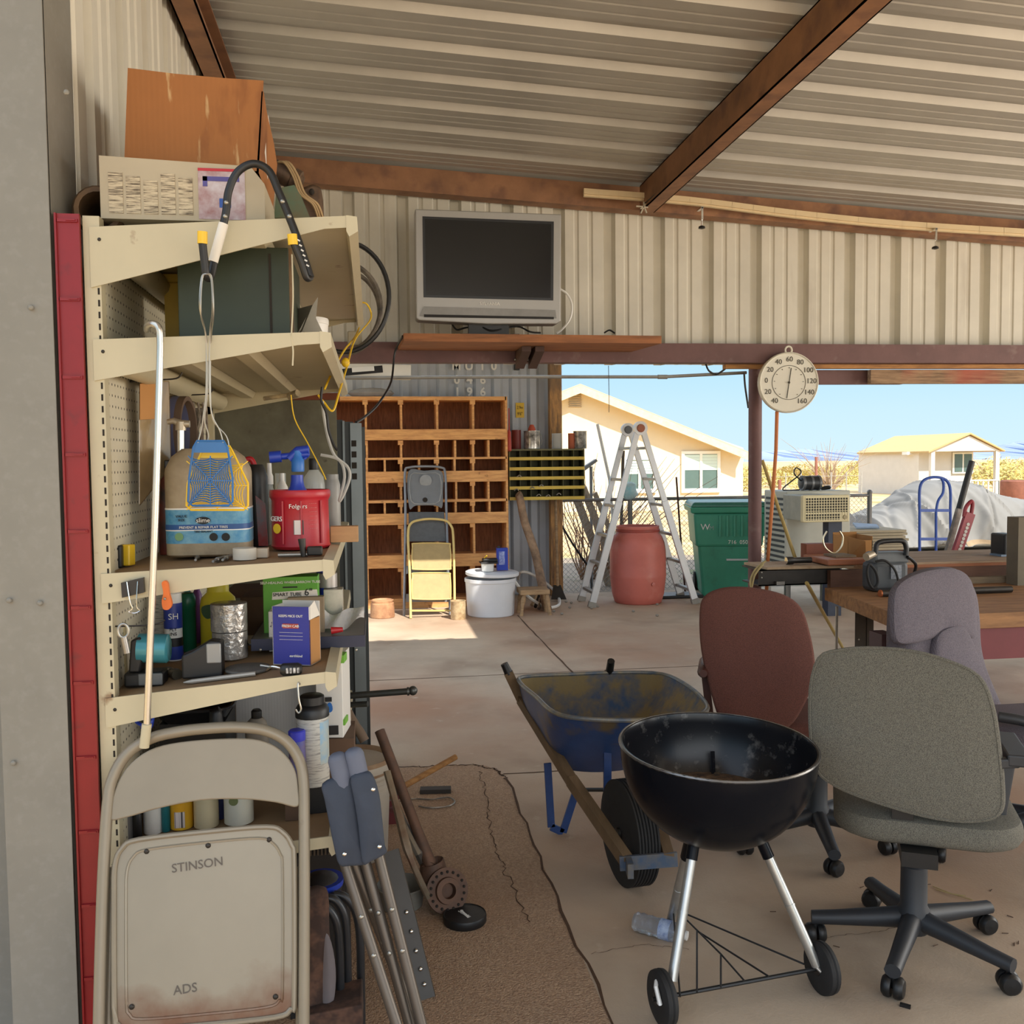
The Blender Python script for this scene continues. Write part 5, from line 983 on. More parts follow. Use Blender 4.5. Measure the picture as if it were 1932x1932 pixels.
# ---------- yard: pigeonholes, container, fence, ladder, barrel, bin ----------
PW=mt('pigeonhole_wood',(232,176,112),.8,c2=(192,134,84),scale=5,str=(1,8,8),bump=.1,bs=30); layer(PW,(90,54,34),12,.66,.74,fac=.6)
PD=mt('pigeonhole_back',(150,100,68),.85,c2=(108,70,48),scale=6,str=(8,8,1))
YC=10.02; cx_=lambda px,py=950: Yp(px,py,YC).x; cz_=lambda py: Yp(800,py,YC).z
XV=[cx_(u) for u in (622,690,757,825,893,957)]; ZT=cz_(748); DEP=.38
t=T('pigeonhole_cabinet','large open wooden pigeonhole cabinet standing against the shipping container','cabinet',((XV[0]+XV[-1])/2,YC+.2,0))
for x in (XV[0],XV[-1]):
    m=M(); m.bx(x-.012,x+.012,YC,YC+DEP,0,ZT); P(m,'side_panel',PW,t,smooth=False)
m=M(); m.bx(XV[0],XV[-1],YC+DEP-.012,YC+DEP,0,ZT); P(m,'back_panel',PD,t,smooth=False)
for a,b in ((748,755),(863,867),(943,948)):
    m=M(); m.bx(XV[0],XV[-1],YC,YC+DEP,cz_(b),cz_(a)); P(m,'shelf',PW,t,smooth=False)
for a,b in ((810,830),(889,910),(968,989),(1046,1070),(1128,1172)):
    m=M(); m.bx(XV[0],XV[-1],YC-.02,YC+.0,max(0,cz_(b)),cz_(a)); r_=P(m,'front_rail',PW,t,smooth=False)
    m=M(); m.bx(XV[0],XV[-1],YC,YC+DEP,cz_(a)-.03,cz_(a)-.012); P(m,'shelf',PW,r_,smooth=False)
ROWS=[(755,810,(690,757,825,893)),(831,863,(692,757,825,859,893,922)),(867,889,(692,726,757,791,825,858,893)),(910,943,(693,757,825,861,893,922)),(948,968,(693,726,757,791,825,860,893,924)),(989,1046,(693,760,826,895)),(1070,1128,(694,760,826,893))]
for a,b,vs in ROWS:
    for u in vs:
        x=cx_(u,(a+b)/2); m=M(); m.bx(x-.011,x+.011,YC+.004,YC+DEP-.02,cz_(b),cz_(a)); d_=P(m,'divider',PW,t,smooth=False)
    for u in (690,757,825,893):
        x=cx_(u,a); m=M(); m.bx(x-.035,x+.02,YC+.002,YC+.05,cz_(a)-.045,cz_(a)); P(m,'corner_block',PW,t,smooth=False)
# container
CON=mt('container_grey',(186,191,198),.55,.2,var=.12,scale=3); layer(CON,(112,92,74),2.2,.6,.74,str=(1,1,.35),fac=.5)
CY=10.72; pr=[]; x=-3.; xe=Yp(1043,900,CY).x
while x<xe:
    for dx,dy in ((0,0),(.07,0),(.105,.036),(.175,.036),(.21,0)):
        if x+dx<xe and dx<.21: pr.append((x+dx,CY+dy))
    x+=.21
m=M(); n_=len(pr)-1; m.grid(lambda i,j:(pr[round(i*n_)][0],pr[round(i*n_)][1],.02+j*2.85),n_,1,(0,.003,0))
t=T('shipping_container','blue-grey corrugated steel shipping container behind the pigeonhole cabinet','container',((xe-3)/2,CY,0))
P(m,'corrugated_side',CON,t,smooth=False)
m=M(); m.bx(-3,xe,CY+.05,CY+.1,0,2.9); P(m,'frame',CON,t,smooth=False)
for s,u,v_ in (('M',861,691),('U',885,691),('1',910,691),('0',932,691),('0',862,717),('4',886,717),('6',911,717),('1',863,740),('9',886,740),('6',911,740)):
    text(t,s,Yp(u,v_,CY-.004),.135,WINK,name='stencilled_number',bold=.004)
m=M(); a=Yp(973,760,CY-.01); b=Yp(989,788,CY-.01); m.bx(a.x,b.x,CY-.012,CY-.008,b.z,a.z); sg=P(m,'yellow_height_plate',YEL,t,smooth=False)
text(sg,"2.9m",Yp(981,769,CY-.014),.05,INK,sx=.7); text(sg,"9'6\"",Yp(981,781,CY-.014),.05,INK,sx=.8)
m=M(); a=Yp(977,688,CY-.05); m.bx(a.x-.04,a.x+.02,CY-.06,CY-.0,a.z-.06,a.z+.06); P(m,'lock_bracket',DKST,t,smooth=False)
TIM=mt('split_timber_post',(214,162,100),.85,c2=(120,96,78),scale=5,str=(6,6,1),bump=.3,bs=20); layer(TIM,(110,96,84),1.2,.5,.6,off=(0,0,.4),fac=.7)
a=Yp(1048,900,10.62); m=M(); m.bx(a.x-.072,a.x+.072,10.56,10.68,0,2.9); S(m,'timber_post',TIM,'thick weathered timber post at the right end of the shipping container','post',smooth=False,bev=.012)
# conduit pipe and the long carton lying on it
m=M(); a=Yp(560,714,5.62); b=Yp(960,711,5.62); c=Yp(1250,711,5.62); d=Yp(1408,703,5.62); m.tube([a,b,c,d],.0105,10); m.tube([c+V((-.03,0,0)),c+V((.03,0,0))],.014,10); S(m,'conduit_pipe',mt('grey_conduit',(150,146,138),.5,.4),'grey conduit pipe running across under the header beam','pipe')
t=T('long_carton','long white carton with a black and white label resting above the conduit pipe','carton',tuple(Yp(690,705,5.65)))
m=M(); m.beam(Yp(590,699,5.66),Yp(775,703,5.66),.06,.085); b=P(m,'box',PAPER,t,smooth=False)
m=M(); m.beam(Yp(632,704,5.625),Yp(722,696,5.625),.001,.042); l=P(m,'black_label',INK,b,smooth=False)
m=M(); m.beam(Yp(664,698,5.623),Yp(706,695,5.623),.001,.028); P(m,'label_panel',WHITE,l,smooth=False)
m=M(); m.ball(Yp(700,742,YC+.2),(.25,.15,.06),10,6); S(m,'plastic_bag',mt('clear_film',(200,196,190),.25,alpha=.6),'crumpled clear plastic film on top of the pigeonhole cabinet','plastic bag')
# metal parts bin and the cans on it
BY=10.20; bx_=lambda px:Yp(px,895,BY).x; bz_=lambda py:Yp(1030,py,BY).z
OLV=mt('olive_bin',(104,98,62),.5,.2,var=.25); YST=mt('yellow_strip',(214,182,72),.5,var=.12,scale=9)
t=T('parts_bin','yellow-edged metal parts bin with rows of small compartments, left of the ladder','parts bin',(bx_(1030),BY+.13,bz_(943)))
xa,xb=bx_(961),bx_(1103)
m=M(); m.bx(xa,xb,BY+.25,BY+.26,bz_(943),bz_(847)); m.bx(xa,xb,BY,BY+.26,bz_(850),bz_(847)); m.bx(xa,xa+.01,BY,BY+.26,bz_(943),bz_(847)); m.bx(xb-.01,xb,BY,BY+.26,bz_(943),bz_(847)); P(m,'case',OLV,t,smooth=False)
for v_ in (865,884,902,920,940):
    m=M(); m.bx(xa,xb,BY-.004,BY,bz_(v_+3),bz_(v_-3)); s=P(m,'shelf_lip',YST,t,smooth=False); m=M(); m.bx(xa,xb,BY,BY+.25,bz_(v_+3),bz_(v_+3)+.006); P(m,'shelf',OLV,s,smooth=False)
for k in range(1,7):
    x=xa+(xb-xa)*k/7; m=M(); m.bx(x-.002,x+.002,BY+.01,BY+.25,bz_(943),bz_(848)); P(m,'divider',OLV,t,smooth=False)
for u,v_,kk in ((970,926,0),(1000,922,1),(1017,918,2),(975,900,3),(1030,937,4),(1012,936,5),(1050,934,6)):
    m=M(); q=Yp(u,v_,BY-.01); m.tube(cr([q,q+V((.03,0,.02)),q+V((.05,0,-.0))],4),.006,6); S(m,'loose_bolt',ZINC,'small bright bolt sticking out of the parts bin compartments','bolt','loose bolts in the parts bin')
zt=bz_(847)+.002
def can(nm,lb,u0,v0,u1,mat,extra=None,prof=None):
    a=Yp((u0+u1)/2,847,BY+.09); k=mpp(a); r=(u1-u0)/2*k; h=(847-v0)*k
    t=T(nm,lb,'can' if 'can' in nm else 'jar',(a.x,BY+.12,zt)); m=M(); m.lathe([(x*r,z*h) for x,z in (prof or [(.96,0),(1,.02),(1,.95),(1.03,.97),(1.03,1),(.9,1),(.9,.96),(0,.95)])],(a.x,BY+.12,zt),24); P(m,'body',mat,t); return t,V((a.x,BY+.12,zt)),r,h
TIN=mt('bright_tin',(214,212,206),.25,.6,c2=(90,88,84),scale=14)
can('paint_can','dark red paint can at the left on top of the parts bin',966,811,984,mt('dark_red_can',(120,48,44),.4,var=.3))
t,c,r,h=can('paint_can','shiny silver paint can with a red cap on top, on the parts bin',989,813,1020,TIN); m=M(); m.lathe([(.045,0),(.04,.03),(.03,.05),(.02,.07),(0,.072)],c+V((0,0,h)),14); P(m,'red_cap',mt('rusty_red',(190,84,58),.6),t)
m=M(); m.tube(cr([c+V((r*1.03,-.02,h*.85)),c+V((r*1.15,-.05,h*.4)),c+V((r*.9,-.1,h*.2))],5),.004,6); P(m,'wire_bail',ZINC,t)
can('glass_jar','small glass jar with a dark lid on the parts bin',1042,818,1062,CLR); can('food_can','orange can behind the rightmost silver can on the parts bin',1073,818,1086,mt('orange_can',(186,96,60),.5)); can('food_can','bare silver can at the right end of the parts bin',1083,814,1108,TIN)
m=M(); xs=XV[-1]+.037; m.tube([V((xs+.004,10.1,Yp(964,v_,10.1).z)) for v_ in (770,812,815,850,852)],[.006,.008,.02,.026,.01],10); zn=Yp(964,812,10.1).z; m.tube([(xs+.01,10.1,zn),(XV[-1]+.008,10.1,zn)],.004,6); S(m,'caulking_tube',mt('pink_red',(190,74,62),.5),'red tube with a long nozzle hanging between the pigeonholes and parts bin','tube')
# chain-link fence
FY=11.0; FZ=1.09
t=T('chain_link_fence','chain-link fence with steel top rail running behind the ladder and barrel','fence',(4,FY,-.03))
x0,x1=Yp(966,950,FY).x,Yp(1640,950,FY).x
m=M(); s=.062; z0=-.02; n=int((x1-x0)/s)
for i in range(-18,n+1):
    for d in (1,-1):
        xa_,za_=x0+i*s,z0; xb_=xa_+(FZ-z0); zb_=FZ
        if d<0: za_,zb_=FZ,z0
        if xb_<x0 or xa_>x1: continue
        if xa_<x0: za_+=d*(x0-xa_); xa_=x0
        if xb_>x1: zb_-=d*(xb_-x1); xb_=x1
        m.beam((xa_,FY+.002*d,za_),(xb_,FY+.002*d,zb_),.0034,.0034)
P(m,'wire_mesh',mt('fence_wire',(150,150,148),.4,.6),t,smooth=False)
m=M(); m.tube([(x0,FY,FZ),(x1,FY,FZ)],.021,10); P(m,'top_rail',mt('fence_rail',(128,126,124),.45,.5),t)
for u in (966,1189,1425,1640):
    x=Yp(u,1000,FY).x; m=M(); m.tube([(x,FY,-.03),(x,FY,FZ+.03)],.03,12); m.ball((x,FY,FZ+.04),.034,10,6); P(m,'post',mt('fence_rail'),t)
# things leaning around the fence
GW_=mt('grey_slat',(196,184,166),.85,c2=(150,136,120),scale=5,str=(8,8,1))
for a,b,w_,lb in (((1082,925),(1150,1130),.10,'grey slat leaning on the fence, leftmost of three'),((1100,920),(1172,1125),.09,'grey slat leaning on the fence, middle of three'),((1122,930),(1192,1100),.06,'grey slat leaning on the fence, rightmost of three')):
    m=M(); A=Yp(*a,11.07); B=Zp(*b,0); B=Yp(b[0],1115,11.5); B.z=-.03; m.beam(A,B,w_,.02,(0,1,0)); S(m,'wooden_board',GW_,lb,'board',smooth=False)
t=T('shovel','old shovel with wooden handle standing against the timber post','shovel',tuple(Zp(1054,1132,0)))
A=Yp(1048,942,10.50); B=Yp(1052,1106,10.25); m=M(); m.tube([A,B],.016,8); P(m,'handle',LUMB,t)
m=M(); m.prism([Yp(1044,1104,10.25),Yp(1058,1104,10.25),Yp(1069,1131,10.12),Yp(1040,1131,10.12)],(0,.006,0)); P(m,'blade',DKST,t,smooth=False)
m=M(); A=Zp(1032,1148,.03); L=[A,Yp(1020,1090,9.95),Yp(1009,1040,10.02),Yp(990,985,10.1),Yp(981,940,10.15),Yp(977,932,10.15)]
m.tube(cr(L,3),[.05-.0006*i for i in range(len(cr(L,3)))],10); S(m,'tree_branch',mt('peeled_branch',(170,140,112),.85,c2=(112,92,76),scale=9,bump=.4,bs=25),'thick peeled tree branch leaning against the chain-link fence','branch')
wire('black_hose','thin black hose draped down the slats by the fence','hose',[Yp(1060,992,10.85),Yp(1078,1022,10.8),Yp(1095,1048,10.8),Yp(1112,1075,10.85),Zp(1116,1118,.01)],.013,BLK)
wire('white_bag_tie','small white bag hanging on the chain-link fence','bag',[Yp(1030,985,10.85),Yp(1040,998,10.84),Yp(1032,1004,10.84)],.005,WHITE)
m=M(); m.ball(Yp(1041,1001,10.8),(.05,.03,.035),8,6); S(m,'white_rag',mt('dirty_rag',(206,196,180),.9),'small dirty white rag caught on the chain-link fence','cloth')
m=M(); m.tube([Yp(1127,800,11.6),Yp(1150,905,11.6),Yp(1158,1000,11.6),Yp(1165,1110,11.7)],.02,10); S(m,'white_pole',WHITE,'white plastic pole leaning behind the ladder by the house','pole')
m=M(); m.prism([Yp(1103,880,11.4),Yp(1125,866,11.4),Yp(1128,870,11.4),Yp(1104,888,11.4)],(0,.1,0)); p=Yp(1115,880,11.45); m.tube([(p.x,11.45,-.03),(p.x,11.45,p.z)],.02,8); S(m,'mail_box_stand',mt('grey_roof_box',(130,134,140),.5),'small grey box on a stake right of the parts bin','box',smooth=False)
m=M(); m.tube([Yp(1276,900,10.8),Yp(1283,1000,10.75),Yp(1293,1120,10.6)],.011,8); S(m,'iron_stake',mt('rusty_stake',(92,62,54),.7,.3),'rusty iron stake leaning on the fence left of the green bin','stake')
m=M(); m.tube([(lambda p:(p.x,11.06,-.03))(Yp(1168,1000,11.06)),(lambda p:(p.x,11.06,p.z))(Yp(1176,850,11.06))],.02,8); S(m,'wooden_stake',mt('grey_stake',(110,100,90),.8),'grey wooden stake behind the fence between the ladder legs','stake')
m=M(); m.ball(Yp(1186,926,10.95),(.11,.05,.11),10,8)
for v in m.v: v.x+=.02*math.sin(40*v.z); v.y+=.015*math.sin(31*v.x)
S(m,'blue_plastic_bag',mt('pale_aqua',(150,206,214),.5,c2=(226,234,234),scale=10),'pale blue plastic bag caught on the fence post behind the ladder','bag')
m=M()
for i in range(46):
    a=Yp(1095+random.uniform(0,55),960,12.2); a.z=-.05; L=[a]; d=V((random.uniform(-.12,.2),0,.28))
    for k in range(5): d+=V((random.uniform(-.12,.12),random.uniform(-.06,.06),random.uniform(-.05,.05))); L.append(L[-1]+d)
    m.tube(L,[.012,.01,.008,.006,.004,.002],4)
S(m,'dead_shrub',mt('dry_twigs',(160,124,96),.9,var=.2),'bare brown shrub behind the fence beside the parts bin','shrub',smooth=False)
# ladder
LAD=mt('ladder_alu',(206,206,206),.38,.45,var=.1,scale=7)
t=T('folding_ladder','tall aluminium multi-position ladder opened as an A-frame over the barrel','ladder',tuple(Zp(1210,1140,0)))
N0=9.66; FZr=10.10
near=[(Yp(1203,812,N0+.02),Zp(1116,1146,0)),(Yp(1213,812,N0+.04),Zp(1313,1139,0))]
hN=Yp(1208,808,N0+.02); dY=V((-.01,.46,0))
legs=[]
for k,(a,b) in enumerate(near):
    for j,off in enumerate((V((0,0,0)),dY)):
        A,B=a+off,b+off; mid=A.lerp(B,.42)
        m=M(); m.beam(A,mid,.03,.062,(1,0,.0)); l=P(m,'upper_rail',LAD,t,smooth=False,bev=.004)
        m=M(); m.beam(mid.lerp(A,.04),B,.034,.072,(1,0,0)); l=P(m,'lower_rail',LAD,t,smooth=False,bev=.004)
        m=M(); m.beam(B.lerp(A,.03),B,.05,.085,(1,0,0)); P(m,'foot',mt('grey_foot',(150,144,134),.7),l,smooth=False)
    for i,s in enumerate((.10,.28,.43,.60,.76,.92)):
        q=a.lerp(b,s); m=M(); m.beam(q,q+dY,.05,.028,(0,0,1)); P(m,'rung',mt('rung_alu',(150,146,140),.4,.6),t,smooth=False)
for off in (V((0,0,0)),dY):
    m=M(); m.lathe([(0,-.025),(.075,-.025),(.075,.025),(0,.025)],hN+off,20,(0,1,0)); h_=P(m,'hinge',LAD,t)
    m=M(); m.lathe([(0,0),(.045,0),(.04,.02),(0,.02)],hN+off+V((0,-.025,0)),16,(0,-1,0)); P(m,'hinge_knob',mt('orange_knob',(170,96,66),.5) if off.y==0 else GRYP,h_)
# barrel
BAR=mt('terracotta_plastic',(204,112,98),.5,var=.14,scale=4); layer(BAR,(206,140,124),5,.58,.74,fac=.6)
c=Zp(1197,1132,0); c=V((c.x,9.92,0)); k=mpp(c+V((0,0,.4))); r=52.5*k; h=.845
t=T('plastic_barrel','open terracotta-red plastic barrel standing under the ladder','barrel',tuple(c))
m=M(); m.lathe([(.80*r,0),(.84*r,.01*h),(.93*r,.12*h),(.99*r,.3*h),(1.0*r,.34*h),(1.01*r,.36*h),(1.*r,.38*h),(1.*r,.62*h),(.985*r,.7*h),(.95*r,.78*h),(.86*r,.86*h),(.77*r,.90*h),(.74*r,.93*h),(.76*r,.97*h),(.76*r,1*h),(.70*r,1*h),(.68*r,.9*h),(.9*r,.7*h),(.9*r,.1*h),(0,.05*h)],c,48); b=P(m,'body',BAR,t)
m=M(); m.lathe([(.775*r,.925*h),(.79*r,.93*h),(.79*r,.955*h),(.775*r,.96*h)],c,48); P(m,'collar',mt('collar_red',(160,66,52),.5),b)
m=M(); m.lathe([(.02,0),(.022,.008),(.0,.01)],c+V((.28*r,-.955*r,.27*h)),14,(.28,-.96,0)); P(m,'plug',BAR,b)
# green wheelie bin
GB=mt('bin_green',(66,156,126),.45,var=.12,scale=5); layer(GB,(60,130,104),7,.6,.75,fac=.6)
bc=Zp(1366,1119,0); Q=Mx.Translation(V((bc.x+.01,10.36,0)))@Mx.Rotation(R(-14),4,'Z')
t=T('wheelie_bin','green plastic wheelie bin with hinged lid behind the steel post','waste bin',tuple(bc))
def tap(z0,z1,w0,d0,w1,d1,m):
    v=[Q@V((sx*w_/2,sy*d_/2,z)) for z,w_,d_ in ((z0,w0,d0),(z1,w1,d1)) for sx,sy in ((-1,-1),(1,-1),(1,1),(-1,1))]
    m.add(v,[(3,2,1,0),(4,5,6,7),(0,1,5,4),(1,2,6,5),(2,3,7,6),(3,0,4,7)]); return m
P(tap(0,.62,.58,.60,.70,.72,M()),'body',GB,t,smooth=False,bev=.03)
P(tap(.58,.96,.74,.76,.80,.82,M()),'upper_body',GB,t,smooth=False,bev=.025)
ld=P(tap(.96,1.03,.86,.88,.88,.90,M()),'rim',GB,t,smooth=False,bev=.015)
P(tap(1.03,1.085,.88,.90,.80,.84,M()),'lid',mt('bin_lid',(60,124,108),.35,var=.1),t,smooth=False,bev=.02)
for k in range(7):
    m=M(); m.bx(-.12+.08*k,-.10+.08*k,-.425,-.39,.70,.93,T=Q); P(m,'rib',GB,ld,smooth=False)
m=M(); m.bx(-.03,.25,-.36,-.335,.42,.44,T=Q); P(m,'catch_bar',mt('bar_white',(214,216,214),.4),t,smooth=False)
g_=lambda x,z:Q@V((x,-.40,z)); b=t.children[1]
text(b,'W',Q@V((-.27,-.405,.80)),.10,WINK,R(-14)); text(b,'M',Q@V((-.20,-.405,.79)),.07,mt('grey_print',(150,180,170),.6),R(-14)); text(b,'716  050638',Q@V((.14,-.392,.63)),.062,WINK,R(-14))
for s in (-1,1):
    m=M(); m.lathe([(.04,-.03),(.11,-.03),(.11,.03),(.04,.03)],Q@V((s*.30,.30,.11)),20,Q.to_3x3()@V((1,0,0))); P(m,'wheel',RUBBER,t)
m=M(); a=Zp(1250,1136,0); m.bx(a.x,a.x+.55,10.05,10.35,0,.035); S(m,'black_tray',BLK,'low black plastic tray on the slab right of the barrel','tray',smooth=False,bev=.01)
# step stools, tub and odds and ends before the pigeonholes
GS=mt('grey_step_plastic',(120,122,124),.5,var=.15,scale=8); CRM=mt('cream_steel',(216,190,120),.45,var=.1)
Yg=9.8; q=lambda u,v_,Y=Yg:Yp(u,v_,Y)
gp=[Zp(761,1168,0)]
def lean(u,v_,vb,Y0=9.5,Y1=9.97,vt=880):
    s=(v_-vt)/(vb-vt); return Yp(u,v_,Y1+(Y0-Y1)*s)
t=T('step_ladder','grey folding step ladder leaning on the pigeonholes behind the yellow one','step ladder',tuple(Zp(800,1166,0)))
G=lambda u,v_:lean(u,v_,1168)
m=M(); m.tube(cr([G(762,1168),G(764,1080),G(765,960),G(764,892),G(772,882),(G(800,880)),G(832,882),G(840,894),G(842,960),G(846,1080),G(850,1168)],4),.014,8); P(m,'frame',mt('grey_tube',(140,142,146),.4,.5),t)
m=M(); m.prism([G(*p) for p in cr3([(770,890),(800,888),(834,890),(836,930),(834,958),(822,954),(785,954),(772,958)])],(0,.03,0)); tp=P(m,'top_tray',GS,t,smooth=False,bev=.008)
m=M(); m.tube(cr([G(775,896),G(800,894),G(830,896),G(829,945),G(800,950),G(776,945)],3,True),.009,6,True); m.lathe([(.06,0),(.065,.008),(.05,.012)],G(803,907)+V((0,-.004,0)),20,(0,-1,0)); P(m,'moulded_rim',mt('pale_grey_rim',(150,152,152),.5),tp)
m=M(); m.lathe([(0,0),(.026,0),(.026,.004),(0,.004)],G(802,943)+V((0,-.006,0)),14,(0,-1,0)); P(m,'hole',SLOT,tp)
m=M(); m.prism([G(771,966),G(838,966),G(842,1022),G(772,1022)],(0,.03,0)); P(m,'step',mt('dark_grey_step',(92,94,96),.7,var=.2,scale=20),t,smooth=False,bev=.008)
for v_ in (1075,1128):
    m=M(); m.beam(G(766,v_),G(848,v_),.08,.02,(0,1,0)); P(m,'lower_step',GS,t,smooth=False)
t=T('step_ladder','cream-yellow two-step folding ladder in front of the grey one','step ladder',tuple(Zp(814,1166,0)))
G=lambda u,v_:lean(u,v_,1167,9.32,9.75,985)
m=M(); m.tube(cr([G(775,1167),G(773,1080),G(770,1010),G(775,988),G(792,981),G(815,979),G(840,982),G(851,992),G(855,1010),G(857,1080),G(858,1167)],4),.013,8); P(m,'frame',CRM,t)
for a,b in ((1025,1074),(1081,1130)):
    pts=cr3([(778,a+6),(784,a),(843,a),(849,a+6),(850,b-6),(844,b),(785,b),(778,b-6)])
    m=M(); m.prism([G(*p)+V((0,-.01,0)) for p in pts],(0,.02,0)); st=P(m,'step',mt('tan_step',(176,152,104),.7,var=.15,scale=12),t,smooth=False)
    m=M(); m.tube([G(*p)+V((0,-.012,0)) for p in pts],.007,6,True); P(m,'step_rim',CRM,st)
m=M(); m.beam(G(774,1152),G(858,1152),.03,.014); P(m,'bottom_bar',CRM,t,smooth=False)
WT=mt('tub_white',(222,224,228),.45,var=.06)
def tub(nm,lb,cat,u,v_,wd,ht,mat,prof,nn=40):
    a=Zp(u,v_,0); k=mpp(a); r=wd/2*k; c=V((a.x,a.y+r,0)); h=ht*k
    t=T(nm,lb,cat,tuple(c)); m=M(); m.lathe([(x*r,z*h) for x,z in prof],c,nn); b=P(m,'body',mat,t); return t,c,r,h
t,c,r,h=tub('plastic_tub','large white plastic tub with a loose lid in front of the pigeonholes','tub',932,1167,97,72,WT,[(.9,0),(.93,.02),(1.,.9),(1.03,.91),(1.03,1),(.97,1),(.95,.86),(0,.86)])
m=M(); m.lathe([(0,0),(1.05*r,0),(1.07*r,.006),(1.07*r,.03),(1.0*r,.038),(0,.04)],c+V((.02,0,h+.028)),40,(.03,-.02,1)); P(m,'lid',WT,t)
zl=h+.072
t,b,p,w_,h2=carton('blue_can','blue rectangular solvent can standing on the white tub lid','can',938,1044,959,1086,c.y-.02,.07,bs)
t.location.z+=zl-p.z; m=M(); m.bx(p.x-w_*.32,p.x+w_*.2,p.y-.002,p.y,p.z+h2*.25,p.z+h2*.85); P(m,'pale_label',mt('pale_blue_label',(170,180,216),.5,c2=(60,80,170),scale=40),b,smooth=False); m=M(); m.lathe([(.015,0),(.015,.02),(0,.02)],(p.x-w_*.3,p.y+.03,p.z+h2),10); P(m,'spout_cap',BLK,t)
m=M(); q1=Yp(920,1080,c.y-.05); m.lathe([(.055,0),(.06,.005),(.066,.08),(.06,.08),(.055,.01),(0,.01)],(q1.x,c.y-.06,zl),20); S(m,'white_cup',WHITE,'small white cup on the tub lid under a black tray','cup')
m=M(); m.bx(q1.x-.08,q1.x+.10,c.y-.14,c.y+.02,zl+.083,zl+.098); m.bx(q1.x-.05,q1.x+.10,c.y-.10,c.y+.02,zl+.098,zl+.128); S(m,'black_tool',BLK,'black tool lying across the white cup on the tub lid','tool',smooth=False,bev=.006)
m=M(); m.tube([(q1.x-.03,c.y-.05,zl+.135),(q1.x-.01,c.y-.08,zl+.16)],.006,6); S(m,'small_tool',YEL,'short yellow stick-like tool on the black tool','tool')
t,c,r,h=tub('paint_can','old tan paint can with peeling label, sunlit beside the yellow step ladder','can',866,1170,29,35,mt('peeling_can',(212,190,150),.6,c2=(150,116,80),scale=12),[(.96,0),(1,.03),(1,.97),(1.03,1),(.9,1),(.9,.1),(0,.1)],24)
t,c,r,h=tub('rusty_bucket','dented rusty tan can at the far left, sunlit at the cabinet foot','can',722,1168,46,34,mt('rusty_cream_can',(196,150,110),.65,c2=(140,96,70),scale=7),[(.96,0),(1,.03),(1,.8),(.88,.84),(.9,.97),(.8,1),(.75,.9),(0,.9)],24)
for v in t.children[0].data.vertices: v.co.x*=1+.08*math.sin(v.co.z*40)
t=T('wooden_stool','small old wooden stool with turned legs right of the white tub','stool',tuple(Zp(1008,1160,0)))
a=Zp(982,1165,0); k=mpp(a); zs=.29; m=M(); a=Yp(980,1113,9.3); b=Yp(1035,1113,9.3); m.bx(a.x,b.x,9.22,9.5,a.z-.045,a.z+.005); P(m,'seat',LUMB,t,smooth=False,bev=.006); 
for x,y in ((a.x+.04,9.25),(b.x-.03,9.25),(a.x+.04,9.46),(b.x-.03,9.46)):
    s=.02 if x>a.x+.1 else -.02; m=M(); L=[V((x,y,a.z-.045)),V((x+s*.5,y,a.z*.6)),V((x+s,y,a.z*.35)),V((x+s*1.6,y,0))]; m.tube(L,[.018,.026,.016,.02],10); P(m,'leg',LUMB,t)
wire('white_hose','white plastic hose looped on the slab by the little stool','hose',[Yp(965,1088,9.6),Zp(985,1115,.2),Zp(1010,1135,.08),Zp(1035,1146,.025),Zp(1055,1140,.02),Zp(1050,1120,.05),Zp(1030,1100,.15),Zp(1000,1082,.28),Zp(982,1080,.3),Zp(978,1092,.2)],.017,WHITE,n=8)
for k in range(5):
    a=Zp(1003+k*7,1142+3*(k%3),.02); m=M(); m.tube([a,a+V((.10-.03*k,.15,.12-.02*k))],.018,8); S(m,'metal_offcut',(LUMB,DKST,STEEL)[k%3],'one of the pipe and wood offcuts under the little stool','offcut','offcuts under the stool')
for k,(u,v_) in enumerate(((1068,1137),(1078,1139),(1116,1149),(1128,1146),(1045,1155),(1075,1148),(1060,1160),(1240,1142),(1195,1155),(1240,1163))):
    m=M(); a=Zp(u,v_,0); m.ball(a+V((0,0,.012)),(.018,.014,.012),7,5); S(m,'pebble',mt('pebble_grey',(150,142,130),.8),'one of the small pale pebbles scattered on the slab near the ladder foot','pebble','pebbles on the slab')
# cooler, air conditioner, motor
CRE=mt('cream_panel',(206,204,188),.5,var=.1,scale=4)
Yc=9.05; a=Yp(1484,1015,Yc); b=Yp(1604,1015,Yc); zt=Yp(1540,926,Yc).z
t=T('evaporative_cooler','large grey-cream evaporative cooler box with side louvres beyond the bench','cooler',((a.x+b.x)/2,Yc+.28,.3))
m=M(); m.bx(a.x,b.x,Yc,Yc+.56,.28,zt); bo=P(m,'cabinet',CRE,t,smooth=False,bev=.012)
m=M()
for k in range(15): m.bx(a.x-.006,a.x+.004,Yc+.05,Yc+.50,.36+k*.055,.385+k*.055)
P(m,'side_louvres',mt('louvre_shadow',(84,86,84),.7),bo,smooth=False)
m=M(); m.bx(a.x+.02,b.x-.02,Yc-.004,Yc,.34,.36); m.bx(a.x,b.x,Yc-.006,Yc,zt-.06,zt-.05); P(m,'trim_line',CRE,bo,smooth=False)
for x,y in ((a.x+.03,Yc+.04),(b.x-.03,Yc+.04),(a.x+.03,Yc+.52),(b.x-.03,Yc+.52)):
    m=M(); m.bx(x-.025,x+.025,y-.025,y+.025,0,.28); P(m,'leg',STEEL,t,smooth=False)
Ya=8.5; a2=Yp(1516,960,Ya); b2=Yp(1602,960,Ya); z2=Yp(1560,935,Ya).z; z1=Yp(1560,985,Ya).z
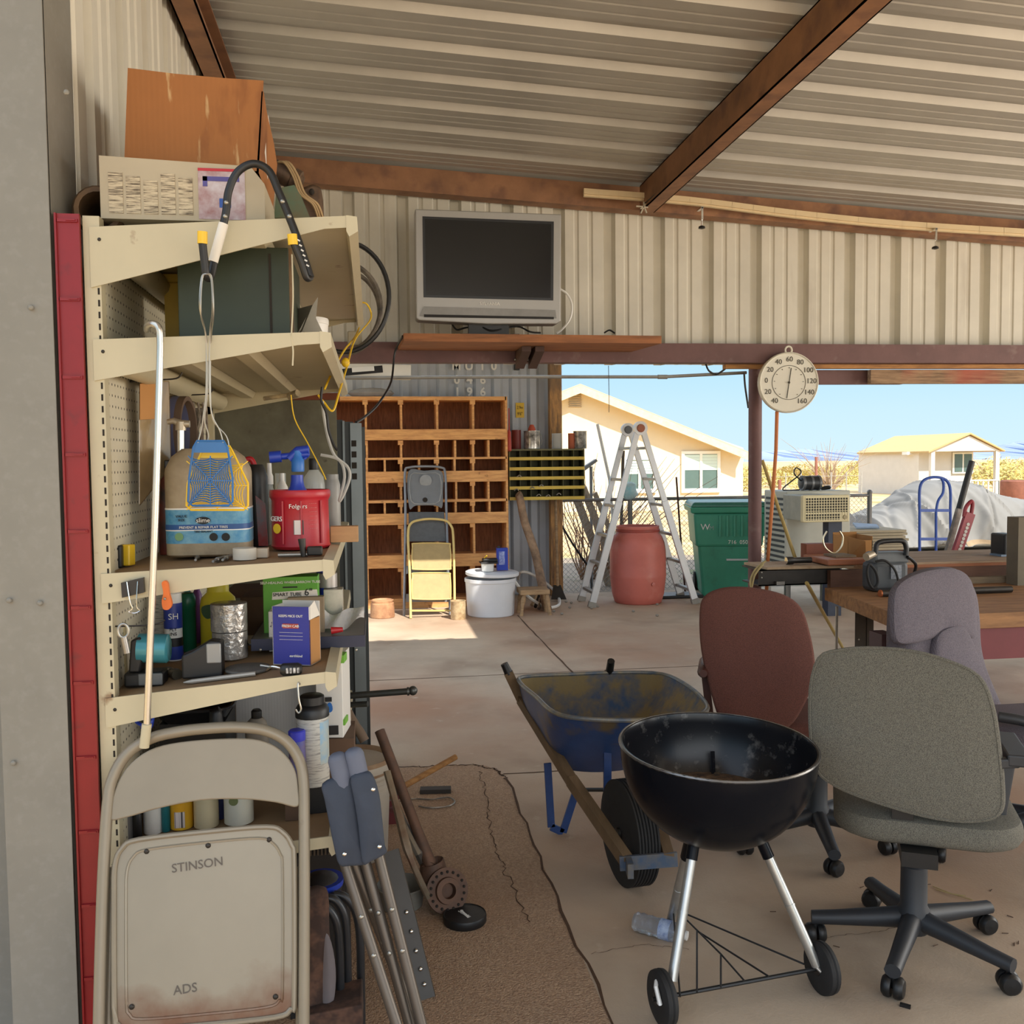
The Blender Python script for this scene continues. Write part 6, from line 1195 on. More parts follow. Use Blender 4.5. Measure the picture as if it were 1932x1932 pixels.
t=T('window_air_conditioner','cream window air conditioner with grille front before the evaporative cooler','air conditioner',((a2.x+b2.x)/2,Ya+.2,z1))
m=M(); m.bx(a2.x,b2.x,Ya+.06,Ya+.46,z1+.01,z2); P(m,'case',mt('ac_case',(176,174,158),.5),t,smooth=False,bev=.008)
IV=mt('ivory_plastic',(226,212,168),.45,var=.06); m=M(); m.bx(a2.x-.006,b2.x+.006,Ya,Ya+.06,z1,z2+.006); fr=P(m,'front_frame',IV,t,smooth=False,bev=.012)
m=M(); m.bx(a2.x+.02,b2.x-.015,Ya-.002,Ya,z1+.095,z2-.02); m.bx(a2.x+.02,b2.x-.09,Ya-.002,Ya,z1+.02,z1+.08); P(m,'grille_openings',mt('grille_dark',(70,66,54),.8),fr,smooth=False)
m=M()
for k in range(17): x=a2.x+.02+k*(b2.x-a2.x-.035)/16; m.bx(x-.003,x+.003,Ya-.006,Ya-.001,z1+.02,z2-.02)
for k in range(9): z=z1+.03+k*(z2-z1-.05)/8; m.bx(a2.x+.02,b2.x-.015,Ya-.005,Ya-.001,z-.003,z+.003)
P(m,'grille_bars',IV,fr,smooth=False)
m=M(); m.lathe([(0,0),(.022,0),(.02,.012),(0,.012)],(b2.x-.045,Ya-.002,z1+.045),16,(0,-1,0)); P(m,'control_knob',mt('knob_tan',(176,160,120),.5),fr)
m=M(); m.bx(b2.x-.16,b2.x-.02,Ya+.1,Ya+.22,0,z1+.008); P(m,'stand_post',mt('dark_blue_post',(58,64,80),.6),t,smooth=False)
c=Yp(1539,921,9.1); c.z=zt+.078; t=T('electric_motor','black electric motor lying on top of the evaporative cooler','motor',(c.x,c.y+.12,zt)); c.y+=.12
m=M(); m.tube([c+V((-.105,0,0)),c+V((-.095,0,0)),c+V((.095,0,0)),c+V((.105,0,0))],[.055,.075,.075,.055],24); P(m,'casing',mt('motor_black',(60,62,64),.45,.5,var=.2),t)
for x in (-.09,.0,.085): m=M(); m.tube([c+V((x-.012,0,0)),c+V((x+.012,0,0))],.078,24); P(m,'end_bell',mt('motor_grey',(120,122,124),.45,.5),t)
m=M(); m.tube(cr([c+V((-.10,0,.02)),c+V((-.18,0,.10)),c+V((-.16,0,.16)),c+V((-.1,.02,.1)),c+V((-.3,.0,-.05)),c+V((-.25,.0,-.075)),c+V((-.12,0,-.07))],6),.007,6); m.tube(cr([c+V((.1,0,-.06)),c+V((.2,0,-.04)),c+V((.24,.05,-.06)),c+V((.15,.05,-.07))],6),.012,6); P(m,'power_cord',BLK,t)
# hand truck, pole and farm jack beyond the bench
BS_=mt('hand_truck_blue',(44,84,176),.4,var=.12); Yh=8.5; q=lambda u,v_:Yp(u,v_,Yh)
t=T('hand_truck','blue tubular hand truck standing upright beyond the bench','hand truck',tuple(q(1764,1100).xy)+(0,))
m=M(); A=q(1735,1040); B=q(1794,1040); m.tube([V((A.x,Yh,.06)),A]+cr([q(1735,960),q(1735,925),q(1741,908),q(1756,901),q(1773,901),q(1787,908),q(1793,925),q(1793,960)],4)+[B,V((B.x,Yh,.06))],.014,10); P(m,'outer_frame',BS_,t)
m=M(); c_=q(1766,1040); m.tube([V((c_.x,Yh,.06)),c_]+cr([q(1766,965),q(1770,945),q(1779,930),q(1780,912),q(1776,902)],4),.013,10); P(m,'centre_bar',BS_,t)
for v_ in (963,1017): m=M(); m.beam(q(1735,v_),q(1794,v_),.012,.028,(0,0,1)); P(m,'cross_bar',BS_,t,smooth=False)
m=M(); m.bx(A.x-.02,B.x+.02,Yh-.2,Yh+.02,.0,.012); P(m,'toe_plate',BS_,t,smooth=False)
m=M()
for x in (A.x-.05,B.x+.05): m.lathe([(.03,-.03),(.10,-.03),(.11,0),(.10,.03),(.03,.03)],(x,Yh+.06,.112),20,(1,0,0))
P(m,'wheels',RUBBER,t)
Yj=6.3; t=T('tow_bar','black and grey steel pole leaning behind the bench beside the red jack','pole',tuple(Yp(1787,1043,Yj).xy)+(0,))
A=Yp(1834,870,Yj); B=Yp(1787,1043,Yj); C_=B+(B-A)*(B.z/(A.z-B.z)); md=A.lerp(B,.52); m=M(); m.tube([A,md],.022,12); P(m,'black_tube',BLK,t)
m=M(); m.beam(md,C_,.035,.035,(0,1,0)); P(m,'grey_bar',mt('chipped_white_bar',(150,140,130),.5,.3,c2=(70,62,56),scale=10),t,smooth=False)
m=M(); t=T('farm_jack','dark red farm jack with a row of round holes leaning behind the bench','jack',tuple(Yp(1806,1043,Yj-.1).xy)+(0,)); JR=mt('jack_red',(140,34,46),.45,var=.15)
A=Yp(1830,968,Yj-.1); B=Yp(1805,1043,Yj-.1); C_=B+(B-A)*(B.z/(A.z-B.z)); m=M(); m.beam(A,C_,.072,.03,(0,1,0)); br=P(m,'bar',JR,t,smooth=False)
for k in range(9): m=M(); q1=A.lerp(B,.28+.09*k)+V((.004,-.016,0)); m.lathe([(0,0),(.0125,0),(.0125,.002),(0,.002)],q1,12,(0,-1,0)); P(m,'hole',mt('hole_pale',(206,200,192),.8),br)
m=M(); m.tube(cr([Yp(1819,975,Yj-.1),Yp(1822,958,Yj-.1),Yp(1832,946,Yj-.1),Yp(1835,952,Yj-.1),Yp(1832,972,Yj-.1)],5),.014,8); P(m,'handle_loop',JR,t)
# covered vehicle
TARP=mt('tarp_cloth',(122,119,114),.85,var=.08,scale=2,bump=.15,bs=3); Yt=14.2
SIL=[(1640,1000),(1650,975),(1668,968),(1700,958),(1722,940),(1742,924),(1770,913),(1795,908),(1830,910),(1858,918),(1890,930),(1932,942),(1990,955),(2060,962),(2120,985),(2130,1010)]
rs=random.Random(3); CRS=[(rs.uniform(0,1)**1.3,rs.uniform(-.5,.5),rs.uniform(.004,.014),rs.uniform(-.07,.09)) for _ in range(46)]
def tp(u,v_):
    i=u*(len(SIL)-1); k=min(int(i),len(SIL)-2); f_=i-k; px=SIL[k][0]*(1-f_)+SIL[k+1][0]*f_; py=SIL[k][1]*(1-f_)+SIL[k+1][1]*f_
    p=Yp(px,py,Yt+.5); a=math.pi*v_; s=math.sin(a); z=(p.z-.12)*min(1,1.25*s)**.6 if v_ not in (0,1) else 0
    z=(p.z-.1)*(1-abs(math.cos(a))**3.2)+.1
    fold=.09*math.sin(26*u+3*math.sin(4*v_))*(1-s)*1.2+.03*math.sin(55*u)*(1-s)
    fl=max(0,1-u*5); fold+=fl*.2*math.sin(60*u+2)*(1-s*.6)
    c=sum(h*math.exp(-((u-u0-sl*(v_-.5)-.01*math.sin(9*v_+u0*40))/wd)**2) for u0,sl,wd,h in CRS)*min(1,6*v_)
    return V((p.x,Yt+.95-1.05*math.cos(a)+fold-c*(.4+.6*(1-s)),z+.01*math.sin(40*u+9*v_)+c*.5*s))
m=M(); m.grid(tp,260,48); t=T('covered_vehicle','long vehicle under a pale grey fitted tarpaulin in the yard','covered vehicle',tuple(Yp(1880,1050,Yt+1).xy)+(-.03,)); P(m,'tarpaulin',TARP,t,sub=0)
m=M(); 
m.grid(lambda u,v_:tp(.42+u*.5,.02+.05*v_)+V((0,-.012,0)),40,3); P(m,'canvas_hem',mt('hem_tan',(150,128,100),.9),t)
c=Yp(1648,985,Yt+1.); m=M(); m.lathe([(.1,-.1),(.3,-.1),(.33,0),(.3,.1),(.1,.1)],(c.x+.05,Yt+1.2,.3),24,(0,1,0)); P(m,'tyre',mt('brown_tyre',(70,50,46),.8),t)
# ---------- neighbouring house, shed, hills, brush ----------
HW=mt('cream_stucco',(226,210,178),.9,var=.05,scale=2); HR=mt('tan_roof',(206,184,148),.85,var=.12,scale=3); TRM=mt('tan_trim',(222,202,170),.8)
Yh=30.; q=lambda u,v_,Y=Yh:Yp(u,v_,Y)
t=T('house','cream stucco house with a low gable roof beyond the fence','house',tuple(q(1200,930).xy)+(-.1,))
pk=q(1097,738); er=q(1388,845); base=-.1; xr=q(1402,900).x; xl=pk.x-(xr-pk.x)
w0=[V((xl,Yh,base)),V((xr,Yh,base)),V((xr,Yh,er.z)),pk,V((xl,Yh,er.z))]
m=M(); m.prism(w0,(0,12,0)); P(m,'walls',HW,t,smooth=False)
ov=.5; ER=q(1412,852,Yh-ov); PK=q(1095,724,Yh-ov)
for s in (1,-1):
    e_=V((PK.x+s*(ER.x-PK.x),Yh-ov,ER.z)); th=V((0,0,-.05)); m=M(); m.prism([PK,e_,e_+th,PK+th],(0,13,0)); P(m,'roof_slope',HR,t,smooth=False)
    m=M(); m.prism([PK+V((0,-.02,-.05)),e_+V((0,-.02,-.05)),e_+V((0,-.02,-.28)),PK+V((0,-.02,-.30))],(0,.05,0)); P(m,'barge_board',TRM,t,smooth=False)
a,b=q(1073,742,Yh-.02),q(1097,767,Yh-.02); m=M()
for k in range(7): z=b.z+(a.z-b.z)*k/6; m.bx(a.x,b.x,Yh-.05,Yh-.01,z-.022,z+.015)
P(m,'gable_vent',mt('vent_tan',(190,168,136),.8),t,smooth=False)
for (u0,v0,u1,v1),nm in (((1291,857,1353,921),0),((1180,868,1232,922),1)):
    a,b=q(u0,v0,Yh-.03),q(u1,v1,Yh-.03); m=M(); x0,x1,z1,z0=a.x,b.x,a.z,b.z
    for bb in ((x0-.1,x1+.1,z1,z1+.1),(x0-.1,x1+.1,z0-.14,z0),(x0-.1,x0,z0,z1),(x1,x1+.1,z0,z1),((x0+x1)/2-.04,(x0+x1)/2+.04,z0,z1)): m.bx(bb[0],bb[1],Yh-.08,Yh,bb[2],bb[3])
    w_=P(m,'window',mt('window_white',(240,238,228),.5,var=0),t,smooth=False)
    m=M(); m.bx(x0,x1,Yh-.03,Yh-.01,z0,z1); P(m,'pane',mt('window_glass',(88,110,106),.15,var=.2,scale=1.),w_,smooth=False)
    m=M()
    for k in range(5): z=z1-.12-(z1-z0)*.45*k/5; m.bx(x0,x1,Yh-.045,Yh-.035,z,z+.10)
    P(m,'blind',mt('blind_pale',(206,226,220),.6,var=0),w_,smooth=False)
# porch shed
Ys=38.; q=lambda u,v_,Y:Yp(u,v_,Y); SW=mt('shed_siding',(214,208,198),.9,var=.06,scale=3); SR=mt('shed_roof',(188,160,112),.8,var=.06)
t=T('shed','small pale cabin with a gabled front porch in the distance','shed',tuple(q(1750,930,Ys+2).xy)+(-.1,))
fl,fr_,ap=q(1756,852,Ys),q(1886,850,Ys),q(1829,822,Ys); bl=q(1620,850,Ys+5.); bk_=q(1690,828,Ys+5.5)
ze=fl.z; B=lambda p,z=-.1:V((p.x,p.y,z))
cw=B(fl).lerp(B(bl),.15)
m=M(); m.add([B(bl),cw,V((cw.x,cw.y,ze)),bl],[(0,1,2,3)]); d_=(bl-fl); d_.z=0; wv=(fr_-fl); wv.z=0; cr_=cw+wv*.78
m.add([cw,cr_,V((cr_.x,cr_.y,ze)),V((cw.x,cw.y,ze))],[(0,1,2,3)]); br_=B(bl)+wv*.78; m.add([cr_,br_,V((br_.x,br_.y,ze)),V((cr_.x,cr_.y,ze))],[(0,1,2,3)]); m.add([B(bl),br_,V((br_.x,br_.y,ze)),bl],[(3,2,1,0)]); P(m,'walls',SW,t,smooth=False)
m=M(); m.prism([fl,fr_,ap],(0,.12,0)); P(m,'porch_gable',SW,t,smooth=False)
apb=ap+d_; 
for a,b,nm in ((fl+V((-.15,-.1,-.05)),ap+V((0,-.1,.06)),1),(fr_+V((.2,-.1,-.05)),ap+V((0,-.1,.06)),2)):
    m=M(); m.prism([a,b,b+d_,a+d_],(0,0,.07)); P(m,'roof_slope',SR,t,smooth=False)
for p in (fl,fr_):
    m=M(); x=p.x+(.12 if p is fl else -.08); m.bx(x-.09,x+.09,Ys,Ys+.18,-.1,p.z); P(m,'porch_post',SW,t,smooth=False)
m=M(); m.beam(B(fl,.55),B(fr_,.55),.05,.06); 
for k in range(14): p=B(fl,.2).lerp(B(fr_,.2),k/13); m.bx(p.x-.03,p.x+.03,Ys,Ys+.05,-.1,.55)
P(m,'porch_railing',SW,t,smooth=False)
u=wv.normalized(); a=cw.lerp(cr_,.62); nrm=V((u.y,-u.x,0)); m=M()
for o0,o1,z0,z1 in ((0,1.1,.95,1.9),): m.prism([a+nrm*.05+V((0,0,z0)),a+nrm*.05+u*1.0+V((0,0,z0)),a+nrm*.05+u*1.0+V((0,0,z1)),a+nrm*.05+V((0,0,z1))],nrm*.04)
wn=P(m,'window',mt('window_white'),t,smooth=False)
m=M(); m.prism([a+nrm*.10+u*.08+V((0,0,1.02)),a+nrm*.10+u*.46+V((0,0,1.02)),a+nrm*.10+u*.46+V((0,0,1.82)),a+nrm*.10+u*.08+V((0,0,1.82))],nrm*.01); m.prism([a+nrm*.10+u*.54+V((0,0,1.02)),a+nrm*.10+u*.92+V((0,0,1.02)),a+nrm*.10+u*.92+V((0,0,1.82)),a+nrm*.10+u*.54+V((0,0,1.82))],nrm*.01); P(m,'pane',mt('window_glass'),wn,smooth=False)
p=V((cw.x,cw.y,ze)).lerp(bl,.2); m=M(); m.bx(p.x-.25,p.x+.1,p.y-.5,p.y-.1,p.z-.15,p.z-.02); P(m,'wall_light',WHITE,t,smooth=False)
HZ=mt('hazy_blue_hills',(138,152,184),1.,var=.06,scale=.002)  # atmospheric haze is put into the hill colour
def hills(pts,Y,lb):
    m=M(); L=[]
    for (a,b),(c_,d_) in zip(pts,pts[1:]):
        for k in range(12): s=k/12; L.append(Yp(a+(c_-a)*s,b+(d_-b)*s+random.uniform(-1.2,1.2),Y))
    L.append(Yp(*pts[-1],Y)); n=len(L)
    vs=[p for p in L]+[V((p.x,Y-500-200*math.sin(i),-5)) for i,p in enumerate(L)]+[V((p.x,Y+600,-5)) for p in L]
    fs=[(i,n+i,n+i+1,i+1) for i in range(n-1)]+[(i+1,2*n+i+1,2*n+i,i) for i in range(n-1)]
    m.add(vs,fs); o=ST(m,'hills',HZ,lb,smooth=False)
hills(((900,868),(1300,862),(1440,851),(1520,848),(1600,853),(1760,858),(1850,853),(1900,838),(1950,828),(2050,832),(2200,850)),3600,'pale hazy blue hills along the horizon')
LEAF=mt('brush_leaf',(210,192,116),.9,c2=(156,146,88),scale=1.5); TWIG=mt('brush_twig',(176,150,120),.9)
def shrub(lb,rad,hh,seed,nl):
    rs=random.Random(seed); t=T('desert_shrub',lb,'shrub',local=True,group='desert brush beyond the yard')
    m=M()
    for i in range(nl):
        a=rs.uniform(0,6.283); r=rad*math.sqrt(rs.random()); z=hh*(.08+.92*rs.random()*(1-(r/rad)**2*.6)); s=rs.uniform(.05,.11); c=V((r*math.cos(a),r*math.sin(a),z)); d=V((rs.uniform(-1,1),rs.uniform(-1,1),rs.uniform(-.3,1))).normalized(); e_=d.orthogonal().normalized()
        m.add([c-d*s,c+e_*s*.5,c+d*s,c-e_*s*.5],[(0,1,2,3)])
    P(m,'foliage',LEAF,t,smooth=False)
    m=M()
    for i in range(14):
        a=rs.uniform(0,6.283); L=[V((0,0,-.1))]; d=V((math.cos(a)*rad*.22,math.sin(a)*rad*.22,hh*.24))
        for k in range(4): d=d+V((rs.uniform(-.08,.08),rs.uniform(-.08,.08),rs.uniform(-.05,.05))); L.append(L[-1]+d)
        m.tube(L,[.03,.024,.016,.01,.004],4)
    P(m,'stems',TWIG,t,smooth=False); return t
BL='yellow-green desert bush in the brush beyond the yard fence'
sh=[shrub(BL,1.3,1.5,1,900),shrub(BL,1.7,1.2,2,1000)]
spots=[]
rs=random.Random(4)
for r_,Y in enumerate((47,53,59,65,71,77,83)):
    st=3.7*F/Y
    for a,b in ((1400,1640),(1880,1990)):
        px=a+(r_%2)*st*.5
        while px<b: spots.append((px,Y)); px+=st
for i,(px,Y) in enumerate(spots):
    p=Yp(px,900,Y); l=(p.x,Y,-.1); rz=rs.uniform(0,6)
    if i<2: sh[i].location=l; sh[i].rotation_euler.z=rz; o=sh[i]
    else: o=dup(sh[i%2],l,rz,BL)
    s=rs.uniform(.75,1.25); o.scale=(s,s,s*rs.uniform(.8,1.15))
m=M(); rs=random.Random(9)
c=Yp(1565,880,40.); c.z=-.1
for i in range(44):
    a=rs.uniform(0,6.283); L=[c.copy()]; d=V((math.cos(a)*.22,math.sin(a)*.2,.52))
    for k in range(5): d=d+V((rs.uniform(-.14,.14),rs.uniform(-.1,.1),rs.uniform(-.12,.04))); L.append(L[-1]+d)
    m.tube(L,[.03,.025,.02,.015,.01,.004],4)
S(m,'bare_tree',mt('bare_tree_twigs',(170,148,126),.9),'bare grey-brown mesquite tree left of the distant cabin','tree',smooth=False)
for u,v0,Y,lb in ((1540,862,30.,'rusty fence post in the brush left of the bare tree'),(1471,905,26.,'thin grey post behind the evaporative cooler')):
    p=Yp(u,v0,Y); m=M(); m.tube([(p.x,Y,-.1),tuple(p)],.05,8); S(m,'fence_post',mt('rusty_post',(150,96,80),.7),lb,'post')
m=M(); x0=Yp(1395,920,34).x; x1=Yp(1625,920,34).x
for z in (.5,.85,1.2): m.tube([(x0,34,z-.3),(x1,34,z-.3)],.008,4)
for k in range(9): x=x0+(x1-x0)*k/8; m.tube([(x,34,-.1),(x,34,1.05)],.025,6)
S(m,'wire_fence',mt('wire_grey',(170,166,158),.5),'thin wire fence in front of the desert brush','fence',smooth=False)
c=Yp(1915,940,32.); m=M(); m.lathe([(.5,0),(.52,.05),(.52,.75),(.47,.8),(.47,.1),(0,.1)],(c.x,32,-.1),24); S(m,'rusty_drum',mt('rust_brown',(140,88,70),.8,var=.3),'rusty brown drum at the right edge beyond the covered vehicle','drum')
# ---------- workbench and what lies on it ----------
BW=mt('bench_plank',(168,122,78),.7,c2=(120,84,54),scale=4,str=(1,7,7)); DW=mt('dark_bench_board',(104,72,56),.8,var=.25,scale=6,str=(1,6,6)); GP=mt('grey_plank',(140,122,98),.85,c2=(108,92,74),scale=5,str=(1,8,8)); MAR=mt('maroon_apron',(120,54,58),.6,var=.15)
zt=.80; xl=2.55; xr=5.4; yf,ybk=4.62,5.10
t=T('workbench','long wooden workbench with dark steel legs behind the purple-grey chair','workbench',(3.8,4.9,0))
m=M(); b0,b1=Zp(1568,1112,zt),Zp(1700,1163,zt); yf=b1.y; m.prism([b0,b1,V((xr,yf,zt)),V((xr,5.1,zt)),V((b0.x,5.1,zt))],(0,0,-.075)); P(m,'table_top',BW,t,smooth=False,bev=.003)
m=M(); a=Yp(1720,1180,yf); m.bx(a.x,xr,yf+.02,yf+.04,zt-.23,zt-.076); P(m,'apron',MAR,t,smooth=False)
m=M(); a=Yp(1567,1095,5.1); m.bx(a.x,xr,5.10,5.14,zt-.05,.90); P(m,'riser_board',DW,t,smooth=False)
m=M(); a=Yp(1690,1095,5.1); m.bx(a.x,xr,5.06,5.10,zt+.001,zt+.04); P(m,'grey_plank',GP,t,smooth=False)
zb=Yp(1780,1060,5.12).z; zb0=Yp(1780,1078,5.12).z; a=Yp(1640,1065,5.12)
m=M(); m.bx(a.x,xr,5.12,5.75,zb0,zb); bt=P(m,'raised_top',mt('raised_plank',(176,150,122),.8,c2=(130,104,80),scale=4,str=(1,9,9)),t,smooth=False)
m=M(); m.bx(a.x,xr,5.115,5.12,zb0,zb-.012); P(m,'red_edge',mt('red_brown_edge',(156,96,62),.7,var=.2,scale=6,str=(1,8,8)),bt,smooth=False)
m=M(); m.bx(3.0,xr,5.2,5.24,.86,zb0); P(m,'back_rail',GP,t,smooth=False)
xg=Yp(1631,1180,4.84).x
for x,y in ((xg,4.84),(5.3,yf+.05)):
    m=M(); m.bx(x-.055,x-.015,y,y+.004,0,zt-.075); m.bx(x+.015,x+.055,y-.0,y+.004,0,zt-.075); m.bx(x-.016,x+.016,y+.004,y+.05,0,zt-.075); l=P(m,'leg',DKST,t,smooth=False)
    m=M()
    for s in (-.035,.035): m.ball((x+s,y-.002,.54),(.006,.004,.006),8,5)
    P(m,'bolts',ZINC,l)
p=Yp(1579,1135,4.88); m=M(); m.tube([(p.x,4.88,0),(p.x,4.88,zt-.076)],.008,8); P(m,'thin_steel_leg',STEEL,t)
m=M(); p=Yp(1926,1000,4.95); m.bx(p.x-.03,p.x+.08,4.93,5.03,zt,1.2); P(m,'vice_post',mt('grey_brown_post',(120,110,92),.8,var=.2),t,smooth=False)
# black channel with plywood at the post
t=T('steel_channel','dark steel channel with a plywood top between the post and the workbench','bench bracket',tuple(Yp(1500,1095,5.15)))
a=Yp(1432,1090,5.15); b=Yp(1567,1092,5.15); z1=Yp(1500,1073,5.15).z; z0=Yp(1500,1104,5.15).z
m=M(); m.bx(a.x,b.x+.06,5.15,5.16,z0,z1); m.bx(a.x,b.x+.06,5.15,5.40,z1-.008,z1); m.bx(a.x,b.x+.06,5.15,5.4,z0,z0+.008); P(m,'channel',DKST,t,smooth=False)
m=M()
for u,v_ in ((1437,1080),(1437,1090)): m.ball(Yp(u,v_,5.148),(.006,.004,.006),8,5)
P(m,'bolts',ZINC,t)
m=M(); c_=Yp(1470,1100,5.13); m.bx(c_.x-.02,c_.x+.03,5.12,5.15,c_.z-.01,c_.z+.01); P(m,'clamp',STEEL,t,smooth=False)
zp=z1+.016; m=M(); m.prism([(a.x+.04,5.13,z1+.001),(b.x+.12,5.10,z1+.001),(b.x+.12,5.42,z1+.001),(a.x+.02,5.42,z1+.001)],(0,0,.015)); P(m,'plywood_top',mt('pale_plywood',(190,166,136),.8,c2=(150,120,88),scale=6),t,smooth=False)
wire('straw_bundle','bundle of dry straw-coloured cords hanging at the steel post','cord',[Yp(1445,1058,5.1),Yp(1425,1075,5.1),Yp(1416,1095,5.1),Yp(1418,1108,5.1),Yp(1424,1085,5.09),Yp(1440,1064,5.09)],.006,mt('straw',(190,170,120),.9),n=6)
z_=zp+.001
t=T('flashlight','black flashlight lying on the plywood top','flashlight',tuple(Yp(1507,1060,5.22)))
a=Yp(1484,1058,5.22); b=Yp(1530,1056,5.22); a.z=b.z=z_+.024; m=M(); m.tube([a,a.lerp(b,.25),a.lerp(b,.3),b],[.024,.023,.017,.018],14); P(m,'body',BLK,t)
m=M(); m.tube([a+V((-.003,0,0)),a+V((.0,0,0))],.02,14); P(m,'lens',CHROME,t)
PLQ=mt('red_wood_plaque',(168,104,72),.45,var=.15,scale=6,str=(1,7,7)); 
t=T('wooden_plaque','reddish varnished wooden plaque lying on the bench beside the flashlight','plaque',tuple(Yp(1570,1062,5.18)))
zq=z1+.022; a=Yp(1512,1048,5.4); b=Yp(1628,1060,5.1)
m=M(); m.prism([(Yp(1560,1062,5.08).x,5.06,zq),(b.x,5.06,zq),(b.x,5.4,zq),(Yp(1515,1045,5.4).x,5.4,zq)],(0,0,.035)); P(m,'board',PLQ,t,smooth=False,bev=.008)
zq+=.036
m=M(); c=Yp(1590,1040,5.2); m.bx(c.x-.07,c.x+.06,5.15,5.30,zq,zq+.012); S(m,'grey_plate',GP,'thin grey plate lying on the wooden plaque','plate',smooth=False)
t=T('horseshoe_ring','thin bent metal ring standing open on the wooden plaque','ring',(c.x,5.22,zq+.014)); m=M(); q=lambda u,v_:Yp(u,v_,5.22)
zz=zq+.018-q(1572,1046).z; m.tube(cr([q(1560,1004),q(1553,1018),q(1556,1033),q(1568,1044),q(1578,1044),q(1588,1032),q(1590,1015),q(1584,1004)],5),.0055,8)
for v in m.v: v.z+=zz
P(m,'bent_rod',mt('pale_brass',(196,186,160),.3,.8),t)
t,b_,p,w_,h=carton('brown_wood_block','reddish brown wooden box standing on the bench behind the plaque','box',1520,1014,1574,1043,5.45,.08,mt('mahogany_block',(134,72,48),.6,var=.2,scale=6))
t.location.z=z1+.018; 
m=M(); m.bx(p.x-.1,p.x+.12,5.42,5.62,z1-.02,z1+.016); S(m,'support_board',GP,'short grey board under the reddish wooden box','board',smooth=False)
p=Yp(1623,1052,5.5); w_=.165; h=.13; t=T('open_carton','open brown cardboard carton on the raised bench behind the machine','carton',(p.x,5.55,zb+.001)); p.z=zb+.001
for bb in ((p.x-w_/2,p.x+w_/2,5.5,5.504,h*.8),(p.x-w_/2,p.x+w_/2,5.696,5.7,h*1.1),(p.x-w_/2,p.x-w_/2+.004,5.5,5.7,h),(p.x+w_/2-.004,p.x+w_/2,5.5,5.7,h)): m=M(); m.bx(bb[0],bb[1],bb[2],bb[3],p.z,p.z+bb[4]); P(m,'carton_wall',CARD,t,smooth=False)
m=M(); m.bx(p.x-w_/2,p.x+w_/2,5.5,5.7,p.z,p.z+.004); P(m,'carton_base',CARD,t,smooth=False)
m=M(); m.prism([(p.x-w_/2,5.5,p.z+h),(p.x-w_/2+.005,5.3,p.z+h*.9),(p.x-w_/2+.02,5.32,p.z+.02),(p.x-w_/2,5.5,p.z)],(.004,0,0)); P(m,'flap',CARD,t,smooth=False)
# plywood stack behind the bench
t0=None; a=Yp(1604,1015,9.2); b=Yp(1712,1015,9.2); ztop=Yp(1650,1000,9.2).z; STK=mt('sheet_edge',(196,180,150),.8,var=.25,scale=20,str=(1,1,30)); n=7; hh=.027
m=M(); m.bx(a.x+.02,b.x-.02,9.25,9.85,0,ztop-n*hh*1.15); S(m,'crate',DW,'dark crate under the stack of plywood sheets','crate',smooth=False)
for k in range(n):
    z=ztop-(n-k)*hh*1.15; m=M(); d=random.uniform(-.02,.02); m.bx(a.x+d,b.x+d,9.2,9.9,z+.001,z+hh,R(random.uniform(-1.5,1.5))); S(m,'plywood_sheet',STK,'plywood sheet in the stack behind the bench, %s'%['bottom sheet','sixth from the top','fifth from the top','fourth from the top','third from the top','second from the top','topmost sheet'][k],'board','plywood stack behind the bench',smooth=False)
m=M(); c=Yp(1622,992,9.4); m.prism([(c.x-.04,9.4,ztop+.003),(c.x+.2,9.35,ztop+.003),(c.x+.25,9.5,ztop+.02),(c.x-.0,9.55,ztop+.04)],(0,0,.02)); S(m,'blue_white_sheet',mt('pale_blue_sheet',(170,190,216),.6),'crumpled pale blue sheet lying on the plywood stack','sheet',smooth=False)
# portable inflator
DG=mt('inflator_grey',(70,74,78),.5,var=.15,scale=9); t=T('portable_inflator','dark grey portable air inflator with carrying handle on the workbench','inflator',tuple(Yp(1680,1112,4.85).xy)+(zt,))
q=lambda u,v_,Y=4.84:Yp(u,v_,Y)
a=q(1648,1114); b=q(1716,1060); m=M(); m.bx(a.x,b.x,4.84,4.98,zt+.002,b.z); P(m,'body',DG,t,smooth=False,bev=.025)
m=M(); m.bx(q(1653,1050).x,q(1718,1050).x,4.85,4.97,q(1680,1065).z,q(1680,1043).z); P(m,'top_housing',mt('inflator_light_grey',(104,108,110),.5),t,smooth=False,bev=.015)
m=M(); m.tube(cr([q(1652,1045),q(1654,1028),q(1664,1022),q(1690,1020),q(1705,1022),q(1710,1035),q(1709,1048)],5),.014,10); P(m,'handle',BLK,t)
m=M(); m.tube([q(1634,1051,4.82),q(1650,1044,4.85)],[.022,.018],14); P(m,'gauge',mt('gauge_tan',(186,172,150),.4,.3),t)
m=M(); m.bx(q(1680,1080).x,q(1700,1080).x,4.834,4.84,q(1690,1092).z,q(1690,1066).z); P(m,'label',mt('pale_label',(150,156,164),.5,c2=(90,96,104),scale=60),t,smooth=False)
m=M(); m.tube(cr([q(1652,1060,4.82),q(1670,1058,4.81),q(1688,1075,4.81),q(1695,1100,4.81),q(1690,1112,4.82)],5),.007,8); m.tube(cr([q(1640,1065,4.8),q(1652,1078,4.8),q(1656,1098,4.8),q(1648,1110,4.8),q(1640,1100,4.8),q(1636,1080,4.8)],5,True),.008,8,True); P(m,'hose',RUBBER,t)
m=M(); m.tube(cr([q(1712,1050),q(1722,1058,4.86),q(1728,1068,4.88),q(1722,1090,4.9)],5),.009,8); P(m,'power_cord',BLK,t)
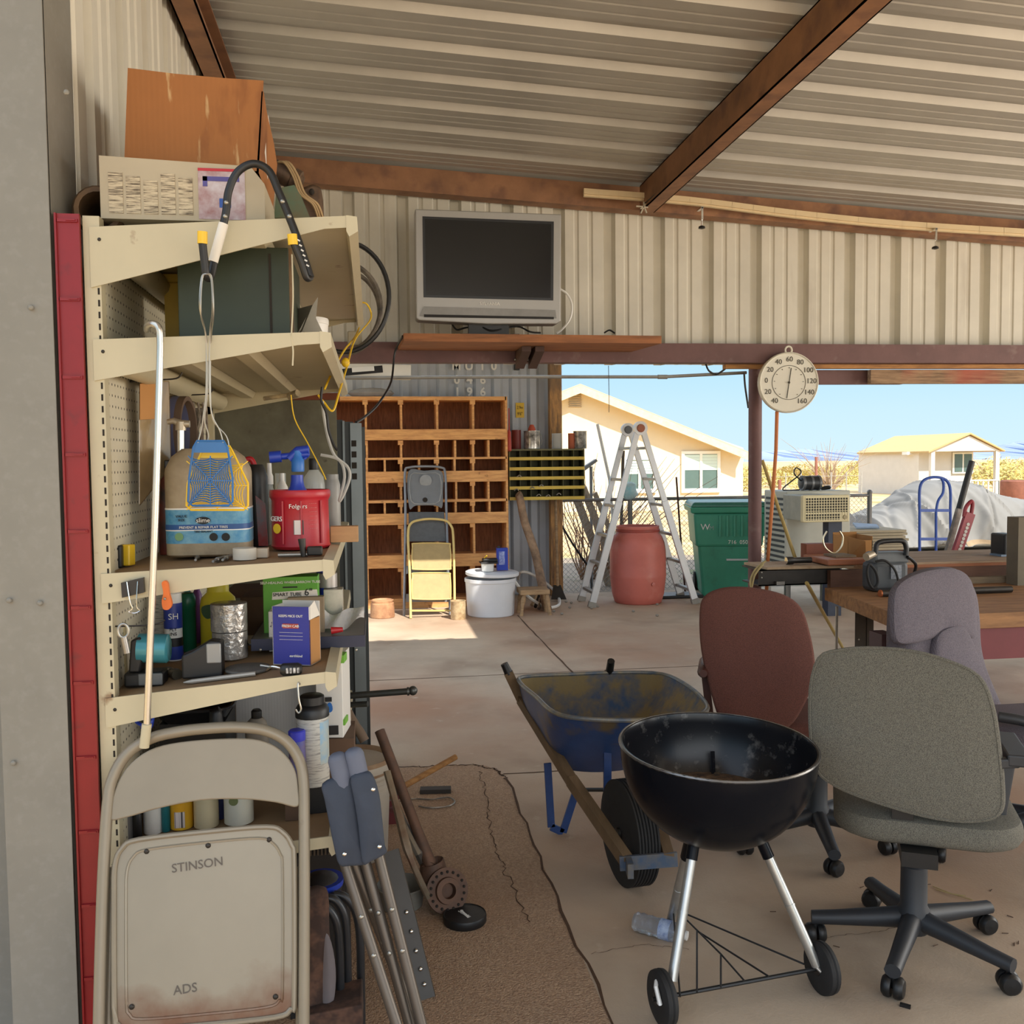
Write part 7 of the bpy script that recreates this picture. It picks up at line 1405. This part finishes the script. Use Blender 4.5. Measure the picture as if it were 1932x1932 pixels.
m=M(); p=Yp(1677,1116,4.75); m.tube([(p.x-.07,4.74,zt+.008),(p.x+.05,4.76,zt+.008)],.007,8); S(m,'wooden_dowel',OW,'thin wooden dowel lying before the inflator','dowel')
m=M(); a=Yp(1680,1110,4.72); m.beam((a.x-.01,4.70,zt+.01),(a.x+.05,4.74,zt+.06),.02,.012); S(m,'wooden_stick',mt('light_wood',(206,170,116),.7),'pale wooden stick propped beside the inflator','handle',smooth=False)
t=T('black_pipe','black steel pipe lying across the front of the workbench top','pipe',tuple(Yp(1780,1138,4.66).xy)+(zt,)); a=Yp(1661,1136,4.68); b=Yp(1907,1136,4.68); a.z=b.z=zt+.020; m=M(); m.tube([a,b],.0185,14); P(m,'tube',DKST,t); m=M(); m.tube([a+V((-.004,0,0)),a+V((.004,0,0))],.020,14); P(m,'copper_end',mt('copper',(186,112,72),.4,.7),t)
t,b_,p,w_,h=carton('battery_charger','black boxy charger with grey base at the right end of the raised bench','charger',1894,1008,1922,1050,5.3,.14,BLK,bev=.01)
t.location.z=zb+.001
m=M(); m.bx(p.x-w_/2-.03,p.x+w_/2,5.29,5.4,p.z,p.z+.012); P(m,'base_plate',mt('steel_blue',(120,140,160),.4),t,smooth=False)
m=M(); p=Yp(1676,1212,4.3); m.bx(p.x-.035,p.x+.04,4.3,4.42,0,p.z+.04); S(m,'dark_red_box',mt('plum_box',(74,50,56),.5,c2=(190,180,176),scale=5,lo=.62,hi=.7),'dark plum box on the floor behind the grey chair','box',smooth=False)
# poles, straps around the post
COP=mt('orange_strap',(206,124,70),.55,var=.1); m=M(); m.tube([Yp(1466,776,5.4),Yp(1464,850,5.45),Yp(1456,960,5.5),Yp(1449,1052,5.55),Yp(1446,1120,5.6)],.011,8,flat=.5); a=m.v[-1]
S(m,'orange_strap',COP,'orange flat strap hanging below the round thermometer','strap')
t=T('yellow_pole','long thin yellowed pole leaning from the post down past the bench end','pole',tuple(Zp(1592,1220,0)))
A=Yp(1438,868,5.62); mid=Yp(1500,1052,5.5); B=Yp(1524,1105,5.0); C_=Zp(1600,1240,.0); m=M(); m.tube([A,mid],.011,8); P(m,'upper_length',mt('bamboo',(176,150,84),.6,var=.15),t)
m=M(); m.tube([Yp(1522,1100,4.9),Zp(1600,1240,.01)],.011,8); P(m,'lower_length',mt('bamboo'),t)
wire('sagging_cable','dark cable sagging from the conduit to the post','cable',[Yp(1332,688,5.5),Yp(1338,700,5.55),Yp(1352,706,5.6),Yp(1368,696,5.5)],.006,BLK)
wire('post_cable','dark cable running down from the conduit along the steel post','cable',[Yp(1404,704,5.5),Yp(1406,730,5.5),Yp(1412,770,5.5)],.006,BLK)
wire('plumb_line','thin wire with a small weight hanging from the header beam','wire',[Yp(1148,690,5.4),Yp(1149,740,5.4),Yp(1149,778,5.4)],.002,BLK)
# ---------- thermometer ----------
c=Yp(1487,722,5.31); k=mpp(c); r=57*k; n=V((-.10,-1,-.02)).normalized(); t=T('dial_thermometer','large round cream dial thermometer hanging on the header beam','thermometer',tuple(c-V((0,0,r))))
CRM2=mt('cream_dial',(232,228,212),.45,var=.08,scale=5); m=M(); m.lathe([(0,-.03),(r*.96,-.03),(r,-.02),(r,.012),(r*.97,.018),(r*.94,.012),(0,.012)],c,48,n); P(m,'case',CRM2,t); f0=c+n*.013
rz=math.atan2(n.x,-n.y)
e1=V((math.cos(rz),math.sin(rz),0)); e2=n.cross(e1); 
if e2.z<0: e2=-e2
at=lambda a,s: f0+e1*(r*s*math.cos(a))+e2*(r*s*math.sin(a))
TH=mt('dial_ink',(70,66,56),.7,var=0)
for i,s in enumerate(('40','20','0','20','40','60','80','100','120','140','160')):
    a=R(232-i*28.6); text(t,s,at(a,.76)+n*.001,.042,TH,rz,name='numeral')
m=M(); m.tube([at(2*math.pi*i/60,.56) for i in range(60)],.0016,5,True); P(m,'inner_ring',TH,t)
m=M()
for i in range(11): a=R(232-i*28.6); m.beam(at(a,.50),at(a,.47),.003,.006,n)
P(m,'inner_ticks',TH,t,smooth=False)
m=M(); m.beam(at(R(262),.52)+n*.004,at(R(82),.48)+n*.004,.005,.001,n); P(m,'needle',TH,t,smooth=False)
m=M(); m.ball(f0+n*.005,.007,8,6); P(m,'hub',TH,t)
m=M(); h0=c+e2*(r+.012); m.tube([h0+e1*(.02*math.cos(x))+e2*(.022*math.sin(x)) for x in [2*math.pi*i/16 for i in range(16)]],.006,6,True); P(m,'hanger_loop',CRM2,t)
# ---------- television and its shelf ----------
a=Yp(705,635,4.95); b=Yp(1249,635,4.95); ztb=Yp(900,630,4.95).z; zbb=Yp(900,645,4.95).z
t=T('wall_shelf','long brown board shelf fixed to the header beam under the television','shelf',((Yp(1000,630,5.1)).x,5.15,zbb))
x0=Yp(762,635,4.95).x; x1=Yp(1248,635,4.95).x
SH=mt('red_cedar_board',(168,108,66),.7,c2=(124,80,50),scale=4,str=(1,9,9)); m=M(); m.prism([(x0,4.95,zbb),(x1,4.95,zbb),(x1-.06,5.345,zbb),(x0-.02,5.345,zbb)],(0,0,ztb-zbb)); P(m,'board',SH,t,smooth=False)
for u in (985,1010):
    p=Yp(u,652,5.1); m=M(); m.prism([(p.x,5.346,zbb-.002),(p.x,5.1,zbb-.002),(p.x,5.1,zbb-.03),(p.x,5.346,zbb-.10)],(.05,0,0)); br=P(m,'bracket',mt('dark_brown_bracket',(76,52,42),.7),t,smooth=False)
    m=M(); m.ball((p.x-.004,5.32,zbb-.05),.007,8,5); P(m,'bolt_head',ZINC,br)
SIL_=mt('silver_plastic',(168,166,162),.35,.2,var=.05); SCR=mt('dark_screen',(14,15,18),.18,var=0)
Yt_=5.02; q=lambda u,v_,Y=Yt_:Yp(u,v_,Y)
t=T('television','silver flat-screen television with a dark screen on the wall shelf','television',tuple(Yp(922,628,5.1).xy)+(ztb,))
fo=[q(783,394),q(1059,404),q(1058,606),q(1050,611),q(920,611),q(790,604),q(785,600)]
m=M(); m.prism(fo,(0,.10,0)); bd=P(m,'cabinet',SIL_,t,smooth=False,bev=.006)
m=M(); m.prism([q(797,408,Yt_-.001),q(1045,418,Yt_-.001),q(1044,567,Yt_-.001),q(799,561,Yt_-.001)],(0,.002,0)); fr=P(m,'screen_frame',mt('black_frame',(26,27,30),.35,var=0),bd,smooth=False)
m=M(); m.prism([q(802,413,Yt_-.003),q(1040,423,Yt_-.003),q(1039,562,Yt_-.003),q(804,556,Yt_-.003)],(0,.002,0)); P(m,'screen',SCR,fr,smooth=False)
m=M(); m.prism([q(800,578,Yt_-.006),q(1048,585,Yt_-.006),q(1050,600,Yt_-.006),q(792,596,Yt_-.006)],(0,.006,0)); P(m,'speaker_bar',mt('darker_silver',(140,138,134),.4,.2),bd,smooth=False)
m=M(); m.prism([q(800,593,Yt_-.009),q(1045,598,Yt_-.009),q(1045,602,Yt_-.009),q(800,598,Yt_-.009)],(0,.004,0)); P(m,'speaker_slot',INK,bd,smooth=False)
text(bd,'SYLVANIA',q(924,573,Yt_-.002),.024,WINK)
m=M(); c=Yp(922,620,Yt_+.06); m.bx(c.x-.16,c.x+.16,Yt_+.0,Yt_+.18,ztb,ztb+.012); m.bx(c.x-.11,c.x+.11,Yt_+.05,Yt_+.09,ztb+.012,q(920,606).z+.02); P(m,'stand',BLK,t,smooth=False)
wire('television_cable','white cable looping down beside the television','cable',[Yp(1056,545,5.15),Yp(1070,555,5.15),Yp(1079,575,5.15),Yp(1076,600,5.15),Yp(1062,620,5.15),Yp(1050,629,5.15)],.006,WHITE)
wire('power_cord','black power cord lying along the wall shelf under the television','cord',[Yp(852,610,5.12),Yp(862,622,5.12),Yp(880,618,5.1),Yp(905,616,5.08),Yp(930,624,5.06),Yp(975,616,5.1),Yp(1000,626,5.06),Yp(1020,628,5.06)],.005,BLK)
wire('power_cord','short black cord on the right half of the wall shelf','cord',[Yp(1140,628,5.1),Yp(1150,623,5.1),Yp(1160,629,5.1)],.005,BLK)
# white moulding strip clamped under the roof
t=T('moulding_strip','long pale wooden moulding strip clamped under the back eave beam','moulding',tuple(Yp(1500,400,5.2)))
MO=mt('pale_moulding',(222,200,160),.65,var=.08); m=M(); pts=[(1101,361),(1300,377),(1500,402),(1700,422),(1932,437),(2060,445)]
for k,(o0,w_) in enumerate(((0,.030),(7,.018))):
    L=cr([Yp(a,b+o0,5.22+.01*k) for a,b in pts],5)
    for p_,q_ in zip(L,L[1:]): m.beam(p_,q_+(q_-p_)*.01,.02,w_)
P(m,'strip',MO,t,smooth=False)
for u,v_ in ((1324,392),(1765,432)):
    m=M(); p=Yp(u,v_,5.2); m.bx(p.x-.008,p.x+.008,5.19,5.26,p.z-.005,p.z+.005); m.bx(p.x-.006,p.x+.006,5.19,5.196,p.z-.07,p.z); m.tube([p+V((0,0,-.07)),p+V((0,0,-.10))],.004,6); c_=P(m,'clamp',CHROME,t,smooth=False)
    m=M(); m.lathe([(.006,0),(.02,.004),(.018,.014),(.006,.02)],p+V((0,0,-.12)),12); P(m,'clamp_knob',BLK,c_)
wire('roof_wire','thin steel wire stretched under the roof beside the centre purlin','wire',[Yp(1215,385,5.2)]+[V((Yp(1215,385,5.2).x+.06,y,Yp(1215,385,5.2).z+.02)) for y in (3.6,2.2,.8)],.003,DKST)
m=M(); c=Yp(1215,390,5.18)
for k in range(7): m.tube([c,c+V((random.uniform(-.06,.04),0,random.uniform(-.05,.04)))],.005,5)
S(m,'wire_knot',mt('rag_tie',(190,180,160),.8),'knotted wire ends at the foot of the centre purlin','wire')
# ---------- lower left: bucket, stools, axle, odds and ends ----------
BK=mt('dusty_white_bucket',(206,196,180),.55,var=.1,scale=7); c=V((Yp(664,1425,3.72).x,3.70,0)); r=.150
t=T('lidded_bucket','white five-gallon bucket with a dusty brown lid beside the shelving','bucket',tuple(c))
m=M(); m.lathe([(.86*r,0),(.9*r,.01),(.98*r,.26),(1.04*r,.265),(1.04*r,.28),(1.0*r,.285),(1.0*r,.30),(1.05*r,.305),(1.05*r,.32),(1.0*r,.325),(1.*r,.36),(0,.36)],c,40); P(m,'body',BK,t)
m=M(); m.lathe([(1.05*r,.34),(1.07*r,.35),(1.07*r,.385),(1.02*r,.395),(.95*r,.39),(.9*r,.378),(0,.378)],c,40); P(m,'lid',mt('dusty_lid',(146,112,84),.8,c2=(186,160,130),scale=6),t)
m=M(); m.lathe([(1.075*r,.352),(1.08*r,.357),(1.08*r,.375),(1.07*r,.38)],c,40); P(m,'lid_rim',BK,t)
IRON=mt('rusty_iron',(108,78,60),.65,.4,c2=(78,62,54),scale=14)
t=T('axle_housing','rusty axle tube with a round bolted flange lying on the pebbly floor','axle',tuple(Zp(845,1720,0)))
fc=Pl(842,1680,Zp(838,1722,0),(0,1,0)); n=V((.30,-1,.35)).normalized()
m=M(); a=Yp(716,1378,3.35); b=fc+V((-.05,.05,.07)); m.tube([a,a.lerp(b,.75),b],[.0185,.0185,.024],14); P(m,'tube',IRON,t)
m=M(); m.tube([a+(a-b)*.003,a],.0145,12); P(m,'bore',SLOT,t)
m=M(); m.lathe([(.03,-.07),(.055,-.06),(.068,-.02),(.076,0),(.076,.012),(.045,.014),(.043,.026),(.026,.027),(.024,0),(0,-.002)],fc,32,n); fl=P(m,'flange',IRON,t)
m=M()
e1=n.orthogonal().normalized(); e2=n.cross(e1)
for k in range(18): an=2*math.pi*k/18; p=fc+n*.0135+(e1*math.cos(an)+e2*math.sin(an))*.061; m.ball(p,.0055,6,4)
P(m,'bolt_ring',SLOT,fl)
m=M(); m.tube([fc-n*.03+V((-.03,.02,.03)),fc+V((-.045,.06,.08)),b],[.055,.042,.028],14); P(m,'yoke',IRON,t)
t=T('pry_bar','grey-brown flat steel bar leaning beside the axle tube','bar',tuple(Zp(820,1722,0)))
A=Yp(730,1455,3.25); B=Yp(775,1620,3.1); C_=Zp(822,1722,.01); m=M(); m.tube(cr([A,A.lerp(B,.5),B,C_],5),[.014]*5+[.017]*5+[.012]*6,8,flat=.6); P(m,'bar',mt('scraped_steel',(122,110,92),.5,.5,c2=(96,70,54),scale=9),t)
m=M(); m.tube([Yp(752,1535,3.3),Yp(790,1610,3.2),Zp(818,1668,.05)],.016,8); S(m,'steel_rod',STEEL,'grey steel rod between the flat bar and the axle tube','rod')
m=M(); c=Zp(770,1722,0); r=.085; m.lathe([(.8*r,0),(.85*r,.003),(r,.07),(1.05*r,.075),(1.0*r,.078),(.95*r,.07),(.8*r,.008),(0,.008)],(c.x-.02,c.y+.06,0),32); S(m,'metal_pan',GALV,'shallow grey metal pan on the floor behind the folded stool','pan')
c=Zp(877,1738,0); k=mpp(c); t=T('round_lid','round black plastic lid lying on the pebbly floor','lid',tuple(c)); r=41*k
m=M(); m.lathe([(r*.97,0),(r,.004),(r,.022),(r*.97,.028),(r*.93,.025),(0,.025)],c,40); b=P(m,'cap',BLK,t)
text(b,'Scmtr',c+V((0,.0,.0262)),.026,WINK,R(0),0,roll=R(-60),th=.0003); m=M(); m.bx(c.x-.004,c.x+.004,c.y-.03,c.y+.03,.0255,.0262,R(20)); P(m,'white_bar',WINK,b,smooth=False)
m=M(); m.tube([Yp(655,1313,3.25),Yp(774,1304,3.2)],.0115,12); m.ball(Yp(779,1303,3.2),(.016,.016,.0165),12,8); m.tube([Yp(768,1304.5,3.2),Yp(772,1304.2,3.2)],.015,12); S(m,'lever_bar',mt('gun_metal',(86,88,86),.4,.7),'dark steel lever bar with a ball end sticking out of the shelving','bar')
m=M(); m.tube([Yp(655,1330,3.25),Yp(694,1328,3.22)],.010,10); S(m,'short_bar',mt('gun_metal'),'short dark bar just below the ball-ended lever','bar')
m=M(); m.tube(cr([Yp(655,1345,3.3),Yp(664,1362,3.28),Yp(678,1380,3.26),Yp(688,1398,3.25)],4),[.02]*6+[.017]*7,10); S(m,'wooden_tool',mt('worn_handle',(120,100,82),.7,var=.2),'worn wooden tool handle below the short dark bar','handle')
m=M(); A=Yp(860,1428,4.35); B=Yp(768,1480,4.2); C_=Yp(738,1500,4.12); m.tube([A,B,C_],.014,10); m.tube([C_,V((C_.x-.04,C_.y,0.01))],.014,8); S(m,'broom_stick',OW,'tan wooden stick poking out behind the axle tube','stick')
t=T('scissor_jack','small dirty red jack on the floor behind the white bucket','jack',tuple(Zp(735,1560,0))); c=Zp(742,1555,0); m=M(); m.bx(c.x-.05,c.x+.03,c.y,c.y+.1,0,.05); m.beam(c+V((-.04,.05,.05)),c+V((.03,.05,.11)),.03,.02); P(m,'frame',mt('dirty_red',(110,44,44),.6,var=.3),t,smooth=False)
m=M(); p=c+V((.0,.03,.14)); m.lathe([(.012,-.01),(.03,-.01),(.03,.01),(.012,.01)],p,18,(0,-1,0)); P(m,'ring',DKST,t)
m=M(); a=Zp(823,1495,0); m.bx(a.x-.075,a.x+.07,a.y-.02,a.y+.03,.0,.02,R(-6)); S(m,'brake_pad',mt('brake_pad',(62,56,50),.7,var=.3),'flat dark brake pad lying on the pebbly floor','brake pad',smooth=False)
wire('wire_rope','thin steel wire rope looped around the brake pad on the floor','wire rope',[Zp(755,1512,.01),Zp(780,1507,.006),Zp(815,1508,.006),Zp(845,1504,.006),Zp(858,1512,.006),Zp(845,1521,.006),Zp(812,1524,.006),Zp(790,1521,.006)],.0035,STEEL,n=6)
# folded stool with blue sleeve
GT=mt('brown_grey_tube',(96,88,80),.4,.5,var=.12); NB=mt('slate_blue_cloth',(58,65,78),.85,var=.18,scale=9,bump=.4,bs=14)
t=T('folded_camp_stool','folded camp stool with slate-blue sleeve and steel tube legs beside the tan chair','camp stool',tuple(Zp(780,1985,0)))
def ext(a,b): d=b-a; return b+d*((.012-b.z)/d.z)
for (a,b,Ya,Yb) in (((654,1640),(748,1932),2.12,2.02),((690,1628),(772,1932),2.135,2.06),((716,1620),(795,1932),2.13,2.04),((672,1640),(765,1880),2.14,2.14)):
    A,B=Yp(*a,Ya),Yp(*b,Yb); m=M(); m.tube([A+(A-B)*.15,ext(A,B)],.0125,12); l=P(m,'leg',GT,t)
    m=M()
    for s in (.3,.55): p=A.lerp(B,s)+V((0,-.012,0)); m.ball(p,(.006,.004,.006),8,5)
    P(m,'rivets',ZINC,l)
FOAM=mt('blue_grey_foam',(100,105,120),.8,var=.1)
for u,v_,u2,v2 in ((637,1432,660,1520),(668,1424,690,1520)):
    m=M(); A,B=Yp(u,v_,2.115),Yp(u2,v2,2.115); m.tube([A+(A-B)*.12,A+(A-B)*.08,A,B],[.012,.019,.0225,.0225],14); P(m,'foam_grip',FOAM,t)
for o,Yo,th in (([(608,1482),(640,1466),(660,1462),(672,1500),(680,1560),(690,1612),(693,1632),(660,1636),(640,1634),(630,1600),(620,1550),(612,1510)],2.09,.03),([(662,1468),(690,1458),(704,1466),(716,1500),(722,1550),(727,1600),(729,1612),(700,1628),(684,1630),(676,1560),(668,1510)],2.075,.035)):
    backp(t,'sleeve',[(a,b) for a,b in o],Yp(670,1550,Yo),V((.05,-1,.1)),th,NB,.10,3)
m=M(); 
for u,v_ in ((650,1612),(716,1598),(704,1490)): m.ball(Yp(u,v_,2.05),(.005,.003,.005),8,5)
P(m,'snap_studs',CHROME,t)
t=T('angle_iron','dark steel angle iron leaning behind the folded stool','angle iron',tuple(Zp(808,1880,0)))
A=Yp(737,1605,2.78); B=Zp(806,1884,.003); m=M(); m.beam(A,B,.045,.004,(0,1,0)); m.beam(A+V((.022,.012,0)),B+V((.022,.012,0)),.004,.03,(0,1,0)); P(m,'bar',mt('oily_steel',(86,82,78),.5,.5,var=.2),t,smooth=False)
for s in (.42,.55,.68,.8,.9): m=M(); m.ball(A.lerp(B,s)+V((.002,-.006,0)),.007,8,5); P(m,'rivet',CHROME,t)
# brown camp chair, folded
CAMO=mt('camo_cloth',(102,74,60),.9,c2=(62,46,40),scale=9,bump=.3,bs=20,lo=.42,hi=.55); DT=mt('dark_tube',(58,60,64),.35,.5)
t=T('folded_camp_chair','folded brown camouflage camp chair with dark tubes behind the tan chair','camp chair',tuple(Zp(640,2060,0)))
for k,(u0,u1,vt) in enumerate(((618,643,1712),(632,657,1696),(650,682,1690))):
    Yk=2.28+.03*k; m=M(); B=Yp(u1,1930,Yk); m.tube(cr([Yp(u0-20,vt-2,Yk),Yp(u0,vt+2,Yk),Yp((u0+u1)/2+4,vt+28,Yk),Yp(u1-3,vt+75,Yk),Yp(u1-1,1850,Yk),B],6)+[V((B.x,B.y,.012))],.0105,12); P(m,'frame_tube',DT,t)
backp(t,'back_cloth',[(586,1680),(606,1678),(620,1690),(622,1760),(630,1830),(626,1900),(606,1932),(575,1940),(560,1900),(560,1700)],Yp(600,1800,2.24),V((.1,-1,.05)),.03,CAMO,.06,3)
backp(t,'seat_cloth',[(612,1760),(626,1780),(634,1830),(632,1880),(622,1915),(610,1900),(606,1830)],Yp(620,1830,2.235),V((.2,-1,.05)),.02,mt('grey_lining',(110,104,108),.8,var=.15),.08,3)
m=M(); m.prism([Yp(560,1920,2.19),Yp(683,1896,2.19),Yp(685,1950,2.19),Yp(560,1960,2.19)],(0,.12,0)); P(m,'carry_strap',CAMO,t,smooth=False,bev=.004)
m=M(); m.ball(Yp(606,1672,2.4),(.055,.06,.035),14,8); b=S(m,'tool_case',mt('case_black',(40,40,44),.5),'rounded black case with a blue band under the lowest shelf','case')
m=M(); m.lathe([(.0565,0),(.0575,.014)],Yp(606,1668,2.4),24,(0,0,1),sx=1,sy=1.08); P(m,'blue_band',bs,b)
t=T('ribbed_heater','black heater box with a ribbed grille under the lowest shelf','heater',tuple(Yp(620,1690,2.62).xy)+(.0,))
a=Yp(540,1580,2.6); b=Yp(652,1580,2.6); m=M(); m.bx(a.x,b.x,2.6,2.9,0,a.z-.005); bo=P(m,'case',mt('heater_black',(34,30,28),.6,var=.2),t,smooth=False)
m=M()
for k in range(16): x=a.x+.005+(b.x-a.x-.01)*k/15; m.bx(x-.0022,x+.0022,2.594,2.6,a.z-.055,a.z-.012)
P(m,'grille',mt('grille_brown',(92,80,66),.5,.4),bo,smooth=False)
# water bottle and floor litter
t=T('water_bottle','crumpled clear plastic water bottle lying on the floor by the grill','bottle',tuple(Zp(1245,1750,0)))
A=Zp(1196,1737,.034); B=Zp(1297,1766,.026); d=(B-A); L=d.length; m=M(); m.lathe([(0,0),(.026,.002),(.031,.01),(.029,.02),(.0325,.03),(.029,.045),(.0325,.06),(.029,.075),(.032,.09),(.032,.13),(.03,.15),(.018,.172),(.013,.18),(.013,L-.012)],A,24,d); P(m,'body',mt('clear_pet',(214,222,232),.05,trans=.75,alpha=.75,var=.15,scale=25,bump=.6,bs=40),t)
m=M(); m.lathe([(.0325,.092),(.0328,.128)],A,24,d); P(m,'label',mt('bottle_label',(190,204,226),.4,c2=(70,96,160),scale=30),t)
m=M(); m.lathe([(.0145,L-.016),(.0148,L),(0,L)],A,16,d); P(m,'cap',WHITE,t)
for u,v_,lb in ((1708,1900,'black plastic scrap on the floor at the bottom right'),(1852,1560,'dark chip under the far chair')):
    p=Zp(u,v_,0); m=M(); m.bx(p.x-.014,p.x+.014,p.y-.006,p.y+.006,0,.008,R(-40)); S(m,'plastic_scrap',BLK,lb,'scrap',smooth=False)
rs=random.Random(5)
for k in range(16):
    u,v_=rs.uniform(1450,1930),rs.uniform(1650,1800); p=Zp(u,v_,.002); m=M(); a=rs.uniform(0,3.14); m.tube([p,p+V((.02*math.cos(a),.02*math.sin(a),0))],.0015,5); S(m,'floor_crumb',mt('crumb',(96,74,58),.9),'one of the tiny dark crumbs scattered on the floor around the grey chair','crumb','floor crumbs')
for k,(u,v_,u2,v2) in enumerate(((1760,1672,1836,1698),(1765,1678,1822,1690))):
    m=M(); m.tube([Zp(u,v_,.003),Zp((u+u2)/2,(v_+v2)/2+2,.006),Zp(u2,v2,.003)],.0018,5); S(m,'dry_stalk',mt('straw',(190,170,120),.9),'thin dry grass stalk lying behind the grey chair base','stalk','dry stalks')
# white ceiling hose and wires at the bench back
wire('drooping_cable','dark cord drooping from the maroon apron to the floor at right','cord',[Yp(1886,1200,4.66),Yp(1884,1215,4.7),Yp(1876,1228,4.75),Zp(1872,1232,.4)],.005,BLK)
